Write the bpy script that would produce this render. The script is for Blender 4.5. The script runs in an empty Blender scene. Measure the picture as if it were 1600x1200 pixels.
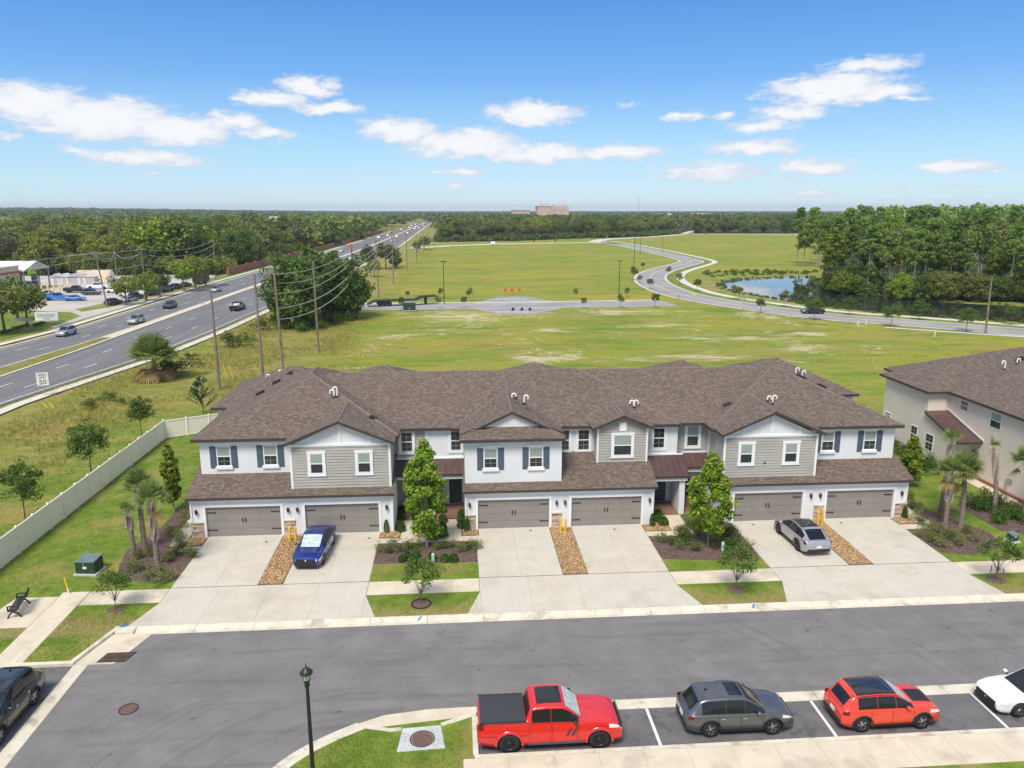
import bpy, math, random
import numpy as np
from mathutils import Vector, Matrix, Euler

scene = bpy.context.scene
col = scene.collection
RNG = random.Random(7)
NR = np.random.default_rng(11)

# ------------------------------------------------------------------ camera
CAM_F, CAM_PITCH, CAM_YAW, CAM_H = 1201.0, 0.2220, 0.0729, 21.35
cam_data = bpy.data.cameras.new("camera")
cam_data.sensor_width = 36.0
cam_data.lens = CAM_F / 1600.0 * 36.0
cam_data.clip_start = 0.5
cam_data.clip_end = 60000.0
camera = bpy.data.objects.new("camera", cam_data)
camera.location = (0, 0, CAM_H)
camera.rotation_euler = (math.pi / 2 - CAM_PITCH, 0, -CAM_YAW)
col.objects.link(camera)
scene.camera = camera

# ------------------------------------------------------------------ light
SUN_EL = math.radians(56.0)
SUN_DIR = Vector((-0.44, -0.90, 0)).normalized() * math.cos(SUN_EL) + Vector((0, 0, math.sin(SUN_EL)))
SUN_ROT = math.atan2(SUN_DIR.x, SUN_DIR.y)
sun_data = bpy.data.lights.new("sun", 'SUN')
sun_data.energy = 2.6
sun_data.angle = math.radians(22.0)
sun_data.color = (1.0, 0.93, 0.80)
sun = bpy.data.objects.new("sun", sun_data)
sun.rotation_euler = SUN_DIR.to_track_quat('Z', 'Y').to_euler()
col.objects.link(sun)

scene.view_settings.view_transform = 'Standard'
scene.view_settings.look = 'None'
scene.view_settings.exposure = 0.69
scene.view_settings.gamma = 1.0
scene.view_settings.use_curve_mapping = False
scene.cycles.max_bounces = 6
scene.cycles.transparent_max_bounces = 8
scene.cycles.volume_bounces = 0
scene.cycles.use_denoising = True


# pixel of the photograph (1600 x 1200) -> real place
def ray(x, y):
    cy, sy, cp, sp = math.cos(CAM_YAW), math.sin(CAM_YAW), math.cos(CAM_PITCH), math.sin(CAM_PITCH)
    fw = Vector((sy * cp, cy * cp, -sp)); r = Vector((cy, -sy, 0)); u = r.cross(fw)
    return fw + r * ((x - 800) / CAM_F) + u * ((600 - y) / CAM_F)


def G(x, y, z=0.0):
    """point of the ground plane z seen at that pixel"""
    d = ray(x, y); t = (z - CAM_H) / d.z
    return Vector((t * d.x, t * d.y, z))


def AT(x, y, Y):
    """point on the upright plane at depth Y"""
    d = ray(x, y); t = Y / d.y
    return Vector((t * d.x, Y, CAM_H + t * d.z))


def stand(x, y, ytop):
    """foot on the ground and height of an upright thing"""
    p = G(x, y)
    return p, max(0.1, AT(x, ytop, p.y).z)


# ------------------------------------------------------------------ node helpers
class NT:
    def __init__(self, tree):
        self.t = tree; self.n = tree.nodes; self.l = tree.links
    def node(self, typ, **kw):
        n = self.n.new(typ)
        for k, v in kw.items(): setattr(n, k, v)
        return n
    def put(self, sock, v):
        if isinstance(v, bpy.types.NodeSocket): self.l.new(v, sock)
        elif v is not None:
            if sock.type == 'RGBA' and hasattr(v, '__len__') and len(v) == 3: v = (*v, 1)
            sock.default_value = v
    def math(self, op, a, b=None, c=None, clamp=False):
        n = self.node('ShaderNodeMath', operation=op, use_clamp=clamp)
        self.put(n.inputs[0], a); self.put(n.inputs[1], b)
        if c is not None: self.put(n.inputs[2], c)
        return n.outputs[0]
    def vmath(self, op, a, b=None):
        n = self.node('ShaderNodeVectorMath', operation=op)
        self.put(n.inputs[0], a)
        if b is not None: self.put(n.inputs[1], b)
        return n.outputs['Value'] if op in ('LENGTH', 'DOT_PRODUCT') else n.outputs[0]
    def mix(self, fac, a, b, mode='MIX'):
        n = self.node('ShaderNodeMix', data_type='RGBA', blend_type=mode)
        self.put(n.inputs[0], fac); self.put(n.inputs[6], a); self.put(n.inputs[7], b)
        return n.outputs[2]
    def noise(self, vec, scale, detail=3.0, rough=0.55, dist=0.0):
        n = self.node('ShaderNodeTexNoise')
        self.put(n.inputs['Vector'], vec); n.inputs['Scale'].default_value = scale
        n.inputs['Detail'].default_value = detail; n.inputs['Roughness'].default_value = rough
        n.inputs['Distortion'].default_value = dist
        return n.outputs['Fac']
    def ss(self, v, lo, hi):
        n = self.node('ShaderNodeMapRange', interpolation_type='SMOOTHSTEP')
        self.put(n.inputs[0], v); n.inputs[1].default_value = lo; n.inputs[2].default_value = hi
        return n.outputs[0]
    def scale(self, vec, s):
        return self.vmath('MULTIPLY', vec, s)
    def obj(self):
        return self.node('ShaderNodeTexCoord').outputs['Object']
    def uv(self):
        return self.node('ShaderNodeTexCoord').outputs['UV']
    def pos(self):
        return self.node('ShaderNodeNewGeometry').outputs['Position']
    def island(self):
        return self.node('ShaderNodeNewGeometry').outputs['Random Per Island']
    def orand(self):
        return self.node('ShaderNodeObjectInfo').outputs['Random']
    def bump(self, h, strength=0.3, dist=0.02):
        n = self.node('ShaderNodeBump')
        n.inputs['Strength'].default_value = strength; n.inputs['Distance'].default_value = dist
        self.put(n.inputs['Height'], h)
        return n.outputs[0]


MATS = {}


def new_mat(name):
    m = bpy.data.materials.new(name); m.use_nodes = True
    nt = NT(m.node_tree); b = m.node_tree.nodes['Principled BSDF']
    MATS[name] = m
    return m, nt, b


def simple(name, c, rough=0.6, metal=0.0, spec=0.5, var=0.0, vscale=3.0, bump=0.0, bscale=40.0, emit=None, coat=0.0):
    m, nt, b = new_mat(name)
    b.inputs['Roughness'].default_value = rough; b.inputs['Metallic'].default_value = metal
    b.inputs['Specular IOR Level'].default_value = spec
    b.inputs['Coat Weight'].default_value = coat
    b.inputs['Coat Roughness'].default_value = 0.04
    if var > 0:
        p = nt.pos()
        f = nt.noise(p, vscale, 5.0, 0.6)
        nt.put(b.inputs['Base Color'], nt.mix(nt.ss(f, 0.3, 0.7), tuple(max(0, x * (1 - var)) for x in c), tuple(min(1, x * (1 + var)) for x in c)))
    else:
        b.inputs['Base Color'].default_value = (*c, 1)
    if bump > 0:
        nt.put(b.inputs['Normal'], nt.bump(nt.noise(nt.pos(), bscale, 4.0), bump, 0.02))
    if emit:
        b.inputs['Emission Color'].default_value = (*emit, 1); b.inputs['Emission Strength'].default_value = 1.0
    return m


# ------------------------------------------------------------------ sky
world = bpy.data.worlds.new("World"); scene.world = world; world.use_nodes = True
wt = NT(world.node_tree)
bg = world.node_tree.nodes['Background']
sky = wt.node('ShaderNodeTexSky', sky_type='NISHITA')
sky.sun_disc = False
sky.sun_elevation = SUN_EL; sky.sun_rotation = SUN_ROT
sky.altitude = 0.0; sky.air_density = 1.0; sky.dust_density = 0.0; sky.ozone_density = 3.5
hs = wt.node('ShaderNodeHueSaturation'); hs.inputs['Saturation'].default_value = 1.18; hs.inputs['Value'].default_value = 1.0
wt.put(hs.inputs['Color'], sky.outputs[0])
wdir = wt.node('ShaderNodeTexCoord').outputs['Generated']
sep = wt.node('ShaderNodeSeparateXYZ'); wt.put(sep.inputs[0], wdir)
az = wt.math('ARCTAN2', sep.outputs[0], sep.outputs[1])
el = wt.math('ARCSINE', sep.outputs[2])
cmb = wt.node('ShaderNodeCombineXYZ'); wt.put(cmb.inputs[0], az); wt.put(cmb.inputs[1], el)
# warp the coordinates so that the cloud outlines billow
wv = wt.scale(cmb.outputs[0], (26.0, 58.0, 1.0))
nz = wt.node('ShaderNodeTexNoise'); wt.put(nz.inputs['Vector'], wv); nz.inputs['Scale'].default_value = 1.0
nz.inputs['Detail'].default_value = 5.0; nz.inputs['Roughness'].default_value = 0.6
wob = wt.vmath('SUBTRACT', nz.outputs['Color'], (0.5, 0.5, 0.5))
ae = wt.vmath('ADD', cmb.outputs[0], wt.scale(wob, (0.060, 0.022, 0.0)))


def ae_of(px, py):
    d = ray(px, py).normalized()
    return math.atan2(d.x, d.y), math.asin(d.z)


CLOUDS = [(40, 160, 120, 34, 1), (150, 185, 150, 36, 1), (270, 203, 110, 26, 1), (365, 190, 55, 16, .9), (415, 209, 55, 11, .8), (20, 214, 40, 10, .5),
          (230, 247, 105, 14, .8), (120, 235, 50, 9, .55), (235, 274, 36, 5, .45), (478, 134, 58, 18, .9), (425, 155, 58, 14, .95), (515, 169, 62, 11, .9),
          (625, 205, 65, 20, 1), (725, 226, 105, 25, 1), (845, 240, 95, 17, 1), (965, 239, 85, 13, .95), (830, 177, 80, 20, 1), (716, 267, 52, 8, .75), (718, 290, 22, 5, .6),
          (570, 273, 42, 5, .35), (1355, 101, 78, 14, .75), (1300, 138, 120, 27, 1), (1390, 143, 62, 14, .9), (1245, 176, 75, 15, .8), (1190, 197, 60, 11, .7), (1415, 157, 42, 6, .6),
          (1068, 183, 42, 9, .75), (1125, 180, 20, 10, .75), (985, 165, 24, 6, .4), (1175, 231, 85, 14, .9), (1110, 268, 105, 18, .7), (1272, 261, 70, 14, .9),
          (1268, 302, 42, 7, .8), (1490, 260, 72, 11, .85), (1562, 264, 22, 5, .6), (1390, 295, 30, 5, .5), (1510, 292, 60, 6, .4), (1215, 284, 22, 5, .45)]
ell = []
for (px, py, rx, ry, amp) in CLOUDS:
    a0, e0 = ae_of(px, py); a1, e1 = ae_of(px + rx, py); a2, e2 = ae_of(px, py - ry)
    ell.append((a0, e0, abs(a1 - a0) * 1.25, abs(e2 - e0) * 1.35, amp))
best = None
for (a0, e0, ra, re, amp) in ell:
    d = wt.vmath('LENGTH', wt.scale(wt.vmath('SUBTRACT', ae, (a0, e0, 0)), (1 / ra, 1 / re, 0)))
    v = wt.math('MULTIPLY', wt.math('SUBTRACT', 1.0, d), amp)
    best = v if best is None else wt.math('MAXIMUM', best, v)
fine = wt.noise(wt.scale(cmb.outputs[0], (48.0, 120.0, 1.0)), 1.0, 8.0, 0.66)
dens = wt.math('ADD', best, wt.math('MULTIPLY', wt.math('SUBTRACT', fine, 0.5), 0.95))
cmask = wt.math('MULTIPLY', wt.ss(dens, 0.05, 0.50), 0.95)
# thicker cloud overhead and outside the view, put in to whiten the ambient light
hz_ = wt.math('ADD', wt.math('MAXIMUM', sep.outputs[2], 0.0), 0.16)
cp_ = wt.node('ShaderNodeCombineXYZ'); wt.put(cp_.inputs[0], wt.math('DIVIDE', sep.outputs[0], hz_)); wt.put(cp_.inputs[1], wt.math('DIVIDE', sep.outputs[1], hz_))
over = wt.ss(wt.noise(cp_.outputs[0], 1.3, 4.0, .55), .38, .54)
rest = wt.math('MAXIMUM', wt.ss(el, .27, .42), wt.math('MAXIMUM', wt.ss(az, .80, .95), wt.ss(az, -.66, -.80)))
cmask = wt.math('MAXIMUM', cmask, wt.math('MULTIPLY', wt.math('MULTIPLY', over, rest), .9))
cloudcol = wt.mix(wt.ss(wt.math('ADD', dens, wt.math('MULTIPLY', wt.math('SUBTRACT', nz.outputs['Fac'], .5), .8)), 0.15, 0.75), (4.4, 4.75, 5.45), (6.1, 6.1, 6.2))
# clear-air colour by height above the horizon, the same all round
rp_ = wt.node('ShaderNodeValToRGB'); wt.put(rp_.inputs[0], wt.math('DIVIDE', el, 1.5708, clamp=True))
for i_, (q_, c_) in enumerate(((0.0, (.56, .78, .96)), (.045, (.40, .69, .98)), (.10, (.155, .42, .90)), (.17, (.055, .245, .74)), (.5, (.026, .14, .52)), (1.0, (.022, .11, .45)))):
    e_ = rp_.color_ramp.elements[i_] if i_ < 2 else rp_.color_ramp.elements.new(q_)
    e_.position = q_; e_.color = (*c_, 1)
grad = wt.vmath('SCALE', rp_.outputs[0]); grad.node.inputs['Scale'].default_value = 6.1
clear = wt.mix(0.78, hs.outputs[0], grad)
skymix = wt.mix(cmask, clear, cloudcol)
wt.put(bg.inputs['Color'], skymix)
world.cycles.sampling_method = 'MANUAL'; world.cycles.sample_map_resolution = 512
bg.inputs['Strength'].default_value = 0.1

# ------------------------------------------------------------------ mesh helpers
def tag(o, label=None, cat=None, group=None, kind=None):
    if label: o['label'] = label
    if cat: o['category'] = cat
    if group: o['group'] = group
    if kind: o['kind'] = kind
    return o


def empty(name, loc=(0, 0, 0), rz=0.0, label=None, cat=None, group=None):
    o = bpy.data.objects.new(name, None); o.empty_display_size = 0.3
    o.location = loc; o.rotation_euler = (0, 0, rz); col.objects.link(o)
    return tag(o, label, cat, group)


def link(name, mesh, parent=None, kind=None):
    o = bpy.data.objects.new(name, mesh); col.objects.link(o)
    if parent is not None: o.parent = parent
    if kind: o['kind'] = kind
    return o


def mesh_np(name, verts, faces, mat, smooth=False, uvs=None):
    """verts (N,3), faces (M,k) arrays with the same k"""
    v = np.asarray(verts, np.float32); f = np.asarray(faces, np.int32)
    me = bpy.data.meshes.new(name)
    k = f.shape[1]
    me.vertices.add(len(v)); me.vertices.foreach_set('co', v.ravel())
    me.loops.add(f.size); me.loops.foreach_set('vertex_index', f.ravel())
    me.polygons.add(len(f))
    me.polygons.foreach_set('loop_start', np.arange(0, f.size, k, dtype=np.int32))
    me.polygons.foreach_set('loop_total', np.full(len(f), k, np.int32))
    if smooth: me.polygons.foreach_set('use_smooth', np.ones(len(f), bool))
    me.update(calc_edges=True)
    me.validate()
    me.materials.append(MATS[mat] if isinstance(mat, str) else mat)
    return me


class MB:
    """collects shapes for one mesh object"""
    def __init__(self):
        self.v = []; self.f = []; self.sm = []
    def add(self, vs, fs, smooth=False):
        o = len(self.v); self.v += [tuple(p) for p in vs]
        for f in fs:
            self.f.append(tuple(i + o for i in f)); self.sm.append(smooth)
        return self
    def box(self, x0, x1, y0, y1, z0, z1):
        vs = [(x, y, z) for x in (x0, x1) for y in (y0, y1) for z in (z0, z1)]
        return self.add(vs, [(0, 1, 3, 2), (4, 6, 7, 5), (0, 4, 5, 1), (2, 3, 7, 6), (0, 2, 6, 4), (1, 5, 7, 3)])
    def obox(self, c, dx, dy, dz, M):
        """oriented box: half sizes along the columns of M"""
        vs = [Vector(c) + M @ Vector((sx * dx, sy * dy, sz * dz)) for sx in (-1, 1) for sy in (-1, 1) for sz in (-1, 1)]
        return self.add(vs, [(0, 1, 3, 2), (4, 6, 7, 5), (0, 4, 5, 1), (2, 3, 7, 6), (0, 2, 6, 4), (1, 5, 7, 3)])
    def tube(self, p0, p1, r0, r1=None, n=8, caps=True, smooth=True):
        p0 = Vector(p0); p1 = Vector(p1); r1 = r0 if r1 is None else r1
        d = (p1 - p0).normalized(); a = d.orthogonal().normalized(); b = d.cross(a)
        vs = []
        for p, r in ((p0, r0), (p1, r1)):
            for i in range(n):
                t = 2 * math.pi * i / n
                vs.append(p + a * (r * math.cos(t)) + b * (r * math.sin(t)))
        self.add(vs, [(i, (i + 1) % n, n + (i + 1) % n, n + i) for i in range(n)], smooth)
        if caps:
            self.add(vs[:n], [tuple(range(n - 1, -1, -1))]); self.add(vs[n:], [tuple(range(n))])
        return self
    def path(self, pts, rad, n=6, caps=True, smooth=True):
        pts = [Vector(p) for p in pts]; rads = rad if hasattr(rad, '__len__') else [rad] * len(pts)
        rings = []; a = None
        for i, p in enumerate(pts):
            d = (pts[min(i + 1, len(pts) - 1)] - pts[max(i - 1, 0)]).normalized()
            a = d.orthogonal().normalized() if a is None else (a - d * a.dot(d)).normalized()
            b = d.cross(a)
            rings += [p + a * (rads[i] * math.cos(2 * math.pi * k / n)) + b * (rads[i] * math.sin(2 * math.pi * k / n)) for k in range(n)]
        fs = [(i * n + k, i * n + (k + 1) % n, (i + 1) * n + (k + 1) % n, (i + 1) * n + k) for i in range(len(pts) - 1) for k in range(n)]
        self.add(rings, fs, smooth)
        if caps:
            self.add(rings[:n], [tuple(range(n - 1, -1, -1))]); self.add(rings[-n:], [tuple(range(n))])
        return self
    def lathe(self, prof, c=(0, 0, 0), n=16, smooth=True, axis='z'):
        vs = []
        for (r, h) in prof:
            for k in range(n):
                t = 2 * math.pi * k / n; x, y = r * math.cos(t), r * math.sin(t)
                p = (x, y, h) if axis == 'z' else ((x, h, y) if axis == 'y' else (h, x, y))
                vs.append((p[0] + c[0], p[1] + c[1], p[2] + c[2]))
        fs = [(i * n + k, i * n + (k + 1) % n, (i + 1) * n + (k + 1) % n, (i + 1) * n + k) for i in range(len(prof) - 1) for k in range(n)]
        return self.add(vs, fs, smooth)
    def grid(self, rows, smooth=True, close=False):
        """rows: list of equal length point lists"""
        m = len(rows[0]); vs = [p for r in rows for p in r]
        fs = [(i * m + k, i * m + k + 1, (i + 1) * m + k + 1, (i + 1) * m + k) for i in range(len(rows) - 1) for k in range(m - 1)]
        return self.add(vs, fs, smooth)
    def prism(self, poly, z0, z1):
        """upright prism over a 2-D polygon"""
        n = len(poly)
        vs = [(p[0], p[1], z0) for p in poly] + [(p[0], p[1], z1) for p in poly]
        fs = [tuple(range(n - 1, -1, -1)), tuple(range(n, 2 * n))] + [(i, (i + 1) % n, n + (i + 1) % n, n + i) for i in range(n)]
        return self.add(vs, fs)
    def ext(self, poly, n, d):
        """extrude a 3-D polygon by d along n"""
        n = Vector(n) * d; k = len(poly)
        vs = [Vector(p) for p in poly] + [Vector(p) + n for p in poly]
        fs = [tuple(range(k - 1, -1, -1)), tuple(range(k, 2 * k))] + [(i, (i + 1) % k, k + (i + 1) % k, k + i) for i in range(k)]
        return self.add(vs, fs)
    def mesh(self, name, mat, uv=False):
        me = bpy.data.meshes.new(name)
        me.from_pydata([tuple(p) for p in self.v], [], self.f)
        me.polygons.foreach_set('use_smooth', self.sm)
        me.update()
        import bmesh
        bm = bmesh.new(); bm.from_mesh(me); bmesh.ops.recalc_face_normals(bm, faces=bm.faces); bm.to_mesh(me); bm.free()
        me.materials.append(MATS[mat])
        if uv:
            lay = me.uv_layers.new(name='UVMap')
            for p in me.polygons:
                n = p.normal
                t = Vector((0, 0, 1)).cross(n)
                t = t.normalized() if t.length > 1e-3 else Vector((1, 0, 0))
                s = n.cross(t)
                for li in p.loop_indices:
                    co = me.vertices[me.loops[li].vertex_index].co
                    lay.data[li].uv = (co.dot(t), co.dot(s))
        return me
    def build(self, name, mat, parent=None, uv=False, kind=None):
        return link(name, self.mesh(name, mat, uv), parent, kind)


def copy_tree(o, parent=None):
    c = o.copy(); col.objects.link(c); c.parent = parent
    for ch in list(KIDS.get(o.name, [])) or [x for x in o.children]:
        copy_tree(ch, c)
    return c


KIDS = {}
# ------------------------------------------------------------------ materials
def m_surface(name, c1, c2, scale, rough=0.85, c3=None, s3=None, bump=0.15, bscale=60.0, stretch=(1, 1, 1), spec=0.3, lo=.35, hi=.65, fine=0.12):
    """two mottled tones plus an optional large third one, in metres"""
    m, nt, b = new_mat(name)
    p = nt.scale(nt.pos(), stretch)
    c = nt.mix(nt.ss(nt.noise(p, scale, 6.0, 0.62), lo, hi), c1, c2)
    if c3: c = nt.mix(nt.ss(nt.noise(p, s3, 4.0, 0.6), 0.52, 0.68), c, c3)
    if fine:
        g = nt.noise(nt.pos(), bscale, 2.0, 0.7)
        c = nt.mix(1.0, c, nt.mix(nt.ss(g, .25, .75), (1 - fine * 2,) * 3, (1 + fine, 1 + fine, 1 + fine)), 'MULTIPLY')
    nt.put(b.inputs['Base Color'], c)
    b.inputs['Roughness'].default_value = rough; b.inputs['Specular IOR Level'].default_value = spec
    if bump: nt.put(b.inputs['Normal'], nt.bump(nt.noise(nt.pos(), bscale, 4.0), bump, 0.03))
    return m


# asphalt of the lane in front: mottled, with sweeping tyre streaks round the bend
m, nt, b = new_mat('asphalt')
p = nt.pos()
ctr = nt.vmath('SUBTRACT', p, (-4.2, 22.5, 0))
rad = nt.vmath('LENGTH', nt.scale(ctr, (1, 1, 0)))
wob_ = nt.noise(p, 0.35, 3.0)
rr = nt.math('ADD', rad, nt.math('MULTIPLY', wob_, 0.8))
cv = nt.node('ShaderNodeCombineXYZ'); nt.put(cv.inputs[0], rr)
streak = nt.noise(cv.outputs[0], 2.4, 4.0, 0.7)
smask = nt.math('MULTIPLY', nt.ss(nt.noise(p, 0.13, 2.0), 0.36, 0.58), 1.0)
base = nt.mix(nt.ss(nt.noise(p, 0.5, 6.0, 0.65), .3, .7), (0.172, 0.165, 0.166), (0.215, 0.205, 0.205))
base = nt.mix(nt.math('MULTIPLY', nt.math('MULTIPLY', nt.ss(streak, .5, .68), .5), smask), base, (0.088, 0.084, 0.086))
lng = nt.noise(nt.scale(p, (0.12, 1.6, 1)), 1.0, 3.0)
base = nt.mix(nt.math('MULTIPLY', nt.ss(lng, .50, .70), 0.45), base, (0.125, 0.12, 0.121))
base = nt.mix(nt.math('MULTIPLY', nt.ss(nt.noise(nt.vmath('ADD', p, (31, 7, 0)), .22, 5.0, .65), .52, .66), .5), base, (.245, .235, .232))
spk = nt.ss(nt.noise(p, 55.0, 2.0, 0.8), .3, .72)
base = nt.mix(1.0, base, nt.mix(spk, (.72, .72, .72), (1.2, 1.2, 1.2)), 'MULTIPLY')
oil = nt.ss(nt.noise(p, 1.9, 2.0, .5), .70, .76)
base = nt.mix(nt.math('MULTIPLY', oil, .5), base, (.05, .05, .055))
nt.put(b.inputs['Base Color'], base); b.inputs['Roughness'].default_value = 0.9
b.inputs['Specular IOR Level'].default_value = 0.25
nt.put(b.inputs['Normal'], nt.bump(nt.noise(p, 45.0, 3.0), 0.25, 0.02))

m_surface('asphalt_bay', (0.135, 0.128, 0.132), (0.17, 0.162, 0.165), 0.9, c3=(0.10, 0.096, 0.10), s3=1.4, bscale=55, fine=.15)
m_surface('asphalt_highway', (0.15, 0.147, 0.155), (0.195, 0.19, 0.195), 0.4, stretch=(2.2, 0.06, 1), bscale=12, fine=.08, bump=.1)
m_surface('asphalt_far', (0.27, 0.26, 0.265), (0.34, 0.33, 0.33), 0.12, bscale=6, fine=.05, bump=0)
m_surface('lot_paving', (0.42, 0.39, 0.36), (0.52, 0.48, 0.44), 0.08, bscale=4, fine=.05, bump=0)

# concrete: warm on the left drive, greyer on the others, so each slab takes its own tone
m, nt, b = new_mat('concrete')
p = nt.pos(); rnd = nt.orand()
c = nt.mix(nt.ss(nt.noise(p, 0.7, 6.0, .65), .3, .7), (0.50, 0.45, 0.365), (0.585, 0.535, 0.445))
c = nt.mix(nt.math('MULTIPLY', rnd, 0.6), c, (0.54, 0.52, 0.475))
c = nt.mix(nt.math('MULTIPLY', nt.ss(nt.noise(p, 0.33, 4.0), .54, .74), .6), c, (0.41, 0.375, 0.29))
c = nt.mix(nt.math('MULTIPLY', nt.ss(nt.noise(nt.scale(p, (2.5, .5, 1)), 1.5, 6.0), .52, .72), .4), c, (0.43, 0.40, 0.345))
gr = nt.ss(nt.noise(p, 30.0, 3.0, .7), .25, .75)
c = nt.mix(1.0, c, nt.mix(gr, (.93, .93, .93), (1.05, 1.05, 1.05)), 'MULTIPLY')
nt.put(b.inputs['Base Color'], c); b.inputs['Roughness'].default_value = 0.88; b.inputs['Specular IOR Level'].default_value = .25
nt.put(b.inputs['Normal'], nt.bump(nt.noise(p, 35.0, 3.0), .12, .01))
m_surface('concrete_walk', (0.582, 0.510, 0.391), (0.655, 0.580, 0.456), 0.8, c3=(0.489, 0.430, 0.335), s3=.5, bscale=28, fine=.04, bump=.1)
m_surface('concrete_kerb', (0.577, 0.530, 0.423), (0.680, 0.630, 0.517), 0.9, c3=(0.433, 0.390, 0.310), s3=1.1, bscale=25, fine=.05, bump=.1)
m_surface('concrete_grey', (0.48, 0.49, 0.49), (0.56, 0.57, 0.57), 1.2, bscale=25, fine=.04, bump=.1)
m_surface('joint_dark', (0.14, 0.12, 0.09), (0.2, 0.18, 0.14), 3.0, bscale=20)
m_surface('far_walk', (0.56, 0.53, 0.47), (0.63, 0.60, 0.53), .3, bscale=5, bump=0, fine=.03)


def m_grass(name, dark, mid, dry, s1=1.2, s2=0.22, lo=.5, hi=.72, blade=30.0, sand=None):
    m, nt, b = new_mat(name)
    p = nt.pos()
    c = nt.mix(nt.ss(nt.noise(p, s1, 6.0, .68), .32, .68), dark, mid)
    c = nt.mix(nt.math('MULTIPLY', nt.ss(nt.noise(p, s2, 6.0, .62, .6), lo, hi), .8), c, dry)
    g = nt.noise(nt.scale(p, (1, 1.0, 1)), blade, 3.0, .75)
    c = nt.mix(1.0, c, nt.mix(nt.ss(g, .28, .72), (.55, .6, .5), (1.32, 1.28, 1.2)), 'MULTIPLY')
    if sand: c = sand(nt, p, c)
    if name == 'lawn':      # scorched strip beside the hot kerb
        yy_ = nt.node('ShaderNodeSeparateXYZ'); nt.put(yy_.inputs[0], p)
        sc_ = nt.math('ADD', yy_.outputs[1], nt.math('MULTIPLY', nt.math('SUBTRACT', nt.noise(p, .8, 5.0, .7), .5), 4.5))
        c = nt.mix(nt.math('MULTIPLY', nt.math('MULTIPLY', nt.ss(sc_, 39.6, 38.2), nt.ss(yy_.outputs[1], 37.0, 37.6)), .75), c, nt.mix(nt.ss(g, .3, .7), (.22, .16, .07), (.40, .30, .15)))
    nt.put(b.inputs['Base Color'], c); b.inputs['Roughness'].default_value = .95; b.inputs['Specular IOR Level'].default_value = .1
    nt.put(b.inputs['Normal'], nt.bump(g, .5, .06))
    return m


m_grass('lawn', (0.115, 0.178, 0.028), (0.195, 0.272, 0.046), (0.34, 0.275, 0.11), s1=1.1, s2=.28, lo=.46, hi=.70)
m_grass('lawn_side', (0.112, 0.177, 0.040), (0.194, 0.263, 0.062), (0.312, 0.281, 0.138), s1=.8, s2=.16, lo=.48, hi=.75)
m_grass('verge', (0.156, 0.202, 0.044), (0.247, 0.260, 0.072), (0.377, 0.280, 0.137), s1=.6, s2=.12, lo=.40, hi=.66, blade=12)
m_grass('median_grass', (0.16, 0.18, 0.045), (0.24, 0.23, 0.07), (0.31, 0.26, 0.12), s1=.5, s2=.1, blade=8)


def sandy(nt, p, c):
    sx = nt.node('ShaderNodeSeparateXYZ'); nt.put(sx.inputs[0], p)
    near = nt.math('MULTIPLY', nt.ss(sx.outputs[1], 205.0, 150.0), nt.ss(sx.outputs[1], 70.0, 84.0))
    st = nt.scale(p, (0.55, 0.6, 1))
    n1 = nt.noise(st, 0.085, 7.0, .66, .8); n2 = nt.noise(p, 0.6, 4.0, .7)
    xr = nt.math('MULTIPLY', nt.ss(sx.outputs[0], -32.0, -5.0), nt.ss(sx.outputs[0], 95.0, 60.0))
    v = nt.math('ADD', n1, nt.math('MULTIPLY', nt.math('SUBTRACT', n2, .5), .38))
    msk = nt.math('MULTIPLY', nt.math('MULTIPLY', nt.ss(v, .555, .69), near), xr)
    # bare strip beside the turning circle
    def blob(cx, cy, rx, ry):
        d = nt.vmath('LENGTH', nt.scale(nt.vmath('SUBTRACT', p, (cx, cy, 0)), (1 / rx, 1 / ry, 0)))
        return nt.ss(nt.math('ADD', d, nt.math('MULTIPLY', nt.math('SUBTRACT', nt.noise(nt.scale(p, (.45, 1.3, 1)), .30, 7.0, .72), .5), 5.5)), 0.75, -0.35)
    for q in ((34, 165, 20, 8), (0, 160, 15, 15), (40, 144, 11, 5), (48, 128, 15, 5), (18, 139, 9, 3.5), (12, 112, 11, 4), (36, 112, 13, 5), (56, 118, 8, 4), (-8, 103, 8, 3.5), (62, 132, 9, 4)):
        msk = nt.math('MAXIMUM', msk, blob(*q))
    c = nt.mix(nt.math('MULTIPLY', msk, .85), c, nt.mix(n2, (.46, .37, .25), (.68, .60, .47)))
    return c


m, nt, b = new_mat('field')
p = nt.pos()
ps = nt.scale(p, (.5, 1.0, 1))
c = nt.mix(nt.ss(nt.noise(ps, .10, 6.0, .66), .33, .67), (0.155, 0.232, 0.034), (0.265, 0.292, 0.048))
c = nt.mix(nt.math('MULTIPLY', nt.ss(nt.noise(ps, .03, 5.0, .6), .45, .68), .7), c, (0.39, 0.31, 0.045))
c = nt.mix(nt.math('MULTIPLY', nt.ss(nt.noise(p, .33, 6.0, .72), .52, .72), .55), c, (0.135, 0.16, 0.034))
sxy = nt.node('ShaderNodeSeparateXYZ'); nt.put(sxy.inputs[0], p)
nzv = nt.math('MULTIPLY', nt.math('SUBTRACT', nt.noise(p, .07, 6.0, .65), .5), 26.0)
vm = nt.ss(nt.math('ADD', sxy.outputs[0], nzv), -15.0, -24.0)
vg = nt.mix(nt.ss(nt.noise(p, .55, 6.0, .68), .33, .67), (0.175, 0.205, 0.042), (0.27, 0.265, 0.065))
vg = nt.mix(nt.math('MULTIPLY', nt.ss(nt.noise(p, .11, 6.0, .62, .6), .46, .66), .85), vg, (0.40, 0.285, 0.135))
vg = nt.mix(nt.math('MULTIPLY', nt.ss(nt.noise(nt.vmath('ADD', p, (40, 9, 0)), .16, 5.0, .6), .55, .68), .7), vg, (0.10, 0.15, 0.03))
c = nt.mix(vm, c, vg)
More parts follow.
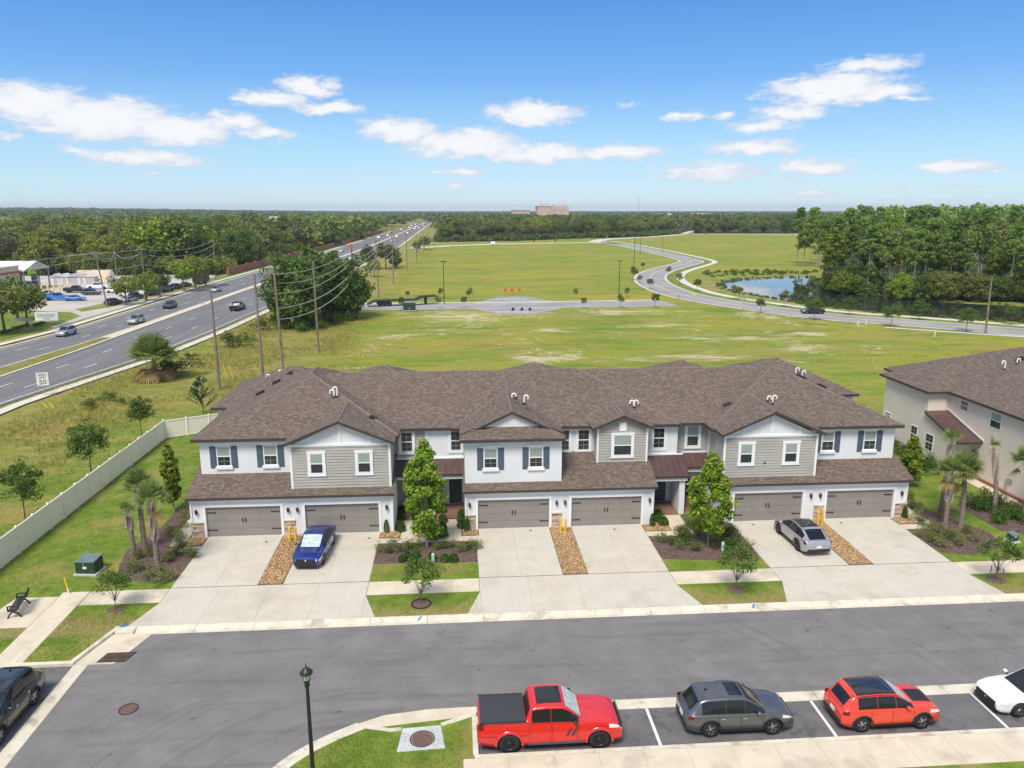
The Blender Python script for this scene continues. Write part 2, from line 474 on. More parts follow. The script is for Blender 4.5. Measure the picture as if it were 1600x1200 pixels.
mw = nt.math('MULTIPLY', nt.ss(nt.math('ADD', sxy.outputs[0], nt.math('MULTIPLY', nzv, .22)), -38.5, -35.5), nt.math('MULTIPLY', nt.ss(sxy.outputs[0], -24.0, -27.0), nt.ss(nt.math('ADD', sxy.outputs[1], nt.math('MULTIPLY', nzv, .3)), 86.0, 80.0)))
c = nt.mix(mw, c, nt.mix(nt.ss(nt.noise(p, .9, 5.0, .65), .35, .68), (.135, .195, .032), (.225, .265, .055)))
pw = nt.scale(p, (.35, 1.1, 1))
c = nt.mix(nt.math('MULTIPLY', nt.ss(nt.noise(pw, .16, 7.0, .74), .46, .60), .72), c, (0.33, 0.262, 0.095))
c = nt.mix(nt.math('MULTIPLY', nt.ss(nt.noise(nt.vmath('ADD', pw, (91, 17, 0)), .22, 7.0, .74), .52, .64), .7), c, (0.12, 0.185, 0.024))
c = sandy(nt, p, c)
g = nt.noise(p, 5.0, 5.0, .78)
c = nt.mix(1.0, c, nt.mix(nt.ss(g, .28, .72), (.55, .6, .5), (1.35, 1.32, 1.25)), 'MULTIPLY')
nt.put(b.inputs['Base Color'], c); b.inputs['Roughness'].default_value = .95; b.inputs['Specular IOR Level'].default_value = .1
nt.put(b.inputs['Normal'], nt.bump(nt.noise(p, 3.0, 6.0, .75), .6, .25))

m_surface('mulch', (0.112, 0.070, 0.060), (0.218, 0.138, 0.120), 14.0, c3=(0.290, 0.198, 0.174), s3=9.0, bscale=40, fine=.3, bump=.8)
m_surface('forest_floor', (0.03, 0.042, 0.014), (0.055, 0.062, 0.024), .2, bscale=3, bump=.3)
m_surface('bark', (0.13, 0.10, 0.08), (0.21, 0.175, 0.145), 3.0, stretch=(4, 4, .7), bscale=14, fine=.2, bump=.6)
m_surface('bark_pale', (0.26, 0.23, 0.20), (0.36, 0.33, 0.29), 1.2, stretch=(3, 3, .5), bscale=9, fine=.15, bump=.3)
m_surface('palm_bark', (0.20, 0.155, 0.135), (0.30, 0.24, 0.21), 3.0, stretch=(1, 1, 5), bscale=14, fine=.2, bump=.6)
m_surface('palm_boot', (0.450, 0.360, 0.300), (0.625, 0.516, 0.444), 5.0, bscale=20, fine=.1)
m_surface('pole_wood', (0.192, 0.150, 0.120), (0.288, 0.240, 0.198), 2.0, stretch=(0.900, 0.900, 0.480), bscale=12, fine=.15, bump=.3)

# building
m_surface('stucco_white', (0.69, 0.71, 0.735), (0.735, 0.755, 0.78), .5, bscale=22, fine=.025, bump=.25, rough=.9)
m_surface('stucco_beige', (0.70, 0.615, 0.54), (0.75, 0.665, 0.59), .4, bscale=18, fine=.03, bump=.3, rough=.9)
m_surface('siding_grey', (0.37, 0.36, 0.33), (0.41, 0.40, 0.37), .8, bscale=12, fine=.03, bump=.05, rough=.8)
simple('trim_white', (0.80, 0.81, 0.83), .55, var=.03)
simple('fascia', (0.055, 0.044, 0.042), .6, var=.1)
m_surface('garage_paint', (0.252, 0.232, 0.211), (0.274, 0.253, 0.230), 1.0, bscale=20, fine=.03, rough=.6, bump=.05)
simple('black_iron', (0.014, 0.014, 0.016), .45)
simple('shutter_blue', (0.075, 0.105, 0.15), .6, var=.08)
simple('door_teal', (0.028, 0.080, 0.105), .4, var=.1)
simple('metal_roof', (0.118, 0.070, 0.064), .38, metal=.25, var=.12, vscale=1.2)
simple('pipe_white', (0.82, 0.82, 0.80), .5)
simple('rubber', (0.02, 0.02, 0.021), .85)
simple('yellow_paint', (0.78, 0.50, 0.015), .5, var=.06)
simple('white_paint', (0.74, 0.74, 0.72), .7, var=.1, vscale=6)
m, nt, b = new_mat('marking_white')
p = nt.pos(); nt.put(b.inputs['Base Color'], nt.mix(nt.ss(nt.noise(p, 9.0, 5.0, .75), .32, .5), (.42, .41, .40), (.78, .77, .74))); b.inputs['Roughness'].default_value = .8
m_surface('highway_marking', (.55, .55, .54), (.72, .72, .70), 1.5, bscale=10, bump=0, fine=.05)
m_surface('stone_veneer', (0.30, 0.235, 0.185), (0.50, 0.42, 0.35), 2.5, bscale=16, fine=.1, bump=.6)
m, nt, b = new_mat('stone_block')
r_ = nt.island()
rp = nt.node('ShaderNodeValToRGB'); nt.put(rp.inputs[0], r_)
for i, (pos_, cc) in enumerate(((0.0, (.18, .13, .10)), (.2, (.42, .31, .23)), (.42, (.58, .47, .37)), (.62, (.66, .57, .47)), (.8, (.34, .26, .21)), (.92, (.60, .44, .31)))):
    e = rp.color_ramp.elements[i] if i < 2 else rp.color_ramp.elements.new(pos_)
    e.position = pos_; e.color = (*cc, 1)
nt.put(b.inputs['Base Color'], nt.mix(1.0, rp.outputs[0], nt.mix(nt.noise(nt.pos(), 20.0, 4.0), (.7, .7, .7), (1.25, 1.25, 1.25)), 'MULTIPLY')); b.inputs['Roughness'].default_value = .9
m, nt, b = new_mat('river_rock')
rp = nt.node('ShaderNodeValToRGB'); nt.put(rp.inputs[0], nt.island())
for i, (pos_, cc) in enumerate(((0.0, (.46, .24, .08)), (.3, (.62, .36, .14)), (.55, (.74, .50, .23)), (.8, (.80, .64, .42)), (.93, (.36, .19, .08)))):
    e = rp.color_ramp.elements[i] if i < 2 else rp.color_ramp.elements.new(pos_)
    e.position = pos_; e.color = (*cc, 1)
nt.put(b.inputs['Base Color'], rp.outputs[0]); b.inputs['Roughness'].default_value = .75
m, nt, b = new_mat('mulch_chip')
nt.put(b.inputs['Base Color'], nt.mix(nt.island(), (.07, .045, .04), (.25, .18, .16))); b.inputs['Roughness'].default_value = .95

# shingles: courses 0.145 m, laminated tabs of uneven tone
m, nt, b = new_mat('shingle')
uv = nt.uv()
sh = nt.node('ShaderNodeSeparateXYZ'); nt.put(sh.inputs[0], uv)
br = nt.node('ShaderNodeTexBrick')
nt.put(br.inputs['Vector'], uv); br.offset = 0.37; br.offset_frequency = 2; br.squash = 1.0
for k, v_ in (('Scale', 1.0), ('Mortar Size', .016), ('Mortar Smooth', .3), ('Bias', 0.0), ('Brick Width', .24), ('Row Height', .150)): br.inputs[k].default_value = v_
br.inputs['Color1'].default_value = (.0, .0, .0, 1); br.inputs['Color2'].default_value = (1, 1, 1, 1); br.inputs['Mortar'].default_value = (0.2, .2, .2, 1)
tone = nt.node('ShaderNodeValToRGB'); nt.put(tone.inputs[0], br.outputs['Color'])
for i, (pos_, cc) in enumerate(((0.0, (.120, .093, .077)), (.33, (.152, .119, .098)), (.66, (.182, .143, .118)), (1.0, (.235, .188, .156)))):
    e = tone.color_ramp.elements[i] if i < 2 else tone.color_ramp.elements.new(pos_)
    e.position = pos_; e.color = (*cc, 1)
c = nt.mix(nt.math('MULTIPLY', br.outputs['Fac'], .6), tone.outputs[0], (.06, .047, .043))
c = nt.mix(nt.math('MULTIPLY', nt.ss(nt.noise(nt.pos(), .35, 4.0), .4, .7), .35), c, (.155, .122, .103))
c = nt.mix(1.0, c, nt.mix(nt.noise(nt.pos(), 30.0, 2.0), (.8, .8, .8), (1.2, 1.2, 1.2)), 'MULTIPLY')
nt.put(b.inputs['Base Color'], c); b.inputs['Roughness'].default_value = .92; b.inputs['Specular IOR Level'].default_value = .15
nt.put(b.inputs['Normal'], nt.bump(nt.math('SUBTRACT', nt.math('FRACT', nt.math('DIVIDE', sh.outputs[1], -.150)), br.outputs['Fac']), .55, .03))

# glass: dark room behind, reflecting the sky
m, nt, b = new_mat('window_glass')
b.inputs['Base Color'].default_value = (.030, .036, .036, 1); b.inputs['Roughness'].default_value = .06; b.inputs['Specular IOR Level'].default_value = .75
m, nt, b = new_mat('window_blind')
sp = nt.node('ShaderNodeSeparateXYZ'); nt.put(sp.inputs[0], nt.pos())
sl = nt.math('FRACT', nt.math('MULTIPLY', sp.outputs[2], 16.0))
nt.put(b.inputs['Base Color'], nt.mix(nt.ss(sl, .2, .5), (.22, .28, .25), (.34, .40, .37))); b.inputs['Roughness'].default_value = .12; b.inputs['Specular IOR Level'].default_value = .7
m, nt, b = new_mat('car_glass')
b.inputs['Base Color'].default_value = (.012, .014, .016, 1); b.inputs['Roughness'].default_value = .05; b.inputs['Specular IOR Level'].default_value = .5
m, nt, b = new_mat('sun_shade')
nt.put(b.inputs['Base Color'], nt.mix(nt.ss(nt.noise(nt.pos(), 6.0, 3.0), .4, .6), (.50, .62, .62), (.74, .82, .81))); b.inputs['Roughness'].default_value = .25; b.inputs['Metallic'].default_value = .3


def paint(name, c, metal=.0, rough=.28):
    m, nt, b = new_mat(name)
    b.inputs['Base Color'].default_value = (*c, 1); b.inputs['Metallic'].default_value = metal; b.inputs['Roughness'].default_value = rough
    b.inputs['Coat Weight'].default_value = 1.0; b.inputs['Coat Roughness'].default_value = .03
    d = nt.noise(nt.pos(), 3.0, 4.0)
    nt.put(b.inputs['Roughness'], nt.math('ADD', nt.math('MULTIPLY', d, .12), rough - .06))


paint('paint_red', (.62, .008, .010)); paint('paint_grey', (.115, .118, .128), .6, .35); paint('paint_orange', (.68, .045, .012))
paint('paint_white', (.78, .79, .80)); paint('paint_black', (.010, .014, .016)); paint('paint_blue', (.006, .028, .21), .35, .3)
paint('paint_silver', (.44, .45, .48), .6, .35); paint('paint_navy', (.010, .016, .05), .3); paint('paint_skyblue', (.02, .17, .52)); paint('paint_darkgrey', (.05, .055, .06), .4)
paint('paint_gloss_black', (.008, .008, .009)); paint('paint_green', (.12, .42, .05))
simple('tonneau', (.038, .042, .045), .7, bump=.1); simple('plastic_black', (.018, .018, .02), .6); simple('decal_dark', (.06, .035, .032), .5)
simple('chrome', (.7, .7, .72), .15, metal=1.0); simple('rim_silver', (.5, .5, .52), .3, metal=.9); simple('rim_black', (.02, .02, .022), .35); simple('rim_gold', (.45, .30, .12), .35, metal=.6)
simple('lamp_red', (.16, .006, .008), .2); simple('lamp_clear', (.72, .72, .70), .12, spec=.8); simple('plate_white', (.7, .7, .68), .5)
simple('tyre', (.016, .016, .017), .8, bump=.2)
simple('vinyl_fence', (0.80, 0.74, 0.625), .5, var=.03); simple('box_green', (.022, .055, .038), .5, var=.15); simple('box_green_top', (.13, .19, .17), .45, var=.12)
simple('lamp_green', (.015, .02, .02), .45); simple('lamp_glass', (.62, .66, .50), .25, spec=.6)
simple('manhole', (.15, .085, .065), .75, var=.25, vscale=8, bump=.5, bscale=60); simple('grate_rust', (.13, .075, .055), .8, var=.3, vscale=5)
simple('brick_red', (.30, .12, .085), .85, var=.2, vscale=1.0); simple('paver_brown', (.20, .115, .085), .8, var=.2, vscale=4)
simple('galvanised', (.42, .43, .44), .45, metal=.5); simple('wire', (.48, .48, .48), .5); simple('sign_yellow', (.80, .62, .02), .5); simple('sign_orange', (.72, .07, .02), .5)
simple('store_tan', (.56, .44, .33), .85, var=.06, vscale=.5); simple('roof_white', (.76, .77, .79), .6, var=.05); simple('canvas_green', (.22, .55, .06), .7)
simple('far_pink', (.50, .38, .33), .85, var=.1, vscale=.1); simple('far_white', (.70, .69, .67), .8, var=.08, vscale=.1); simple('far_grey', (.46, .46, .48), .7, var=.1, vscale=.1)
simple('pedestal_green', (.38, .52, .42), .5); simple('blue_paint', (.03, .20, .48), .6); simple('text_blue', (.03, .13, .22), .6); simple('text_black', (.02, .02, .02), .6)
simple('rust_black', (.020, .018, .018), .7, var=.3)
m, nt, b = new_mat('pond_water')
b.inputs['Base Color'].default_value = (.022, .030, .028, 1); b.inputs['Roughness'].default_value = .02; b.inputs['IOR'].default_value = 2.2
nt.put(b.inputs['Normal'], nt.bump(nt.noise(nt.scale(nt.pos(), (.4, 1.0, 1)), .5, 3.0), .02, .05))


def m_leaf(name, a, b_, c_, trans=.35, ov=.25):
    patch = name in ('leaf_oak', 'leaf_far')
    m, nt, b = new_mat(name)
    r = nt.island(); o = nt.orand()
    rp = nt.node('ShaderNodeValToRGB'); nt.put(rp.inputs[0], r)
    rp.color_ramp.elements[0].color = (*a, 1); rp.color_ramp.elements[1].color = (*c_, 1)
    e = rp.color_ramp.elements.new(.55); e.color = (*b_, 1)
    hs = nt.node('ShaderNodeHueSaturation'); nt.put(hs.inputs['Color'], rp.outputs[0])
    nt.put(hs.inputs['Hue'], nt.math('ADD', .5, nt.math('MULTIPLY', nt.math('SUBTRACT', o, .5), .05 if patch else .015)))
    nt.put(hs.inputs['Value'], nt.math('ADD', 1 - ov, nt.math('MULTIPLY', nt.math('FRACT', nt.math('MULTIPLY', o, 7.3)), 2 * ov)))
    col_ = hs.outputs[0]
    if patch:
        q = nt.pos()
        col_ = nt.mix(nt.math('MULTIPLY', nt.ss(nt.noise(q, .045, 3.0, .6), .48, .62), .9), col_, tuple(x * k for x, k in zip(c_, (1.2, 1.12, .85))))
        col_ = nt.mix(nt.math('MULTIPLY', nt.ss(nt.noise(nt.vmath('ADD', q, (311, 77, 0)), .04, 3.0, .6), .52, .64), .85), col_, tuple(x * k for x, k in zip(b_, (1.55, 1.25, 2.0))))
        col_ = nt.mix(nt.math('MULTIPLY', nt.ss(nt.noise(nt.vmath('ADD', q, (77, 511, 0)), .06, 2.0, .5), .55, .68), .6), col_, a)
    nt.put(b.inputs['Base Color'], col_); b.inputs['Roughness'].default_value = .6; b.inputs['Specular IOR Level'].default_value = .25
    tr = nt.node('ShaderNodeBsdfTranslucent'); nt.put(tr.inputs[0], col_)
    mx = nt.node('ShaderNodeMixShader'); mx.inputs[0].default_value = trans
    out = m.node_tree.nodes['Material Output']
    nt.l.new(b.outputs[0], mx.inputs[1]); nt.l.new(tr.outputs[0], mx.inputs[2]); nt.l.new(mx.outputs[0], out.inputs['Surface'])


m_leaf('leaf_oak', (0.083, 0.119, 0.029), (0.156, 0.202, 0.045), (0.250, 0.288, 0.070))
m_leaf('leaf_lime', (0.118, 0.178, 0.020), (0.206, 0.291, 0.032), (0.331, 0.409, 0.057))
m_leaf('leaf_maple', (0.105, 0.186, 0.015), (0.224, 0.359, 0.029), (0.420, 0.575, 0.079), ov=.05)
m_leaf('leaf_elm', (0.064, 0.115, 0.022), (0.108, 0.179, 0.034), (0.172, 0.245, 0.055), ov=.12)
m_leaf('leaf_pine', (0.114, 0.189, 0.042), (0.187, 0.295, 0.062), (0.314, 0.419, 0.094))
m_leaf('leaf_youngpine', (.014, .075, .022), (.022, .11, .03), (.05, .16, .045), ov=.05)
m_leaf('leaf_shrub', (0.064, 0.103, 0.021), (0.122, 0.164, 0.034), (0.215, 0.259, 0.065), ov=.15)
m_leaf('leaf_boxwood', (0.034, 0.086, 0.014), (0.063, 0.144, 0.021), (0.115, 0.218, 0.034), ov=.12)
m_leaf('leaf_sage', (0.138, 0.168, 0.057), (0.213, 0.240, 0.092), (0.312, 0.324, 0.127), ov=.12)
m_leaf('leaf_palm', (0.122, 0.173, 0.046), (0.212, 0.281, 0.073), (0.374, 0.423, 0.138), ov=.06)
m_leaf('leaf_dead', (.28, .19, .06), (.38, .27, .10), (.48, .38, .18), ov=.06)
m_leaf('leaf_dry', (.16, .12, .06), (.24, .18, .09), (.33, .25, .14), ov=.15)
m_leaf('leaf_greygreen', (0.105, 0.119, 0.063), (0.154, 0.168, 0.084), (0.224, 0.231, 0.126), ov=.15)
m_leaf('blade', (0.134, 0.207, 0.030), (0.234, 0.314, 0.050), (0.396, 0.413, 0.099), ov=.0)
m_leaf('blade_wild', (0.238, 0.254, 0.056), (0.365, 0.338, 0.089), (0.547, 0.405, 0.162), ov=.0)
m_leaf('leaf_far', (0.070, 0.101, 0.035), (0.112, 0.149, 0.048), (0.182, 0.220, 0.070), ov=.2)
# ------------------------------------------------------------------ the setting
def structure(name, mb, mat, label=None):
    o = mb.build(name, mat); o['kind'] = 'structure'
    return o


def sheet(name, poly, z, mat, thick=0.25):
    return structure(name, MB().prism(poly, z - thick, z), mat)


def ribbon(pts, l, r, z):
    """strip along a polyline, l metres to the left and r to the right (either may be negative)"""
    mb = MB(); L = []; R = []
    P = [Vector((p[0], p[1])) for p in pts]
    for i, p in enumerate(P):
        d = (P[min(i + 1, len(P) - 1)] - P[max(0, i - 1)]).normalized(); n = Vector((-d.y, d.x))
        L.append((*(p + n * l), z)); R.append((*(p - n * r), z))
    return mb.grid([L, R], smooth=False)


def smooth_line(pts, k=6):
    out = []; P = [Vector((p[0], p[1])) for p in pts]
    for i in range(len(P) - 1):
        p0 = P[max(i - 1, 0)]; p1 = P[i]; p2 = P[i + 1]; p3 = P[min(i + 2, len(P) - 1)]
        for j in range(k):
            t = j / k
            out.append(0.5 * ((2 * p1) + (p2 - p0) * t + (2 * p0 - 5 * p1 + 4 * p2 - p3) * t * t + (3 * p1 - p0 - 3 * p2 + p3) * t ** 3))
    out.append(P[-1])
    return out


ZR = -0.13        # lane surface
ZL = -0.006       # lawns
ZT = -0.17        # open terrain

R_ = 26000
structure('ground', MB().add([(R_ * math.cos(a), R_ * math.sin(a), ZT) for a in [2 * math.pi * i / 48 for i in range(48)]], [tuple(range(48))]), 'field')

# lawns round the houses, one raised sheet
sheet('lawn', [(-29.3, 6), (-21.65, 6), (-21.65, 34.85), (-18.95, 34.85), (-18.1, 37.95), (80, 37.95), (80, 79), (-29.3, 79)], ZL, 'lawn')
sheet('rough_verge', [(-48.5, 6), (-29.3, 6), (-29.3, 79), (-19, 79.5), (-19, 150), (-21, 230), (-26, 420), (-36.5, 420), (-39.5, 160), (-41.5, 124), (-44.5, 110), (-49.5, 92), (-50.5, 60)], ZT + .006, 'field')

# lane: main part along X, arm towards the camera on the left
corner = [(-8.2, 6), (-8.1, 24), (-7.9, 25.6), (-7.35, 26.9), (-6.5, 27.9), (-5.4, 28.75), (-4.4, 29.4), (-3.4, 29.85), (-1.5, 30.12), (0.6, 30.15)]
sheet('road', [(-18.5, 6)] + corner + [(60, 30.15), (60, 37.4), (-18.5, 37.4)], ZR, 'asphalt')
sheet('parking_bay', [(0.62, 26.9), (60, 26.9), (60, 30.0), (0.62, 30.0)], ZR - 0.006, 'asphalt_bay')
sheet('parking_bay', [(-21.6, 6), (-18.4, 6), (-18.4, 34.7), (-21.6, 34.7)], ZR - 0.006, 'asphalt_bay')


def kerb_run(name, segs, parent=None, mat='concrete_kerb'):
    root = empty(name); root['kind'] = 'structure'
    for s in segs: s.build('kerb_stone', mat, root)
    return root


# mountable kerb on the house side: gutter pan rising to the lawn, 3 m stones
segs = []
x = -17.0
while x < 58:
    x1 = x + 3.04
    mb = MB(); a, b_ = x + .008, x1 - .008
    prof = [(37.36, ZR - .12), (37.36, ZR + .004), (37.62, ZR + .012), (37.80, -.045), (37.97, .006), (38.02, .004), (38.02, ZR - .12)]
    n = len(prof)
    vs = [(a, y, z) for y, z in prof] + [(b_, y, z) for y, z in prof]
    mb.add(vs, [tuple(range(n)), tuple(range(2 * n - 1, n - 1, -1))] + [(i, n + i, n + (i + 1) % n, (i + 1) % n) for i in range(n)])
    segs.append(mb); x = x1
kerb_run('kerb', segs)
# flush ribbons between lane and bays
segs = [MB().box(x0 + .008, x0 + 3.04 - .008, 29.5, 30.18, ZR - .1, ZR + .006) for x0 in [0.75 + 3.05 * i for i in range(19)]]
kerb_run('gutter_ribbon', segs)
segs = [MB().box(-18.74, -18.08, y0 + .008, y0 + 3.04, ZR - .1, ZR + .006) for y0 in [8.0 + 3.05 * i for i in range(9)]]
kerb_run('gutter_ribbon', segs)
# raised kerb behind the parking bay and in front of the walk
segs = [MB().box(x0 + .006, x0 + 3.0 - .006, 26.68, 26.90, ZR - .1, .012) for x0 in [0.45 + 3.0 * i for i in range(19)]]
segs.append(MB().box(0.40, 0.62, 26.9, 29.4, ZR - .1, .012))
kerb_run('kerb', segs)
# kerb round the near corner lawn
cl = smooth_line([(-7.9, 6), (-7.85, 24), (-7.65, 25.6), (-7.1, 26.8), (-6.28, 27.72), (-5.25, 28.5), (-4.3, 29.08)], 3)
segs = []
for i in range(0, len(cl) - 1, 3):
    pts = cl[i:i + 4]
    mb = MB()
    def off(p, q, d):
        t = (q - p).normalized(); return Vector((t.y, -t.x)) * d
    A = []; B = []; C = []; D = []
    for j, p in enumerate(pts):
        q = pts[min(j + 1, len(pts) - 1)]; pp = pts[max(j - 1, 0)]
        o = off(pp, q, 1.0)
        A.append((*(p - o * .42), ZR + .004)); B.append((*(p - o * .06), ZR + .02)); C.append((*(p + o * .04), .012)); D.append((*(p + o * .30), .012))
    mb.grid([A, B, C, D], smooth=False)
    mb.grid([D, [(v[0], v[1], -.25) for v in D]], smooth=False)
    segs.append(mb)
kerb_run('kerb', segs)
# kerb at the head and side of the left bay
kerb_run('kerb', [MB().box(-21.78, -21.6, y0 + .006, y0 + 2.99, ZR - .1, .01) for y0 in [6.0 + 3 * i for i in range(10)]] + [MB().box(-21.6, -18.75, 34.7, 34.95, ZR - .1, .01), MB().prism([(-18.97, 34.95), (-18.72, 34.95), (-17.9, 37.9), (-18.12, 37.95)], ZR - .1, .008), MB().prism([(-18.12, 37.95), (-17.9, 37.4), (-17.0, 37.4), (-17.0, 38.0), (-18.1, 38.1)], ZR - .1, .006)])

# near lawn and walk at the bottom
sheet('near_lawn', [(-8.1 + .55, 6)] + [(p.x + .28, p.y - .12) for p in cl[2:-1]] + [(-3.2, 28.95), (0.42, 29.35), (0.42, 26.68), (60, 26.68), (60, 6)], ZL, 'lawn')


def slabs(name, rects, mat, z=0.004, th=.1, gap=.005, base='joint_dark'):
    """concrete laid as separate slabs; each slab is a child"""
    root = empty(name); root['kind'] = 'structure'
    for r in rects:
        if len(r) == 4 and not hasattr(r[0], '__len__'):
            x0, x1, y0, y1 = r; poly = [(x0, y0), (x1, y0), (x1, y1), (x0, y1)]
        else: poly = r
        cx = sum(p[0] for p in poly) / len(poly); cy = sum(p[1] for p in poly) / len(poly)
        q = []
        for p in poly:
            d = Vector((p[0] - cx, p[1] - cy)); q.append((p[0] - math.copysign(gap, d.x), p[1] - math.copysign(gap, d.y)))
        MB().prism(q, z - th, z).build('slab', mat, root)
    return root


def row(x0, x1, y0, y1, step, axis='x'):
    if axis == 'x':
        n = max(1, round((x1 - x0) / step)); return [(x0 + (x1 - x0) * i / n, x0 + (x1 - x0) * (i + 1) / n, y0, y1) for i in range(n)]
    n = max(1, round((y1 - y0) / step)); return [(x0, x1, y0 + (y1 - y0) * i / n, y0 + (y1 - y0) * (i + 1) / n) for i in range(n)]


# driveways: two garage pads with a rock strip between, a common apron, flared wings
DRV = [(-16.75, -11.85, -10.35, -5.38), (1.12, 6.15, 7.70, 12.62), (18.95, 23.95, 25.55, 30.55)]
for (a, b_, c, d) in DRV:
    R = []
    for (p, q) in ((a, b_), (c, d)):
        m_ = (p + q) / 2
        R += [(p, m_, 42.2, 45.8), (m_, q, 42.2, 45.8), (p, m_, 45.8, 49.45), (m_, q, 45.8, 49.45)]
    xs = [a, a + (d - a) * .25, a + (d - a) * .5, a + (d - a) * .75, d]
    R += [(xs[i], xs[i + 1], 38.03, 42.135) for i in range(4)]
    R += [[(d, 38.03), (d + .75, 38.03), (d, 40.45)], [(a, 38.03), (a, 40.45), (a - .75, 38.03)]]
    if a > 10: R[-2] = [(d, 38.03), (d + .5, 38.03), (d, 40.45)]
    o_ = slabs('driveway', R, 'concrete', .006); MB().box(a + .02, d - .02, 38.1, 42.3, -.08, -.001).build('joint_filler', 'joint_dark', o_)
    for (p, q) in ((a, b_), (c, d)): MB().box(p + .02, q - .02, 42.302, 49.4, -.08, -.001).build('joint_filler', 'joint_dark', o_)
# sidewalk along the lane and its arm on the left
slabs('sidewalk', row(-21.15, -16.77, 40.5, 42.1, 1.5) + row(-22.7, -21.2, 8, 42.1, 1.5, 'y'), 'concrete_walk')
slabs('sidewalk', row(-5.36, 1.10, 40.5, 42.1, 1.5), 'concrete_walk')
slabs('sidewalk', row(12.64, 18.93, 40.5, 42.1, 1.5), 'concrete_walk')
slabs('sidewalk', row(30.57, 60, 40.5, 42.1, 1.5), 'concrete_walk')
slabs('sidewalk', row(0.0, 58, 24.95, 26.67, 1.83) + [(-8.0 + 1.83 * i * 0, 0.0, 24.95, 26.0) for i in range(0)], 'concrete_walk', .008)
slabs('bench_pad', [[(-25.6, 38.3), (-22.72, 38.3), (-22.72, 41.6), (-25.0, 41.6)]], 'concrete_walk')
# entry walks
slabs('entry_walk', row(-5.36, 1.1, 47.45, 48.25, 1.3) + row(-1.05, .12, 48.25, 51.2, 1.4, 'y') + row(-3.95, -2.85, 48.25, 51.2, 1.4, 'y'), 'concrete_walk')
slabs('entry_walk', row(12.64, 16.6, 47.35, 48.1, 1.3) + row(14.5, 15.75, 48.1, 51.0, 1.4, 'y'), 'concrete_walk')
slabs('entry_walk', row(-18.6, -16.77, 47.1, 47.9, 1.0) + row(-19.1, -18.05, 47.9, 56, 1.4, 'y'), 'concrete_walk')
slabs('entry_walk', row(30.57, 32.4, 47.2, 48.0, 1.0) + row(31.95, 33.0, 48.0, 56, 1.4, 'y'), 'concrete_walk')

# planting beds
BEDS = [[(-5.34, 44.5), (1.08, 44.3), (1.08, 47.42), (-5.34, 47.42)],
        [(12.66, 43.9), (17.9, 43.2), (18.9, 44.0), (18.93, 48.9), (16.7, 50.8), (15.9, 50.8), (15.9, 47.2), (12.66, 47.3)],
        [(-20.9, 45.2), (-20.2, 43.6), (-18.0, 42.9), (-16.8, 43.2), (-16.8, 47.05), (-18.7, 47.05), (-19.2, 50), (-19.3, 58), (-20.4, 58), (-20.6, 50), (-21.4, 47.6)],
        [(30.6, 43.6), (32.5, 43.0), (35.4, 44.0), (35.9, 46.2), (34.4, 49.5), (33.4, 54), (33.1, 54), (33.05, 48.0), (32.4, 47.15), (30.6, 47.15)],
        [(36.9, 46.5), (40.5, 44.4), (45, 43.6), (45, 49.2), (41.9, 50.0), (39.2, 53.2), (36.8, 51.2)]]
for p in BEDS: sheet('planting_bed', p, .012, 'mulch', .1)
ROCKS = [(-11.83, -10.37, 42.25, 49.4), (6.17, 7.68, 42.25, 49.4), (23.97, 25.53, 42.25, 49.4), (-5.36, -4.0, 48.3, 51.4), (-2.8, -1.1, 48.3, 51.4), (.16, 1.3, 48.3, 49.4), (12.64, 14.45, 48.15, 49.6), (-18.0, -16.8, 47.95, 49.2), (30.6, 31.9, 48.05, 49.2)]
for r in ROCKS: sheet('rock_bed', [(r[0], r[2]), (r[1], r[2]), (r[1], r[3]), (r[0], r[3])], .006, 'mulch', .1)


def rock_mesh(rects, n_per_m2, smin, smax, mat, name, flat=.55, z=.012):
    V = []; F = []
    base = np.array([(1, 0, 0), (-1, 0, 0), (0, 1, 0), (0, -1, 0), (0, 0, 1), (0, 0, -.5)], float)
    fb = np.array([(0, 2, 4), (2, 1, 4), (1, 3, 4), (3, 0, 4), (2, 0, 5), (1, 2, 5), (3, 1, 5), (0, 3, 5)])
    for (x0, x1, y0, y1) in rects:
        n = int((x1 - x0) * (y1 - y0) * n_per_m2)
        for i in range(n):
            s = NR.uniform(smin, smax); a = NR.uniform(0, 6.28)
            b = base * np.array([s * NR.uniform(.8, 1.3), s * NR.uniform(.6, 1.0), s * flat]) * NR.uniform(.85, 1.15, (6, 1))
            ca, sa = math.cos(a), math.sin(a)
            q = np.stack([b[:, 0] * ca - b[:, 1] * sa, b[:, 0] * sa + b[:, 1] * ca, b[:, 2]], 1) + np.array([NR.uniform(x0, x1), NR.uniform(y0, y1), z + NR.uniform(0, .03)])
            F.append(fb + len(V) * 6); V.append(q)
    return mesh_np(name, np.concatenate(V), np.concatenate(F), mat)


o = link('river_rocks', rock_mesh([(a + .03, b_ - .03, c + .03, d - .03) for (a, b_, c, d) in ROCKS], 420, .022, .05, 'river_rock', 'river_rocks'), None, 'stuff')
tag(o, 'tan and orange river rocks in the strips between driveways and walls', 'river rocks')


def inside(p, poly):
    c = False; n = len(poly)
    for i in range(n):
        a, b_ = poly[i], poly[i - 1]
        if (a[1] > p[1]) != (b_[1] > p[1]) and p[0] < (b_[0] - a[0]) * (p[1] - a[1]) / (b_[1] - a[1]) + a[0]: c = not c
    return c


def scatter_in(poly, n):
    xs = [p[0] for p in poly]; ys = [p[1] for p in poly]; out = []
    while len(out) < n:
        p = (NR.uniform(min(xs), max(xs)), NR.uniform(min(ys), max(ys)))
        if inside(p, poly): out.append(p)
    return out


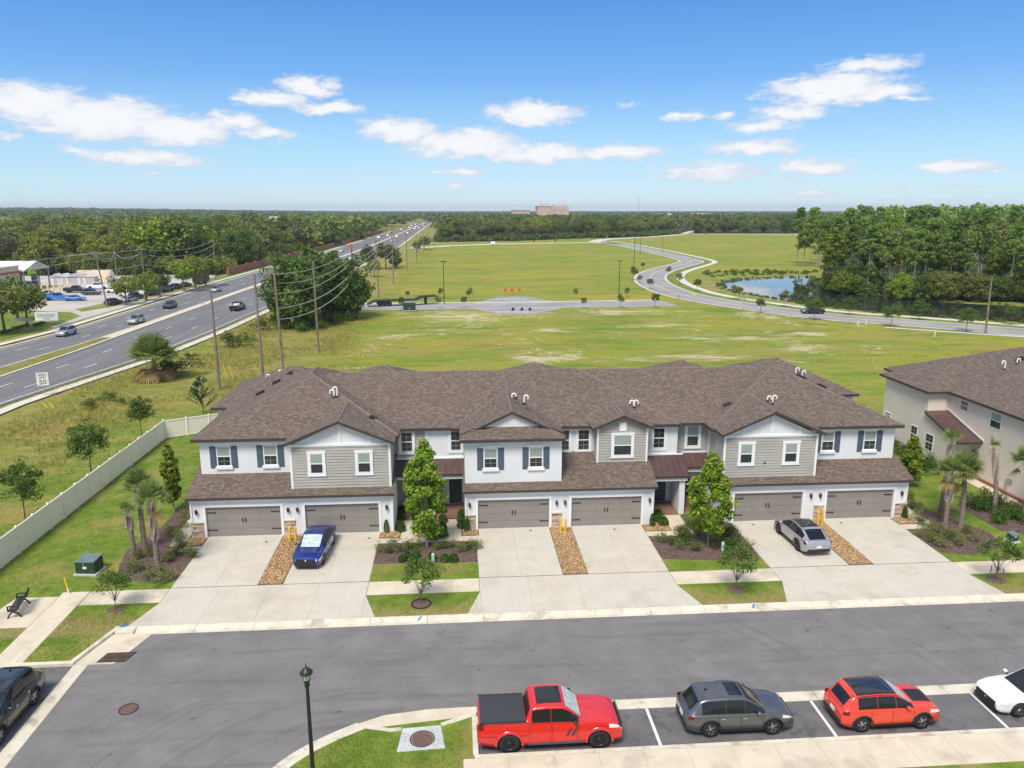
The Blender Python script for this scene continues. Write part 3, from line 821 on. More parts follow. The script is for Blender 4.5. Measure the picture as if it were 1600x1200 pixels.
V = []; F = []
for bed in BEDS:
    area = abs(sum(bed[i - 1][0] * bed[i][1] - bed[i][0] * bed[i - 1][1] for i in range(len(bed)))) / 2
    for (x, y) in scatter_in(bed, int(area * 70)):
        a = NR.uniform(0, 3.14); l = NR.uniform(.03, .09); w = NR.uniform(.01, .025); h = NR.uniform(.016, .045)
        ca, sa = math.cos(a), math.sin(a); k = len(V)
        V += [(x + ca * l - sa * w, y + sa * l + ca * w, h), (x + ca * l + sa * w, y + sa * l - ca * w, h + NR.uniform(-.01, .02)), (x - ca * l + sa * w, y - sa * l - ca * w, h), (x - ca * l - sa * w, y - sa * l + ca * w, h + .01)]
        F.append((k, k + 1, k + 2, k + 3))
o = link('mulch_chips', mesh_np('mulch_chips', V, F, 'mulch_chip'), None, 'stuff')
tag(o, 'brown bark chips covering the planting beds', 'mulch')

# painted stall lines in the bays
for (xa, xb) in ((8.05, 8.18), (15.54, 15.67), (23.08, 23.21), (30.6, 30.73), (38.1, 38.23)):
    structure('stall_line', MB().box(xa, xb, 26.95, 29.48, ZR - .05, ZR - .002), 'marking_white')
# small blue survey marks on the kerb
for (x, w) in ((-2.35, .1), (16.05, .12)):
    structure('kerb_mark', MB().add([(x, 37.66, ZR + .044), (x + w, 37.66, ZR + .044), (x + w + .15, 37.92, .006), (x + .15, 37.92, .006)], [(0, 1, 2, 3)]), 'blue_paint')

# storm drain at the left corner, manholes
structure('kerb_mark', MB().prism([(-17.95, 37.95), (-17.6, 37.95), (-17.45, 38.12), (-17.8, 38.16)], -.02, .014), 'blue_paint')
dr = empty('storm_drain', (-17.0, 35.6, 0), 0, 'rusty storm drain grate in its concrete apron at the street corner', 'drain')
MB().prism([(-1.9, -.85), (.15, -.85), (1.0, 1.85), (-1.55, 1.85), (-1.9, 1.2)], ZR - .1, ZR + .014).build('apron', 'concrete_walk', dr)
MB().prism([(-.75, -.72), (.62, -.72), (.86, .12), (-.55, .12)], ZR - .05, ZR + .022).build('frame', 'rust_black', dr)
for i in range(12):
    t = i / 11
    for (a0, a1) in ((-.68, -.34), (-.28, .06)):
        f0 = lambda t_, yy: -.70 + (yy + .72) * .24 + t_ * 1.24
        MB().add([(f0(t, a0) + .0, a0, ZR + .032), (f0(t, a0) + .06, a0, ZR + .032), (f0(t, a1) + .06, a1, ZR + .032), (f0(t, a1), a1, ZR + .032)], [(0, 1, 2, 3)]).build('bar', 'grate_rust', dr)


def manhole(loc, r, label, collar=None):
    e = empty('manhole', loc, 0, label, 'manhole')
    if collar: MB().prism(collar, -.1, .012).build('collar', 'concrete_grey', e)
    zz = .016 if collar else .0
    MB().lathe([(r + .05, zz), (r + .05, zz + .010), (r, zz + .010), (r, zz)], n=28).build('frame', 'rust_black', e)
    MB().lathe([(0.0, zz + .016), (r * .55, zz + .016), (r * .55, zz + .010), (r * .62, zz + .010), (r * .62, zz + .016), (r - .03, zz + .016), (r - .02, zz)], n=28, smooth=False).build('cover', 'manhole', e)


manhole((-14.7, 31.1, ZR + .004), .36, 'round iron manhole cover set flush in the grey lane near the storm drain')
manhole((-1.68, 28.0, 0.004), .47, 'rust brown manhole cover on a concrete collar in the corner lawn', [(-1.0, -.72), (.95, -.62), (.75, .82), (-.85, .72)])
# concrete throat of the kerb inlet beside it
structure('inlet_apron', MB().prism([(-4.35, 29.0), (-3.05, 28.75), (-2.6, 28.85), (-1.0, 28.9), (.1, 29.5), (.62, 29.5), (.62, 30.16), (-1.5, 30.12), (-3.4, 29.85), (-4.6, 29.3)], ZR - .1, ZR + .008), 'concrete_walk')
structure('inlet_wing', MB().prism([(-4.3, 28.9), (-3.0, 28.55), (-2.55, 28.6), (-2.6, 28.8), (-3.1, 28.78), (-4.3, 29.15)], -.2, .016), 'concrete_kerb')
structure('inlet_wing', MB().prism([(-.85, 28.75), (.42, 29.3), (.62, 29.45), (.4, 29.6), (-.95, 28.95)], -.2, .016), 'concrete_kerb')

# ---------------------------------------------------------------- highway
ZH = -0.10
HR_R = [(-53.5, 40), (-51.9, 88.7), (-50.0, 99.6), (-46.8, 117), (-44.8, 139.8), (-43.5, 170), (-41.5, 220), (-37, 400), (-36, 500), (-41, 1000), (-45, 1900)]
HR_L = [(-62, 40), (-59.9, 100), (-58.7, 125), (-58.3, 155), (-57.3, 213), (-52, 400), (-50.5, 500), (-52.5, 1000), (-53, 1900)]
HL_R = [(-67.5, 40), (-64.0, 110), (-61.9, 131), (-60.8, 157), (-59.8, 213), (-54.5, 400), (-53, 500), (-54.5, 1000), (-55, 1900)]
HL_L = [(-77.5, 40), (-72.2, 125), (-70.2, 145), (-70.5, 168), (-71.0, 248), (-67, 400), (-66, 500), (-64.5, 1000), (-63, 1900)]


def at_y(line, y):
    for i in range(len(line) - 1):
        if line[i][1] <= y <= line[i + 1][1]:
            t = (y - line[i][1]) / (line[i + 1][1] - line[i][1]); return line[i][0] + t * (line[i + 1][0] - line[i][0])
    return line[-1][0] if y > line[-1][1] else line[0][0]


YS = [40 + 6 * i for i in range(30)] + [220 + 30 * i for i in range(20)] + [850, 1000, 1300, 1900]


def between(a, b_, za, zb, y0=40, y1=1900, oa=0., ob=0.):
    ys = [y for y in YS if y0 <= y <= y1]
    return MB().grid([[(at_y(a, y) + oa, y, za) for y in ys], [(at_y(b_, y) + ob, y, zb) for y in ys]], smooth=False)


hw = empty('highway'); hw['kind'] = 'structure'
between(HR_L, HR_R, ZH, ZH, oa=-.3, ob=.6).build('carriageway', 'asphalt_highway', hw)
between(HL_L, HL_R, ZH, ZH, oa=-.5, ob=.3).build('carriageway', 'asphalt_highway', hw)
mp = between(HL_R, HR_L, ZH + .06, ZH + .06, oa=.3, ob=-.3, y1=139); mp.build('median', 'median_grass', hw)
between(HL_R, HR_L, ZH + .07, ZH + .07, oa=.2, ob=-.3, y0=136).build('median', 'concrete_walk', hw)
between(HR_L, HR_L, ZH + .09, ZH + .09, oa=-.75, ob=-.25, y1=300).build('median_kerb', 'concrete_kerb', hw)
between(HL_R, HL_R, ZH + .09, ZH + .09, oa=.25, ob=.55, y1=300).build('median_kerb', 'concrete_kerb', hw)
between(HL_L, HL_L, ZH + .05, ZH + .05, oa=-.9, ob=-.4, y1=600).build('edge_kerb', 'concrete_kerb', hw)
between(HR_R, HR_R, ZH + .012, ZH + .012, oa=-.28, ob=-.08).build('edge_line', 'highway_marking', hw)
between(HL_L, HL_L, ZH + .012, ZH + .012, oa=.15, ob=.32).build('edge_line', 'highway_marking', hw)
structure('highway_walk', between(HR_R, HR_R, ZH + .10, ZH + .10, oa=1.7, ob=3.1), 'far_walk')
structure('highway_walk', between(HL_L, HL_L, ZH + .10, ZH + .10, oa=-3.6, ob=-2.0, y1=900), 'far_walk')
structure('highway_shoulder', between(HL_L, HL_L, ZH + .02, ZH + .02, oa=-9, ob=-.5, y0=245, y1=900), 'lawn_side')
dash = MB().add([(-.09, -1.55, 0), (.09, -1.55, 0), (.09, 1.55, 0), (-.09, 1.55, 0)], [(0, 1, 2, 3)]).mesh('lane_dash', 'highway_marking')
for (A, B, fr) in ((HR_L, HR_R, (1 / 3, 2 / 3)), (HL_L, HL_R, (1 / 3, 2 / 3))):
    for f in fr:
        y = 62.0 + (3 if A is HL_L else 0)
        while y < 330:
            xa = at_y(A, y) * (1 - f) + at_y(B, y) * f; xb = at_y(A, y + 3) * (1 - f) + at_y(B, y + 3) * f
            d = link('lane_dash', dash, hw); d.location = (xa, y, ZH + .012); d.rotation_euler = (0, 0, -math.atan2(xb - xa, 3))
            y += 12.2

# car park of the store beyond the highway
lot = structure('car_park', MB().prism([(-190, 150), (-75.5, 150), (-75.2, 200), (-75.0, 246), (-82, 272), (-190, 272)], -.3, -.11), 'lot_paving')
isl = [G(x, y, -.09) for x, y in [(-120, 552), (0, 531), (70, 514), (126, 494), (112, 488), (60, 486), (0, 487), (-120, 492)]]
sheet('sign_lawn', [(p.x, p.y) for p in isl], -.085, 'lawn', .1)
isl = [G(x, y, -.09) for x, y in [(128, 487), (180, 478), (260, 459), (352, 438), (352, 432), (300, 443), (240, 455), (170, 472), (118, 483)]]
sheet('tree_island', [(p.x, p.y) for p in isl], -.085, 'verge', .1)

# ---------------------------------------------------------------- far road, walks, pond
ZF = -0.14
cl_px = [(1700, 527), (1600, 519.5), (1500, 511), (1400, 503), (1300, 495.5), (1220, 486), (1150, 476), (1090, 466), (1050, 456), (1022, 443), (1016, 433), (1026, 425), (1048, 418), (1072, 412), (1080, 408), (1062, 402.5), (1030, 395), (1000, 388.5), (970, 382.5), (935, 377)]
cl_w = smooth_line([G(x, y, ZF) for x, y in cl_px], 5)
structure('curving_road', ribbon(cl_w, 4.6, 4.6, ZF), 'asphalt_far')
structure('curving_road_kerb', ribbon(cl_w, -4.6, 5.3, ZF + .03), 'far_walk')
structure('curving_road_kerb', ribbon(cl_w, 5.3, -4.6, ZF + .03), 'far_walk')
structure('curving_walk', ribbon(cl_w, -8.6, 11.0, ZF + .04), 'far_walk')
structure('curving_road_grass', ribbon(cl_w, -5.3, 8.6, ZF + .02), 'lawn')
structure('centre_line', ribbon(cl_w, .14, .14, ZF + .014), 'sign_yellow')
sr = [G(x, y, ZF) for x, y in [(560, 480), (640, 480), (740, 478.5), (870, 477), (1000, 475), (1048, 474)]]
structure('side_road', ribbon(smooth_line(sr, 4), 5.0, 4.2, ZF + .004), 'asphalt_far')
structure('side_road_walk', ribbon(smooth_line(sr, 4), 8.2, -6.6, ZF + .02), 'far_walk')
structure('side_road_kerb', ribbon(smooth_line(sr, 4), 5.5, -5.0, ZF + .02), 'far_walk')
structure('side_road_kerb', ribbon(smooth_line(sr, 4), -4.2, 4.7, ZF + .02), 'far_walk')
tc = [G(x, y, ZF) for x, y in [(742, 474), (770, 466), (780, 464), (822, 463), (836, 466), (880, 473), (880, 481), (850, 487), (832, 491), (785, 491), (765, 487), (742, 483)]]
structure('turning_circle', MB().prism([(p.x, p.y) for p in tc], ZF - .1, ZF + .008), 'asphalt_far')
for px in (778, 792, 806, 820):
    for (py, w) in ((467.5, .9), (487.5, .9)):
        q = G(px, py, ZF); structure('stop_bar', MB().box(q.x - .8, q.x + .8, q.y - .35, q.y + .35, ZF - .02, ZF + .02), 'highway_marking')
br = [G(x, y, ZF) for x, y in [(640, 388), (700, 384), (770, 381.5), (860, 379.8), (930, 379), (985, 381)]]
structure('back_road', ribbon(br, 4.5, 4.5, ZF), 'far_walk')
fr = [(93, 505), (125, 560), (170, 610), (235, 690), (300, 800), (360, 1000)]
fr = [G(x, y, ZF) for x, y in [(930, 378), (945, 374), (990, 371.5), (1040, 368.3), (1065, 365.5), (1085, 361), (1090, 358.5)]]
structure('distant_road', ribbon(smooth_line(fr, 3), 5, 5, ZF + .01), 'far_walk')
dr2 = [G(x, y, ZF) for x, y in [(1080, 365.3), (1150, 366.2), (1230, 366.6), (1300, 366.5)]]
structure('distant_road', ribbon(dr2, 4, 4, ZF + .006), 'far_walk')
pond = [G(x, y, ZF) for x, y in [(1124, 446), (1134, 440), (1160, 436.5), (1200, 434.5), (1262, 433), (1320, 440), (1380, 455), (1450, 470), (1620, 480), (1720, 484), (1720, 511), (1600, 503.5), (1500, 498), (1400, 491), (1330, 484), (1262, 477), (1215, 468.5), (1180, 462), (1140, 454)]]
pond_poly = [(p.x, p.y) for p in smooth_line(pond + [pond[0]], 3)[:-1]]
structure('field_walk', ribbon([G(x, y, ZF) for x, y in [(1383, 511.5), (1450, 516.5), (1530, 522), (1640, 529)]], .6, .6, ZF + .02), 'far_walk')
structure('pond', MB().prism(pond_poly, ZF - .05, ZF + .003), 'pond_water')
# drier bank round the pond
V = []
bank = []
for i, p in enumerate(pond_poly):
    c = Vector((105, 205)); d = (Vector(p) - c).normalized(); bank.append((p[0] + d.x * 5, p[1] + d.y * (9 if p[1] > 205 else 2)))
structure('pond_bank', MB().prism(bank, ZF - .1, ZF - .004), 'verge')
fl = [G(x, y) for x, y in [(1262, 433), (1275, 420), (1285, 400), (1290, 380)]]
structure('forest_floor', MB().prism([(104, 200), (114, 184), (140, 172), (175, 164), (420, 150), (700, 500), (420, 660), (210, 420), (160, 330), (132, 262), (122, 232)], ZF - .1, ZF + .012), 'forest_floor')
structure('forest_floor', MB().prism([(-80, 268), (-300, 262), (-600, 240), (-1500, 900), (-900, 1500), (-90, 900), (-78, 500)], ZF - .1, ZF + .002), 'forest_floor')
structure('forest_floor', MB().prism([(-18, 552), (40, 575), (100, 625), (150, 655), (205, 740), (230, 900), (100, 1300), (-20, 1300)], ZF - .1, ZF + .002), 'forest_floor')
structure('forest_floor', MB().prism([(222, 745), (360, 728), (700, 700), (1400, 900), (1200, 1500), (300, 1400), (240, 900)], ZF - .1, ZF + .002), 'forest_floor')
# ------------------------------------------------------------------ buildings
simple('ridge_cap', (.185, .150, .128), .9, var=.2, vscale=5)


def wpart(root, mb, name, mat, uv=False, kind=None):
    """part of a building, modelled in world coordinates"""
    o = mb.build(name, mat, root, uv, kind)
    o.matrix_parent_inverse = Matrix.Translation(-Vector(root.location))
    return o


class Face:
    """a wall plane: origin, direction along it (U), outward normal (N)"""
    def __init__(self, org, U, N): self.o = Vector(org); self.U = Vector(U); self.N = Vector(N)
    def p(self, u, v, n): return self.o + self.U * u + self.N * n + Vector((0, 0, v))
    def box(self, mb, u0, u1, v0, v1, n0, n1):
        vs = [self.p(u, v, n) for u in (u0, u1) for v in (v0, v1) for n in (n0, n1)]
        return mb.add(vs, [(0, 1, 3, 2), (4, 6, 7, 5), (0, 4, 5, 1), (2, 3, 7, 6), (0, 2, 6, 4), (1, 5, 7, 3)])


def front(Y): return Face((0, Y, 0), (1, 0, 0), (0, -1, 0))
def leftf(X): return Face((X, 0, 0), (0, 1, 0), (-1, 0, 0))


def window(root, fc, u0, u1, v0, v1, style='trim', blind=True, grid=True):
    """double hung window; style trim = wide boards, shutter = head, sill and shutters"""
    t = .16
    fr = MB()
    if style == 'trim':
        fc.box(fr, u0 - t, u0, v0 - .02, v1 + .02, 0, .055); fc.box(fr, u1, u1 + t, v0 - .02, v1 + .02, 0, .055)
        fc.box(fr, u0 - t - .03, u1 + t + .03, v1 + .02, v1 + .19, 0, .065); fc.box(fr, u0 - t - .02, u1 + t + .02, v0 - .19, v0 - .02, 0, .06)
    elif style == 'shutter':
        fc.box(fr, u0 - .16, u1 + .16, v1 + .03, v1 + .22, 0, .05)
    else:
        fc.box(fr, u0 - .05, u1 + .05, v1 + .002, v1 + .05, 0, .03)
    fc.box(fr, u0 - .002, u0 + .05, v0, v1, 0, .04); fc.box(fr, u1 - .05, u1 + .002, v0, v1, 0, .04)
    fc.box(fr, u0 + .05, u1 - .05, v1 - .05, v1, 0, .04); fc.box(fr, u0 + .05, u1 - .05, v0, v0 + .05, 0, .04)
    vm = (v0 + v1) / 2
    fc.box(fr, u0 + .05, u1 - .05, vm - .03, vm + .03, 0, .045)
    w = wpart(root, fr, 'window', 'trim_white')
    mb = MB(); fc.box(mb, u0 + .045, u1 - .045, vm + .03, v1 - .045, 0, .018); mb.build('pane', 'window_blind' if blind else 'window_glass', w)
    mb = MB(); fc.box(mb, u0 + .045, u1 - .045, v0 + .045, vm - .03, 0, .012); mb.build('pane', 'window_glass', w)
    if grid:
        mb = MB()
        for (a, b_) in ((v0, vm), (vm, v1)):
            fc.box(mb, (u0 + u1) / 2 - .009, (u0 + u1) / 2 + .009, a + .05, b_ - .05, 0, .024)
            fc.box(mb, u0 + .05, u1 - .05, (a + b_) / 2 - .009, (a + b_) / 2 + .009, 0, .022)
        mb.build('muntin', 'siding_grey', w)
    if style == 'shutter':
        mb = MB(); fc.box(mb, u0 - .12, u1 + .12, v0 - .2, v0 - .0, 0, .12); mb.build('sill', 'trim_white', w)
        for (a, b_) in ((u0 - .46, u0 - .05), (u1 + .05, u1 + .46)):
            mb = MB(); fc.box(mb, a, b_, v0 - .12, v1 + .02, 0, .04)
            for k in range(2):
                lo = v0 - .05 + k * (v1 - v0 + .06) / 2; fc.box(mb, a + .06, b_ - .06, lo, lo + (v1 - v0) / 2 - .06, .04, .055)
            mb.build('shutter', 'shutter_blue', w)
    return w


def siding(root, fc, u0, u1, v0, v1, clip=None, name='siding'):
    """lap boards; clip(v) -> (u0, u1) narrows them under a gable"""
    mb = MB(); e = .20; v = v0
    while v < v1 - .01:
        t = min(v + e, v1); a, b_ = (u0, u1) if clip is None else clip(t)
        if b_ - a > .05:
            vs = [fc.p(a, v, .004), fc.p(b_, v, .004), fc.p(a, v, .05), fc.p(b_, v, .05), fc.p(a, t, .006), fc.p(b_, t, .006)]
            mb.add(vs, [(2, 3, 5, 4), (0, 1, 3, 2), (0, 2, 4), (1, 5, 3)])
        v = t
    return wpart(root, mb, name, 'siding_grey', kind='stuff')


def roof_poly(root, polys, name='roof_slope', deck=.17, mat='shingle'):
    """sloped planes: deck in fascia colour with shingles on top"""
    d = MB(); s = MB()
    for p in polys:
        P = [Vector(q) for q in p]; c = sum(P, Vector()) / len(P)
        d.ext(P, (0, 0, -1), deck)
        Q = [q + (q - c).normalized() * .03 + Vector((0, 0, .003)) for q in P]
        s.ext(Q, (0, 0, 1), .028)
    r = wpart(root, s, name, mat, uv=True)
    d.build('fascia', 'fascia', r)
    return r


def hip_roof(root, x0, x1, y0, y1, ze, sl, name='roof', caps=True):
    w, d = x1 - x0, y1 - y0; r = min(w, d) / 2; zr = ze + r * sl
    A, B, C, D = (x0, y0, ze), (x1, y0, ze), (x1, y1, ze), (x0, y1, ze)
    if w >= d: P, Q = (x0 + r, y0 + r, zr), (x1 - r, y0 + r, zr); F = [(A, B, Q, P), (B, C, Q), (C, D, P, Q), (D, A, P)]
    else: P, Q = (x0 + r, y0 + r, zr), (x0 + r, y1 - r, zr); F = [(A, B, P), (B, C, Q, P), (C, D, Q), (D, A, P, Q)]
    mb = MB()
    for f in F: mb.add(f, [tuple(range(len(f)))])
    o = wpart(root, mb, name, 'shingle', uv=True)
    fa = MB(); t = .05; zb = ze - .2; zt = ze + .012
    fa.box(x0, x1, y0 - .004, y0 + t, zb, zt); fa.box(x0, x1, y1 - t, y1 + .004, zb, zt); fa.box(x0 - .004, x0 + t, y0 + t, y1 - t, zb, zt); fa.box(x1 - t, x1 + .004, y0 + t, y1 - t, zb, zt)
    fa.build('fascia', 'fascia', o)
    MB().box(x0 + t, x1 - t, y0 + t, y1 - t, ze - .16, ze - .12).build('soffit', 'trim_white', o)
    if caps:
        cp = MB()
        for (a, b_) in ((A, P), (B, Q if w >= d else P), (P, Q)):
            a = Vector(a); b_ = Vector(b_)
            if (b_ - a).length > .2: cp.path([a + (b_ - a) * .02 + Vector((0, 0, -.02)), b_ + Vector((0, 0, -.02))], .075, n=6)
        cp.build('ridge_cap', 'ridge_cap', o)
    return o


def gable_roof(root, x0, x1, ze, za, y0, y1, name='gable_roof'):
    xc = (x0 + x1) / 2
    r = roof_poly(root, [[(x0, y0, ze), (xc, y0, za), (xc, y1, za), (x0, y1, ze)], [(xc, y0, za), (x1, y0, ze), (x1, y1, ze), (xc, y1, za)]], name)
    MB().path([(xc, y0, za + .02), (xc, y1, za + .02)], .08, n=6).build('ridge_cap', 'ridge_cap', r)
    return r


def garage_door(root, x0, x1, Y, h=2.13):
    mb = MB().box(x0 - .02, x1 + .02, Y, Y + .06, 0.0, h)
    g = wpart(root, mb, 'garage_door', 'garage_paint')
    for i in range(4):
        z0 = .01 + i * h / 4; z1 = z0 + h / 4 - .010
        s = MB().box(x0, x1, Y - .03, Y - .001, z0, z1)
        n = 8; pw = (x1 - x0) / n
        for k in range(n):
            a = x0 + k * pw + .06; s.box(a, a + pw - .12, Y - .036, Y - .031, z0 + .07, z1 - .07)
        s.build('panel', 'garage_paint', g)
    for xx, sg in ((x0 + .04, 1), (x1 - .04, -1)):
        for zz in (h * .22, h * .80):
            mb = MB(); a, b_ = sorted((xx, xx + sg * .52)); mb.box(a, b_, Y - .062, Y - .043, zz - .028, zz + .028)
            tip = xx + sg * .52; mb.box(min(tip, tip + sg * .07), max(tip, tip + sg * .07), Y - .062, Y - .043, zz - .05, zz + .05)
            mb.build('hinge', 'black_iron', g)
    xm = (x0 + x1) / 2
    for sg in (-1, 1):
        MB().box(xm + sg * .10 - .028, xm + sg * .10 + .028, Y - .09, Y - .043, h * .47, h * .47 + .30).build('handle', 'black_iron', g)
    tr = MB(); yo = Y - .19
    tr.box(x0 - .17, x0 - .005, yo, Y + .02, 0, h + .0); tr.box(x1 + .005, x1 + .17, yo, Y + .02, 0, h + .0); tr.box(x0 - .20, x1 + .20, yo - .012, Y + .02, h + .004, h + .17)
    tr.build('frame', 'trim_white', g)
    MB().box(x0 - .02, x1 + .02, Y - .25, Y - .10, -.01, .016).build('threshold', 'concrete_grey', g)


def lantern(root, x, Y, z):
    mb = MB().box(x - .05, x + .05, Y - .03, Y, z - .12, z + .12)
    mb.tube((x, Y - .03, z + .06), (x, Y - .14, z + .06), .018, n=6)
    mb.lathe([(.0, z + .2), (.03, z + .17), (.12, z + .07), (.10, z + .05)], (x, Y - .14, 0), n=8, smooth=False)
    mb.lathe([(.085, z + .05), (.055, z - .17), (.0, z - .21)], (x, Y - .14, 0), n=8, smooth=False)
    w = wpart(root, mb, 'wall_lantern', 'black_iron')


def stone_pier(root, x0, x1, Y, h=1.05):
    """ledgestone facing, stone by stone, with a cap"""
    rnd = random.Random(int(x0 * 100)); mb = MB(); z = 0.01
    while z < h - .05:
        hh = min(rnd.choice((.08, .1, .13, .16)), h - z); x = x0
        while x < x1 - .02:
            l = min(rnd.uniform(.14, .42), x1 - x)
            if x1 - x - l < .08: l = x1 - x
            pr = rnd.uniform(.045, .085)
            mb.box(x + .006, x + l - .006, Y - pr, Y - .002, z + .006, z + hh - .006); x += l
        z += hh
    p = wpart(root, mb, 'stone_veneer', 'stone_block', kind='stuff')
    MB().box(x0 + .001, x1 - .001, Y - .035, Y - .003, .0, h).build('mortar', 'stone_veneer', p)
    MB().box(x0 - .02, x1 + .02, Y - .12, Y - .004, h, h + .07).build('cap', 'concrete_walk', p)


def vent_pipe(root, p, h, s=1):
    r = .055; x, y, z = p
    pts = [(x, y, z - .2), (x, y, z + h)]
    for k in range(1, 8):
        a = math.pi * k / 7; pts.append((x + s * .14 * (1 - math.cos(a)), y, z + h + .14 * math.sin(a)))
    pts.append((x + s * .28, y, z + h - .12))
    v = wpart(root, MB().path(pts, r, n=8), 'vent_pipe', 'pipe_white')
    MB().lathe([(.14, z - .08), (.09, z + .08), (.06, z + .12)], (x, y, 0), n=8).build('flashing', 'rubber', v)


def zat(y, y0, ze, sl): return ze + (y - y0) * sl


def roof_vent(root, c, slx, sly):
    """low box vent lying on the slope (dz/dx, dz/dy)"""
    M = Matrix(((1, 0, -slx), (0, 1, -sly), (slx, sly, 1))).to_3x3()
    mb = MB().obox(Vector(c) + Vector((0, 0, .10)), .26, .26, .07, M); mb.obox(Vector(c) + Vector((0, 0, .02)), .33, .33, .015, M)
    wpart(root, mb, 'roof_vent', 'rubber')


def entry_door(root, x0, x1, Y, z0, z1, wreath=False, mat='door_teal'):
    d = wpart(root, MB().box(x0, x1, Y - .03, Y + .02, z0, z1), 'front_door', mat)
    mb = MB(); w = x1 - x0
    for (a, b_) in ((.12, .46), (.54, .88)):
        for (c, e) in ((.06, .36), (.42, .70), (.76, .94)):
            mb.box(x0 + a * w, x0 + b_ * w, Y - .045, Y - .031, z0 + c * (z1 - z0), z0 + e * (z1 - z0))
    mb.build('panel', mat, d)
    fr = MB().box(x0 - .13, x0 - .004, Y - .06, Y + .02, z0, z1 + .12).box(x1 + .004, x1 + .13, Y - .06, Y + .02, z0, z1 + .12).box(x0 - .004, x1 + .004, Y - .06, Y + .02, z1 + .004, z1 + .12)
    fr.build('frame', 'trim_white', d)
    MB().lathe([(.0, -.04), (.03, -.03), (.03, .0), (.012, .012), (.012, .05)], (x1 - .09, Y - .06, z0 + 1.0), n=8, axis='y').build('handle', 'chrome', d)
    MB().box(x0 - .05, x1 + .05, Y - .12, Y - .031, z0 - .03, z0).build('threshold', 'concrete_grey', d)
    if wreath:
        tor = MB()
        cx, cz = (x0 + x1) / 2, z1 - .5
        tor.path([(cx + .2 * math.cos(a), Y - .07, cz + .2 * math.sin(a)) for a in [2 * math.pi * i / 14 for i in range(15)]], .05, n=6)
        tor.build('wreath', 'leaf_dry', d)


def metal_roof(root, x0, x1, y0, z0, y1, z1):
    n = max(2, round((x1 - x0) / .42))
    r = roof_poly(root, [[(x0, y0, z0), (x1, y0, z0), (x1, y1, z1), (x0, y1, z1)]], 'metal_roof', .14, 'metal_roof')
    for i in range(n + 1):
        x = x0 + (x1 - x0) * i / n
        MB().ext([(x - .016, y0 - .02, z0 + .03), (x + .016, y0 - .02, z0 + .03), (x + .016, y1, z1 + .03), (x - .016, y1, z1 + .03)], (0, 0, 1), .055).build('seam', 'metal_roof', r)
    MB().box(x0 - .02, x1 + .02, y1 - .1, y1 - .002, z1 + .03, z1 + .13).build('flashing', 'trim_white', r)
    wpart(root, MB().box(x0 + .06, x1 - .06, y0 + .12, y0 + .3, z0 - .38, z0 - .13), 'beam', 'trim_white')
    return r


# ---------------------------------------------------------------- the row of six townhouses
T = empty('townhouse_row', (7, 49.4, 0), 0, 'row of six white and grey townhouses with brown shingle roofs and garages', 'building')
SW = 'stucco_white'; WY = 49.28; DY = 49.43; SL = .43; ZE = 6.4
doors = [(-16.81, -11.93), (-10.31, -5.43), (1.28, 6.16), (7.70, 12.58), (19.17, 24.05), (25.83, 30.71)]
for (gx0, gx1, da, db) in ((-17.82, -4.42, doors[0], doors[1]), (.38, 13.46, doors[2], doors[3]), (18.32, 31.72, doors[4], doors[5])):
    mb = MB()
    mb.box(gx0, da[0] - .02, WY, 49.7, 0, 2.8).box(da[1] + .02, db[0] - .02, WY, 49.7, 0, 2.8).box(db[1] + .02, gx1, WY, 49.7, 0, 2.8)
    mb.box(da[0] - .02, da[1] + .02, WY, 49.7, 2.135, 2.8).box(db[0] - .02, db[1] + .02, WY, 49.7, 2.135, 2.8)
    wpart(T, mb, 'garage_wall', SW)
    wpart(T, MB().box(gx0 + .01, gx1 - .01, 49.7, 53.2, 0, 2.85), 'garage_body', SW)
    garage_door(T, *da, DY); garage_door(T, *db, DY)
    # lanterns either side
    for x in (da[0] - .58, (da[1] * .68 + db[0] * .32), (da[1] * .30 + db[0] * .70), db[1] + .55): lantern(T, x, WY, 1.85)
    # pent roof over the garages
    y0, z0, y1 = 48.92, 2.90, 53.0
    r = roof_poly(T, [[(gx0 - .12, y0, z0), (gx1 + .12, y0, z0), (gx1 + .02, y1, z0 + .417 * (y1 - y0)), (gx0 + .08, y1, z0 + .417 * (y1 - y0))]], 'pent_roof', .17)
    wpart(T, MB().box(gx0 + .02, gx1 - .02, 49.0, WY - .002, 2.68, 2.72), 'soffit', 'trim_white')
for x in (-17.72, -4.5, .47, 13.36, 18.42, 31.62):
    wpart(T, MB().box(x - .045, x + .045, WY - .09, WY - .004, 1.15 if x in (-17.72, .47, 31.62) else .1, 2.7), 'downspout', 'trim_white')
stone_pier(T, -17.82, -17.0, WY); stone_pier(T, -11.73, -11.0, WY)
stone_pier(T, .38, 1.09, WY); stone_pier(T, 6.35, 7.0, WY)
stone_pier(T, 24.95, 25.64, WY); stone_pier(T, 30.9, 31.72, WY)

# upper storeys
wpart(T, MB().box(-17.45, -4.55, 51.1, 66.3, 2.5, 6.28), 'wall', SW)
wpart(T, MB().box(-17.42, -4.6, 53.2, 66.2, 0, 2.5), 'wall', SW)
wpart(T, MB().box(-18.7, -12, 59.6, 67.5, 0, 6.28), 'wall', SW)
wpart(T, MB().box(.42, 13.42, 52.5, 66, 2.5, 6.3), 'wall', SW)
wpart(T, MB().box(.44, 13.40, 53.2, 65.9, 0, 2.5), 'wall', SW)
wpart(T, MB().box(18.35, 31.4, 51.1, 66.3, 2.5, 6.28), 'wall', SW)
wpart(T, MB().box(18.4, 31.38, 53.2, 66.2, 0, 2.5), 'wall', SW)
wpart(T, MB().box(26, 33.0, 60.2, 67.5, 0, 6.28), 'wall', SW)
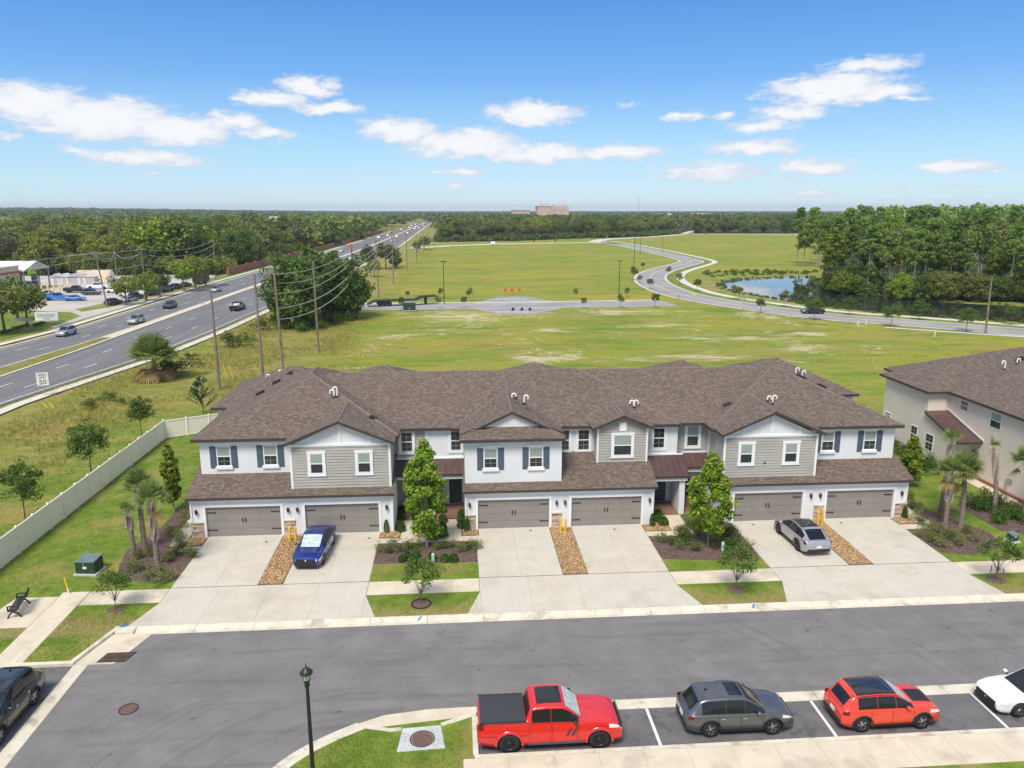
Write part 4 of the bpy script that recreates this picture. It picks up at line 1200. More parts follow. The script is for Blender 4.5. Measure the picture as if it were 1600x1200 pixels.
# recess between the left and middle pairs: overhanging storey, doors set back
wpart(T, MB().box(-4.6, .45, 52.7, 65.5, 3.0, 6.3), 'wall', SW)
wpart(T, MB().box(-4.62, .44, 54.0, 65, 0, 3.0), 'wall', SW)
wpart(T, MB().box(-2.05, -1.75, 51.6, 54.0, .0, 2.98), 'porch_wall', SW)
wpart(T, MB().box(-4.6, .42, 51.25, 53.98, 0, .10), 'porch_floor', 'paver_brown')
wpart(T, MB().box(-4.45, -3.5, 53.86, 53.998, 0.1, 3.0), 'wall_panel', 'siding_grey')
siding(T, front(52.7), -4.5, -2.32, 3.95, 6.2)
wpart(T, MB().box(-2.32, -2.2, 52.64, 52.7, 3.9, 6.2), 'corner_board', 'trim_white')
window(T, front(52.7 - .045), -4.06, -3.22, 4.62, 6.08, 'trim', False)
window(T, front(52.7), -.55, .22, 4.62, 6.08, 'trim', False)
metal_roof(T, -4.36, .38, 51.42, 3.28, 52.7, 4.02)
entry_door(T, -.72, .22, 54.0, .16, 2.3, True); entry_door(T, -3.3, -2.36, 54.0, .16, 2.3)
# recess between the middle and right pairs
wpart(T, MB().box(13.4, 15.88, 52.52, 65.5, 3.0, 6.3), 'wall', SW)
wpart(T, MB().box(13.42, 15.86, 53.3, 65, 0, 3.0), 'wall', SW)
wpart(T, MB().box(15.88, 18.4, 53.1, 65.5, 3.0, 6.3), 'wall', SW)
wpart(T, MB().box(15.86, 18.4, 54.2, 65, 0, 3.0), 'wall', SW)
wpart(T, MB().box(15.72, 16.12, 50.95, 54.2, 0, 2.92), 'porch_wall', SW)
wpart(T, MB().box(13.5, 13.95, 51.0, 53.3, 0, 2.92), 'porch_wall', SW)
wpart(T, MB().box(13.45, 15.72, 50.85, 53.3, 0, .1), 'porch_floor', 'paver_brown')
wpart(T, MB().box(16.12, 18.35, 51.5, 54.2, 0, .1), 'porch_floor', 'paver_brown')
siding(T, front(53.1), 15.95, 18.3, 3.9, 6.2)
window(T, front(52.52), 14.08, 14.93, 4.52, 6.05, 'trim', False)
window(T, front(53.1 - .045), 16.72, 17.62, 4.45, 6.02, 'trim', True, False)
metal_roof(T, 13.62, 16.28, 50.66, 2.98, 52.5, 3.98)
metal_roof(T, 16.42, 18.3, 51.85, 3.22, 53.1, 3.92)
entry_door(T, 14.42, 15.38, 53.3, .16, 2.3); entry_door(T, 16.5, 17.45, 54.2, .16, 2.3)

# left pair: white bays with shutters, grey gabled box
for (a, b_) in ((-16.33, -15.43), (-13.22, -12.33)): window(T, front(51.1), a, b_, 4.38, 5.78, 'shutter')
for (a, b_) in ((26.0, 26.9), (29.12, 30.02)): window(T, front(51.1), a, b_, 4.50, 5.92, 'shutter')


def gable_box(x0, x1, zapex, wins):
    """projecting storey: lap siding, white corner boards, battened gable"""
    Y = 49.6; xc = (x0 + x1) / 2; zt = 6.14
    wpart(T, MB().box(x0, x1, Y, 53.4, 2.95, zt), 'bay_wall', SW)
    wpart(T, MB().ext([(x0, Y, zt), (x1, Y, zt), (x1, Y, 6.2), (xc, Y, zapex - .26), (x0, Y, 6.2)], (0, 1, 0), 3.5), 'gable_wall', SW)
    fc = front(Y)
    siding(T, fc, x0 + .12, x1 - .12, 3.0, 6.12)
    lf = Face((x0, 0, 0), (0, 1, 0), (-1, 0, 0)); rf = Face((x1, 0, 0), (0, 1, 0), (1, 0, 0))
    siding(T, lf, Y + .1, 52.4, 3.05, 6.12); siding(T, rf, Y + .1, 52.4, 3.05, 6.12)
    mb = MB()
    fc.box(mb, x0 - .035, x0 + .12, 2.98, 6.10, 0, .065); wpart(T, mb, 'corner_board', 'trim_white'); mb = MB(); fc.box(mb, x1 - .12, x1 + .035, 2.98, 6.10, 0, .065)
    wpart(T, mb, 'corner_board', 'trim_white')
    mb = MB(); fc.box(mb, x0 - .04, x1 + .04, 6.10, 6.27, 0, .07); wpart(T, mb, 'band_board', 'trim_white')
    sl = (zapex - 6.4) / (x1 - xc + .33)
    for u in (xc - 2.0, xc, xc + 2.0):
        mb = MB(); top = zapex - .3 - abs(u - xc) * sl
        fc.box(mb, u - .075, u + .075, 6.27, top, 0, .045); wpart(T, mb, 'batten', 'trim_white')
    for (a, b_) in wins: window(T, front(Y - .045), a, b_, 4.22, 5.60, 'trim', True, False)
    gable_roof(T, x0 - .33, x1 + .33, 6.40, zapex, 49.12, 56.5)


gable_box(-11.13, -4.55, 7.90, ((-9.85, -8.99), (-6.72, -5.86)))
gable_box(18.30, 24.93, 7.98, ((19.45, 20.33), (22.62, 23.52)))
wpart(T, MB().lathe([(.0, -.02), (.07, -.02), (.07, .0)], (21.25, 49.53, 4.25), n=10, axis='y'), 'wall_vent', 'black_iron')

# middle pair: white box with skirted gable, grey dormer box
wpart(T, MB().box(.42, 7.03, 49.65, 53.4, 2.95, 6.28), 'bay_wall', SW)
for (a, b_) in ((1.72, 2.62), (4.80, 5.72)): window(T, front(49.65), a, b_, 4.28, 5.68, 'shutter')
gx0, gx1, gxc, za = .10, 7.24, 3.67, 8.08
ysk = 50.45; zsk = 6.98; sl2 = (za - 6.42) / (gxc - gx0); ins = (zsk - 6.42) / sl2
roof_poly(T, [[(gx0, 49.15, 6.42), (gx1, 49.15, 6.42), (gx1 - ins, ysk, zsk), (gx0 + ins, ysk, zsk)]], 'skirt_roof', .19)
roof_poly(T, [[(gx0, 49.15, 6.42), (gx0 + ins, ysk, zsk), (gx0, ysk, 6.42)]], 'skirt_roof', .19)
roof_poly(T, [[(gx1, 49.15, 6.42), (gx1, ysk, 6.42), (gx1 - ins, ysk, zsk)]], 'skirt_roof', .19)
gable_roof(T, gx0, gx1, 6.42, za, 49.98 + .1, 56.5)
wpart(T, MB().ext([(gx0 + .5, 50.35, 6.5), (gx1 - .5, 50.35, 6.5), (gxc, 50.35, za - .22)], (0, 1, 0), 2.5), 'gable_wall', SW)
# grey dormer box over the fourth garage
fc = front(51.37); bx0, bx1, bza = 9.77, 13.36, 7.43
wpart(T, MB().box(bx0, bx1, 51.37, 53.5, 3.6, 6.38), 'bay_wall', 'siding_grey')
wpart(T, MB().ext([(bx0, 51.37, 6.38), (bx1, 51.37, 6.38), ((bx0 + bx1) / 2, 51.37, bza - .22)], (0, 1, 0), 2.0), 'gable_wall', 'siding_grey')
bxc = (bx0 + bx1) / 2
siding(T, fc, bx0 + .1, bx1 - .1, 3.75, 7.2, lambda v: (max(bx0 + .1, bxc - (7.22 - v) / .42), min(bx1 - .1, bxc + (7.22 - v) / .42)))
siding(T, Face((bx0, 0, 0), (0, 1, 0), (-1, 0, 0)), 51.47, 52.5, 3.75, 6.4)
mb = MB(); fc.box(mb, bx0 - .03, bx0 + .1, 3.72, 6.4, 0, .065); wpart(T, mb, 'corner_board', 'trim_white'); mb = MB(); fc.box(mb, bx1 - .1, bx1 + .03, 3.72, 6.4, 0, .065); wpart(T, mb, 'corner_board', 'trim_white')
mb = MB(); fc.box(mb, bx0 + .1, bx1 - .1, 3.68, 3.76, 0, .06); wpart(T, mb, 'band_board', 'trim_white')
window(T, front(51.37 - .045), 10.93, 12.24, 4.42, 5.92, 'trim', True, False)
mb = MB(); fc.box(mb, 11.33, 11.82, 6.22, 6.86, .02, .075); wpart(T, mb, 'attic_vent', 'trim_white')
gable_roof(T, bx0 - .42, bx1 + .36, 6.52, bza, 50.95, 55.5)
# paired windows beside it
window(T, front(52.5), 7.32, 7.98, 4.5, 6.05, 'trim', False); window(T, front(52.5), 8.58, 9.42, 4.5, 6.05, 'trim', False)

# main roofs
hip_roof(T, -16.0, 30.0, 52.35, 65.15, ZE, SL, 'main_roof')
hip_roof(T, -17.86, -4.0, 50.65, 67.0, ZE - .004, SL, 'hip_roof')
hip_roof(T, -.45, 15.95, 52.1, 65.3, ZE + .006, SL, 'hip_roof')
hip_roof(T, 17.72, 31.8, 50.65, 67.0, ZE + .003, SL, 'hip_roof')
hip_roof(T, -11.8, -.4, 57.6, 69.0, ZE + .01, SL, 'rear_roof', True)
hip_roof(T, .8, 12.2, 57.5, 69.1, ZE + .014, SL, 'rear_roof', True)
hip_roof(T, 13.5, 25.0, 57.4, 69.2, ZE + .018, SL, 'rear_roof', True)
hip_roof(T, -19.1, -8.2, 59.2, 69.5, ZE + .022, SL, 'rear_roof', True)
hip_roof(T, 22.6, 33.4, 60.0, 70.2, ZE + .026, SL, 'rear_roof', True)
# side awnings at both ends
roof_poly(T, [[(-18.05, 51.9, 3.62), (-17.45, 51.9, 3.95), (-17.45, 54.2, 3.95), (-18.05, 54.2, 3.62)]], 'side_awning', .12, 'metal_roof')
# pipes and vents on the slopes


def on_roof(px, py, y0, ze): # place on a front slope
    d = ray(px, py); t = (ze - SL * y0 - CAM_H) / (d.z - SL * d.y); return (t * d.x, t * d.y, CAM_H + t * d.z)


p = on_roof(522, 621, 50.65, ZE); vent_pipe(T, p, .42, -1); vent_pipe(T, (p[0] + .22, p[1] + .05, p[2]), .62, -1)
for px, py, h, s in ((806, 622, .2, -1), (819, 631, .48, 1)):
    q = AT(px, py, 53.4 if px < 810 else 52.6); vent_pipe(T, (q.x, q.y, q.z), h, s)
p = on_roof(991, 637, 52.1, ZE); vent_pipe(T, p, .42, 1); vent_pipe(T, (p[0] - .02, p[1] + .14, p[2]), .38, -1)
for px, py, h in ((1199, 627, .25), (1207, 631, .5)):
    p = on_roof(px, py, 50.65, ZE); vent_pipe(T, p, h, 1)
for px, py, x in ((423, 610, -15.6), (437, 605, -14.9)):
    z = ZE + (x + 17.86) * SL; d = ray(px, py); y = d.y / d.x * x; vent_pipe(T, (x, y, z), .5, -1 if px < 430 else 1)
for px, py, x in ((1243, 588, 29.0), (1253, 592, 29.6)):
    z = ZE + (31.8 - x) * SL; d = ray(px, py); y = d.y / d.x * x; vent_pipe(T, (x, y, z), .45, 1)
for (x, y) in ((-15.2, 59.0), (-14.5, 61.5), (-13.9, 63.5)): roof_vent(T, (x, y, ZE + (x + 17.86) * SL), SL, 0)
roof_vent(T, (-5.9, 52.6, 7.9 - .417 * 1.95), -.40, 0); roof_vent(T, (19.9, 53.8, 7.98 - .417 * 1.75), .40, 0)
for (x, y) in ((28.6, 60.6), (29.4, 58.6)): roof_vent(T, (x, y, ZE + (31.8 - x) * SL), -SL, 0)

# ---------------------------------------------------------------- beige neighbour on the right
B = empty('beige_house', (49, 56, 0), 0, 'beige stucco house with brown hip roof at the right edge', 'house')
SB = 'stucco_beige'
wpart(B, MB().box(42.2, 57, 49.6, 70.5, 0, 6.15), 'wall', SB)
wpart(B, MB().box(40.35, 44, 61.3, 68.0, 0, 6.13), 'wall', SB)
wpart(B, MB().ext([(40.37, 57.6, 0), (40.37, 61.3, 0), (40.37, 61.3, 4.1), (40.37, 57.6, 3.05)], (1, 0, 0), 1.83), 'porch_wall', SB)
hip_roof(B, 41.75, 57.5, 49.1, 71.0, 6.3, SL, 'hip_roof'); hip_roof(B, 39.9, 52, 60.85, 68.5, 6.304, SL, 'hip_roof', False)
roof_poly(B, [[(40.1, 56.5, 3.12), (42.2, 56.5, 3.12), (42.2, 61.3, 4.5), (40.1, 61.3, 4.5)]], 'metal_roof', .16, 'metal_roof')
wpart(B, MB().ext([(42.19, 56.4, 3.2), (42.19, 61.3, 4.6), (42.19, 61.3, 4.72), (42.19, 56.4, 3.32)], (-1, 0, 0), .05), 'flashing', 'trim_white')
lf = leftf(42.2); lf2 = leftf(40.35); lf3 = leftf(40.37)
window(B, lf, 58.75, 59.75, 5.05, 5.88, 'plain', False); window(B, lf, 54.75, 56.0, 4.6, 5.85, 'plain', True, False); window(B, lf, 51.0, 52.2, 4.6, 5.85, 'plain', True, False)
window(B, lf2, 62.3, 63.3, 1.25, 2.75, 'plain', False); window(B, lf2, 66.6, 67.5, 2.3, 2.85, 'plain', False); window(B, lf3, 60.0, 61.1, 1.2, 2.65, 'plain', False)
d_ = MB(); lf.box(d_, 56.75, 57.55, .1, 2.2, .005, .05); wpart(B, d_, 'side_door', 'garage_paint')
for (y, z) in ((55.5, 3.0), (54.9, 2.85)): wpart(B, MB().lathe([(.0, -.05), (.09, -.03), (.1, 0)], (42.19, y, z), n=10, axis='x'), 'wall_vent', 'trim_white')
mb = MB(); lf.box(mb, 53.2, 53.35, .2, 1.2, .0, .1); lf.box(mb, 52.7, 53.0, 1.0, 1.3, 0, .12); wpart(B, mb, 'meter_box', 'galvanised')
wpart(B, MB().box(42.05, 42.19, 49.7, 57.3, 0.0, .2), 'footing', 'brick_red')
vent_pipe(B, (46.2, 60.5, 6.3 + (46.2 - 41.75) * SL), .62, -1); vent_pipe(B, (47.3, 60.6, 6.3 + (47.3 - 41.75) * SL), .3, 1)
for (x, y) in ((47.9, 61.0), (48.6, 58.2)): roof_vent(B, (x, y, 6.3 + (x - 41.75) * SL), SL, 0)
slabs('side_walk', row(40.9, 41.95, 44, 56.5, 1.3, 'y'), 'concrete_walk')
# ------------------------------------------------------------------ vehicles
def curve(pts, smooth=.10):
    xs = np.array([p[0] for p in pts]); zs = np.array([p[1] for p in pts])
    g = np.arange(xs[0] - .5, xs[-1] + .5, .02); v = np.interp(g, xs, zs)
    k = max(1, int(smooth / .02)); ker = np.ones(k) / k
    for _ in range(2):
        pad = np.pad(v, k, mode='edge'); v = np.convolve(pad, ker, 'same')[k:-k]
    return lambda x: float(np.interp(x, g, v))


class Car:
    def __init__(self, s):
        self.s = s; L, W = s['L'], s['W']
        self.h = L / 2
        self.xf = L / 2 - s['fo']; self.xr = self.xf - s['wb']; self.Ra = s['wr'] + .065
        self.top = curve(s['top'], s.get('sm', .12)); self.roof = curve(s['roof'], s.get('rsm', .14))
        self.botc = curve([(-L / 2, .42), (-L / 2 + .12, s['clr'] + .1), (-L / 2 + .5, s['clr']), (L / 2 - .5, s['clr']), (L / 2 - .12, s['clr'] + .04), (L / 2, .36)], .06)
        e = s.get('round', .16)
        self.planc = curve([(-L / 2, 1 - e), (-L / 2 + .10, 1 - e * .55), (-L / 2 + .35, 1 - e * .18), (-L / 2 + .9, 1), (L / 2 - 1.2, 1), (L / 2 - .6, 1 - e * .2), (L / 2 - .22, 1 - e * .6), (L / 2, 1 - e * 1.35)], .10)
    def bot(self, x):
        z = self.botc(x)
        for xa in (self.xf, self.xr):
            d = abs(x - xa)
            if d < self.Ra: z = max(z, self.s['wr'] + math.sqrt(self.Ra ** 2 - d * d))
        return z
    def bodyw(self, x, z):
        w = self.s['W'] / 2 * self.planc(x)
        return w * (1 - .07 * ((z - .62) / .5) ** 2 if z > .62 else 1 - .05 * ((z - .62) / .4) ** 2)
    def body(self):
        L = self.s['L']; xs = set(np.linspace(-L / 2, L / 2, self.s.get('nx', 54)))
        for xa in (self.xf, self.xr):
            for t in np.linspace(-1, 1, 13): xs.add(xa + self.Ra * t)
            xs.add(xa - self.Ra - .004); xs.add(xa + self.Ra + .004)
        xs |= {-L / 2 + .03, -L / 2 + .07, L / 2 - .03, L / 2 - .07}
        rows = []
        for x in sorted(xs):
            zt = self.top(x); zb = min(self.bot(x), zt - .12); w = self.s['W'] / 2 * self.planc(x)
            half = [(.0, zb), (.80 * w, zb)]
            for k in range(7):
                z = zb + (zt - .045 - zb) * k / 6; half.append((self.bodyw(x, z), z))
            half += [(w * .925, zt - .012), (w * .85, zt + .002), (w * .45, zt + .02), (0, zt + .025)]
            full = [(x, y, z) for y, z in half] + [(x, -y, z) for y, z in half[-2:0:-1]]
            rows.append(full + [full[0]])
        mb = MB().grid(rows, True)
        mb.add(rows[0][:-1], [tuple(range(len(rows[0]) - 1))]); mb.add(rows[-1][:-1], [tuple(range(len(rows[-1]) - 1))])
        return mb
    def surf(self, x, v):
        s = self.s; zb = self.top(x) - .015; h = max(self.roof(x), zb + .001); a = abs(v)
        wb = min(s['W'] / 2 * .93 * self.planc(x), s['W'] / 2 * .915); wr = s.get('wroof', .70) * s['W'] / 2
        if a > .6:
            t = (1 - a) / .4; y = wb + (wr - wb) * (t ** 1.15); z = zb + (h - zb) * .94 * t
        else:
            t = a / .6; y = wr * t; z = zb + (h - zb) * (.94 + .06 * (1 - t ** 3))
        return Vector((x, math.copysign(y, v), z))
    def nrm(self, x, v):
        e = .01; dx = self.surf(x + e, v) - self.surf(x - e, v); dv = self.surf(x, min(1, v + e)) - self.surf(x, max(-1, v - e))
        n = dv.cross(dx)
        if n.length < 1e-9: n = Vector((0, 0, 1))
        n.normalize()
        if n.z < -.05 or (abs(n.z) <= .05 and n.y * v < 0): n = -n
        return n
    def patch(self, x0, x1, v0, v1, off=.012, nx=10, nv=6, xa=None, xb=None):
        """piece of the cabin skin lifted off it; xa/xb give slanted ends as functions of v"""
        rows = []
        for i in range(nx + 1):
            r = []
            for j in range(nv + 1):
                v = v0 + (v1 - v0) * j / nv
                a = x0 if xa is None else x0 + xa * (abs(v) - .6) / .4; b = x1 if xb is None else x1 + xb * (abs(v) - .6) / .4
                x = a + (b - a) * i / nx
                r.append(self.surf(x, v) + self.nrm(x, v) * off)
            rows.append(r)
        return MB().grid(rows, True)
    def side(self, x0, x1, zlo, zhi, sgn, off=.008, nx=8, nz=4):
        """piece of the body side lifted off it"""
        fl = zlo if callable(zlo) else (lambda x: zlo); fh = zhi if callable(zhi) else (lambda x: zhi); rows = []
        for i in range(nx + 1):
            x = x0 + (x1 - x0) * i / nx; r = []
            for k in range(nz + 1):
                z = fl(x) + (fh(x) - fl(x)) * k / nz; r.append((x, sgn * (self.bodyw(x, min(z, self.top(x) - .03)) + off), z))
            rows.append(r)
        return MB().grid(rows, True)


def wheel_meshes(r, w, rim, style):
    t = MB().lathe([(r * .66, -w / 2 + .01), (r * .9, -w / 2), (r * .985, -w / 2 + .035), (r, 0), (r * .985, w / 2 - .035), (r * .9, w / 2), (r * .66, w / 2 - .01)], n=24, axis='y').mesh('tyre', 'tyre')
    mb = MB()
    mb.lathe([(.0, w / 2 - .075), (r * .62, w / 2 - .075)], n=20, axis='y', smooth=False)
    mb.lathe([(r * .60, w / 2 - .08), (r * .60, w / 2 - .012), (r * .68, w / 2 - .008), (r * .685, w / 2 - .03)], n=20, axis='y')
    disc = mb.mesh('wheel', 'rim_black')
    sp = MB(); n = {'five': 5, 'six': 6, 'ten': 10}[style]
    for i in range(n):
        a = 2 * math.pi * i / n
        for da in ((-.17, .17) if style != 'ten' else (0,)):
            d = Vector((math.cos(a + da), 0, math.sin(a + da))); q = Vector((-math.sin(a + da), 0, math.cos(a + da)))
            M = Matrix((d, Vector((0, 1, 0)), q)).transposed()
            sp.obox(d * (r * .36) + Vector((0, w / 2 - .045, 0)), r * .27, .018, r * (.055 if style != 'ten' else .03), M)
    sp.lathe([(.0, w / 2 - .02), (r * .16, w / 2 - .025), (r * .18, w / 2 - .07)], n=12, axis='y')
    return t, disc, sp.mesh('spokes', rim)


def make_car(name, s, loc, rz, label, cat, group=None, lod=0):
    c = Car(s); root = empty(name, loc, rz, label, cat, group); P = s['paint']; L, W = s['L'], s['W']
    body = c.body().build('body', P, root)
    g0, g1 = s['roof'][0][0], s['roof'][-1][0]          # rear and front base of the cabin
    rows = [[c.surf(x, v) for v in np.linspace(-1, 1, 25 if lod == 0 else 15)] for x in np.linspace(g0, g1, 40 if lod == 0 else 18)]
    MB().grid(rows, True).build('cabin', P, root)
    rh, fh = s['header']                                # where the roof panel starts and ends
    if s.get('roof_paint'): c.patch(rh, fh, -.625, .625, .008, 12, 12).build('roof_panel', s['roof_paint'], root)
    ws = c.patch(fh + .03, g1 - .07, -.54, .54, .012, 8, 10).build('windshield', s.get('shade', 'car_glass'), root)
    c.patch(g0 + s.get('rg', .06), rh - .05, -.50, .50, .012, 6, 8).build('rear_window', 'car_glass', root)
    for sg in (-1, 1):
        for (a, b_) in s['wins']:
            c.patch(a, b_, sg * .645, sg * .972, .012, 8, 4).build('side_window', 'car_glass', root)
    if s.get('sunroof'):
        a, b_, v = s['sunroof']; c.patch(a, b_, -v, v, .016, 6, 8).build('sunroof', 'car_glass', root)
    if s.get('rails'):
        for sg in (-1, 1): MB().path([c.surf(x, sg * .565) + Vector((0, 0, .035)) for x in np.linspace(rh + .1, fh - .1, 9)], .018, n=6).build('roof_rail', 'plastic_black', root)
    t, disc, sp = wheel_meshes(s['wr'], s.get('tw', .235), s.get('rim', 'rim_silver'), s.get('rs', 'five'))
    for xa in (c.xf, c.xr):
        for sg in (-1, 1):
            w = link('wheel', disc, root); w.location = (xa, sg * (W / 2 - s.get('tw', .235) / 2 - .012), s['wr']); w.rotation_euler = (0, 0, 0 if sg > 0 else math.pi)
            link('tyre', t, w); link('spokes', sp, w)
            if s.get('clad') and lod == 0:
                ring = MB(); R0, R1 = c.Ra - .012, c.Ra + .055; rr = []
                for a in np.linspace(-.18, math.pi + .18, 17):
                    rr.append([(xa + R0 * math.cos(a), sg * (W / 2 + .004), s['wr'] + R0 * math.sin(a)), (xa + R0 * math.cos(a), sg * (W / 2 + .018), s['wr'] + R0 * math.sin(a)), (xa + R1 * math.cos(a), sg * (W / 2 + .016), s['wr'] + R1 * math.sin(a)), (xa + R1 * math.cos(a), sg * (W / 2 - .03), s['wr'] + R1 * math.sin(a))])
                ring.grid(rr, True); ring.build('wheel_arch', 'plastic_black', root)
    h = L / 2
    for sg in (-1, 1):
        zt = c.top(h - .3)
        c.side(h - s.get('hl', .55), h - .03, lambda x: s['hz'] - .02 - (x - h + .5) * .10, lambda x: min(s['hz'] + .13 - (x - h + .5) * .16, c.top(x) - .03), sg, .012).build('headlight', 'lamp_clear', root)
        c.side(-h + .03, -h + s.get('tl', .34), s['tz'], s['tz'] + s.get('th', .2), sg, .012).build('taillight', 'lamp_red', root)
        mx = g1 - s.get('mo', .42); mz = c.top(mx) + .10
        mb = MB(); mb.lathe([(0, -.1), (.06, -.095), (.085, -.05), (.09, .0), (.075, .05), (0, .06)], n=10, axis='x')
        m_ = mb.build('mirror', s.get('mirror', P), root); m_.location = (mx, sg * (W / 2 + .06), mz); m_.scale = (1, 1.25, .85)
        if lod == 0:
            MB().box(mx - .03, mx + .03, min(sg * (W / 2 - .1), sg * (W / 2 + .03)), max(sg * (W / 2 - .1), sg * (W / 2 + .03)), mz - .05, mz - .015).build('mirror_arm', 'plastic_black', root)
            if s.get('clad'):
                c.side(c.xr + c.Ra + .01, c.xf - c.Ra - .01, s['clr'] + .005, s['clr'] + .14, sg, .012).build('rocker', 'plastic_black', root)
            for (a, b_) in s['doors']:
                d = c.side(a + .012, b_ - .012, s['clr'] + .16, lambda x: c.top(x) - .05, sg, .006, 8, 5).build('door', P, root)
                hx = a + .16; hz = c.top(hx) - .16
                MB().box(hx - .09, hx + .09, min(sg * (c.bodyw(hx, hz) + .006), sg * (c.bodyw(hx, hz) + .035)), max(sg * (c.bodyw(hx, hz) + .006), sg * (c.bodyw(hx, hz) + .035)), hz - .016, hz + .016).build('handle', s.get('handle', P), d)
                for xx in (a, b_): c.side(xx - .009, xx + .009, s['clr'] + .15, lambda x: c.top(x) - .04, sg, .0075, 1, 5).build('door_seam', 'plastic_black', root)
    if lod == 0:
        we = W / 2 * c.planc(h)
        gz0, gz1 = s.get('grille', (.42, .72))
        MB().box(h - .06, h + .012, -we * .82, we * .82, gz0, gz1).build('grille', 'plastic_black', root)
        MB().box(h - .12, h + .02, -we * .9, we * .9, s['clr'] + .07, s['clr'] + .2).build('front_bumper', s.get('bump', 'plastic_black'), root)
        MB().lathe([(.0, .0), (.055, 0), (.06, -.03)], (h + .022, 0, (gz0 + gz1) / 2 + .06), n=10, axis='x').build('badge', 'chrome', root)
        wr_ = W / 2 * c.planc(-h)
        MB().box(-h - .02, -h + .14, -wr_ * .93, wr_ * .93, s['clr'] + .1, s['clr'] + .28).build('rear_bumper', s.get('bump', 'plastic_black'), root)
        MB().box(-h - .03, -h + .03, -.16, .16, s['tz'] - .25, s['tz'] - .1).build('license_plate', 'plate_white', root)
        if s.get('fin'): MB().add([(rh + .25, -.02, c.roof(rh + .3)), (rh + .25, .02, c.roof(rh + .3)), (rh + .45, 0, c.roof(rh + .45)), (rh + .22, 0, c.roof(rh + .3) + .1)], [(0, 1, 3), (1, 2, 3), (2, 0, 3)]).build('antenna', 'plastic_black', root)
        if s.get('spoiler'): c.patch(rh - .12, rh + .1, -.56, .56, .03, 3, 8).build('spoiler', P, root)
    return root, c


def suv(P, **k):
    s = dict(L=4.6, W=1.85, H=1.68, fo=.93, wb=2.66, wr=.36, clr=.24, paint=P, round=.15,
             top=[(-2.3, .78), (-2.26, .92), (-2.1, 1.02), (-1.2, 1.04), (.8, 1.02), (1.05, 1.03), (1.7, .97), (2.05, .88), (2.22, .76), (2.3, .62)],
             roof=[(-2.18, 1.02), (-1.72, 1.56), (-1.45, 1.64), (-.6, 1.68), (.0, 1.67), (.28, 1.61), (1.14, 1.02)], header=(-1.62, .22), wins=[(-1.66, -.66), (-.635, .145), (.17, 1.0)], doors=[(-.95, -.02), (-.02, .92)],
             hz=.80, tz=.84, tl=.30, th=.17, clad=True, rails=True, fin=True, spoiler=True, handle='chrome')
    s.update(k); return s


def sedan(P, **k):
    s = dict(L=4.88, W=1.86, H=1.45, fo=.95, wb=2.83, wr=.335, clr=.20, paint=P, round=.17,
             top=[(-2.44, .72), (-2.38, .90), (-2.2, .97), (-1.5, .96), (.8, .92), (1.05, .93), (1.8, .86), (2.2, .77), (2.36, .66), (2.44, .52)],
             roof=[(-1.95, .96), (-1.05, 1.36), (-.7, 1.43), (-.1, 1.45), (.25, 1.40), (1.25, .93)], header=(-.95, .22), wins=[(-1.5, -.40), (-.375, 1.02)], doors=[(-1.15, -.2), (-.2, .85)],
             hz=.63, tz=.70, tl=.45, th=.16, rs='ten')
    s.update(k); return s


def truck(P, **k):
    s = dict(L=5.89, W=2.02, H=1.96, fo=.95, wb=3.68, wr=.44, tw=.30, clr=.36, paint=P, round=.10, sm=.06,
             top=[(-2.945, 1.15), (-2.92, 1.33), (-2.85, 1.38), (-.98, 1.38), (-.9, 1.30), (.9, 1.27), (1.15, 1.28), (2.2, 1.20), (2.65, 1.12), (2.85, 1.0), (2.945, .72)],
             roof=[(-1.02, 1.32), (-.86, 1.80), (-.7, 1.92), (-.2, 1.96), (.4, 1.95), (.62, 1.89), (1.32, 1.28)], header=(-.78, .58), wins=[(-.76, .0), (.025, 1.14)], doors=[(-.85, .05), (.05, 1.08)], rsm=.08, wroof=.78,
             hz=.98, tz=1.05, tl=.22, th=.26, rg=.03, grille=(.62, 1.0), rim='rim_black', rs='ten', mo=.30, handle=P)
    s.update(k); return s


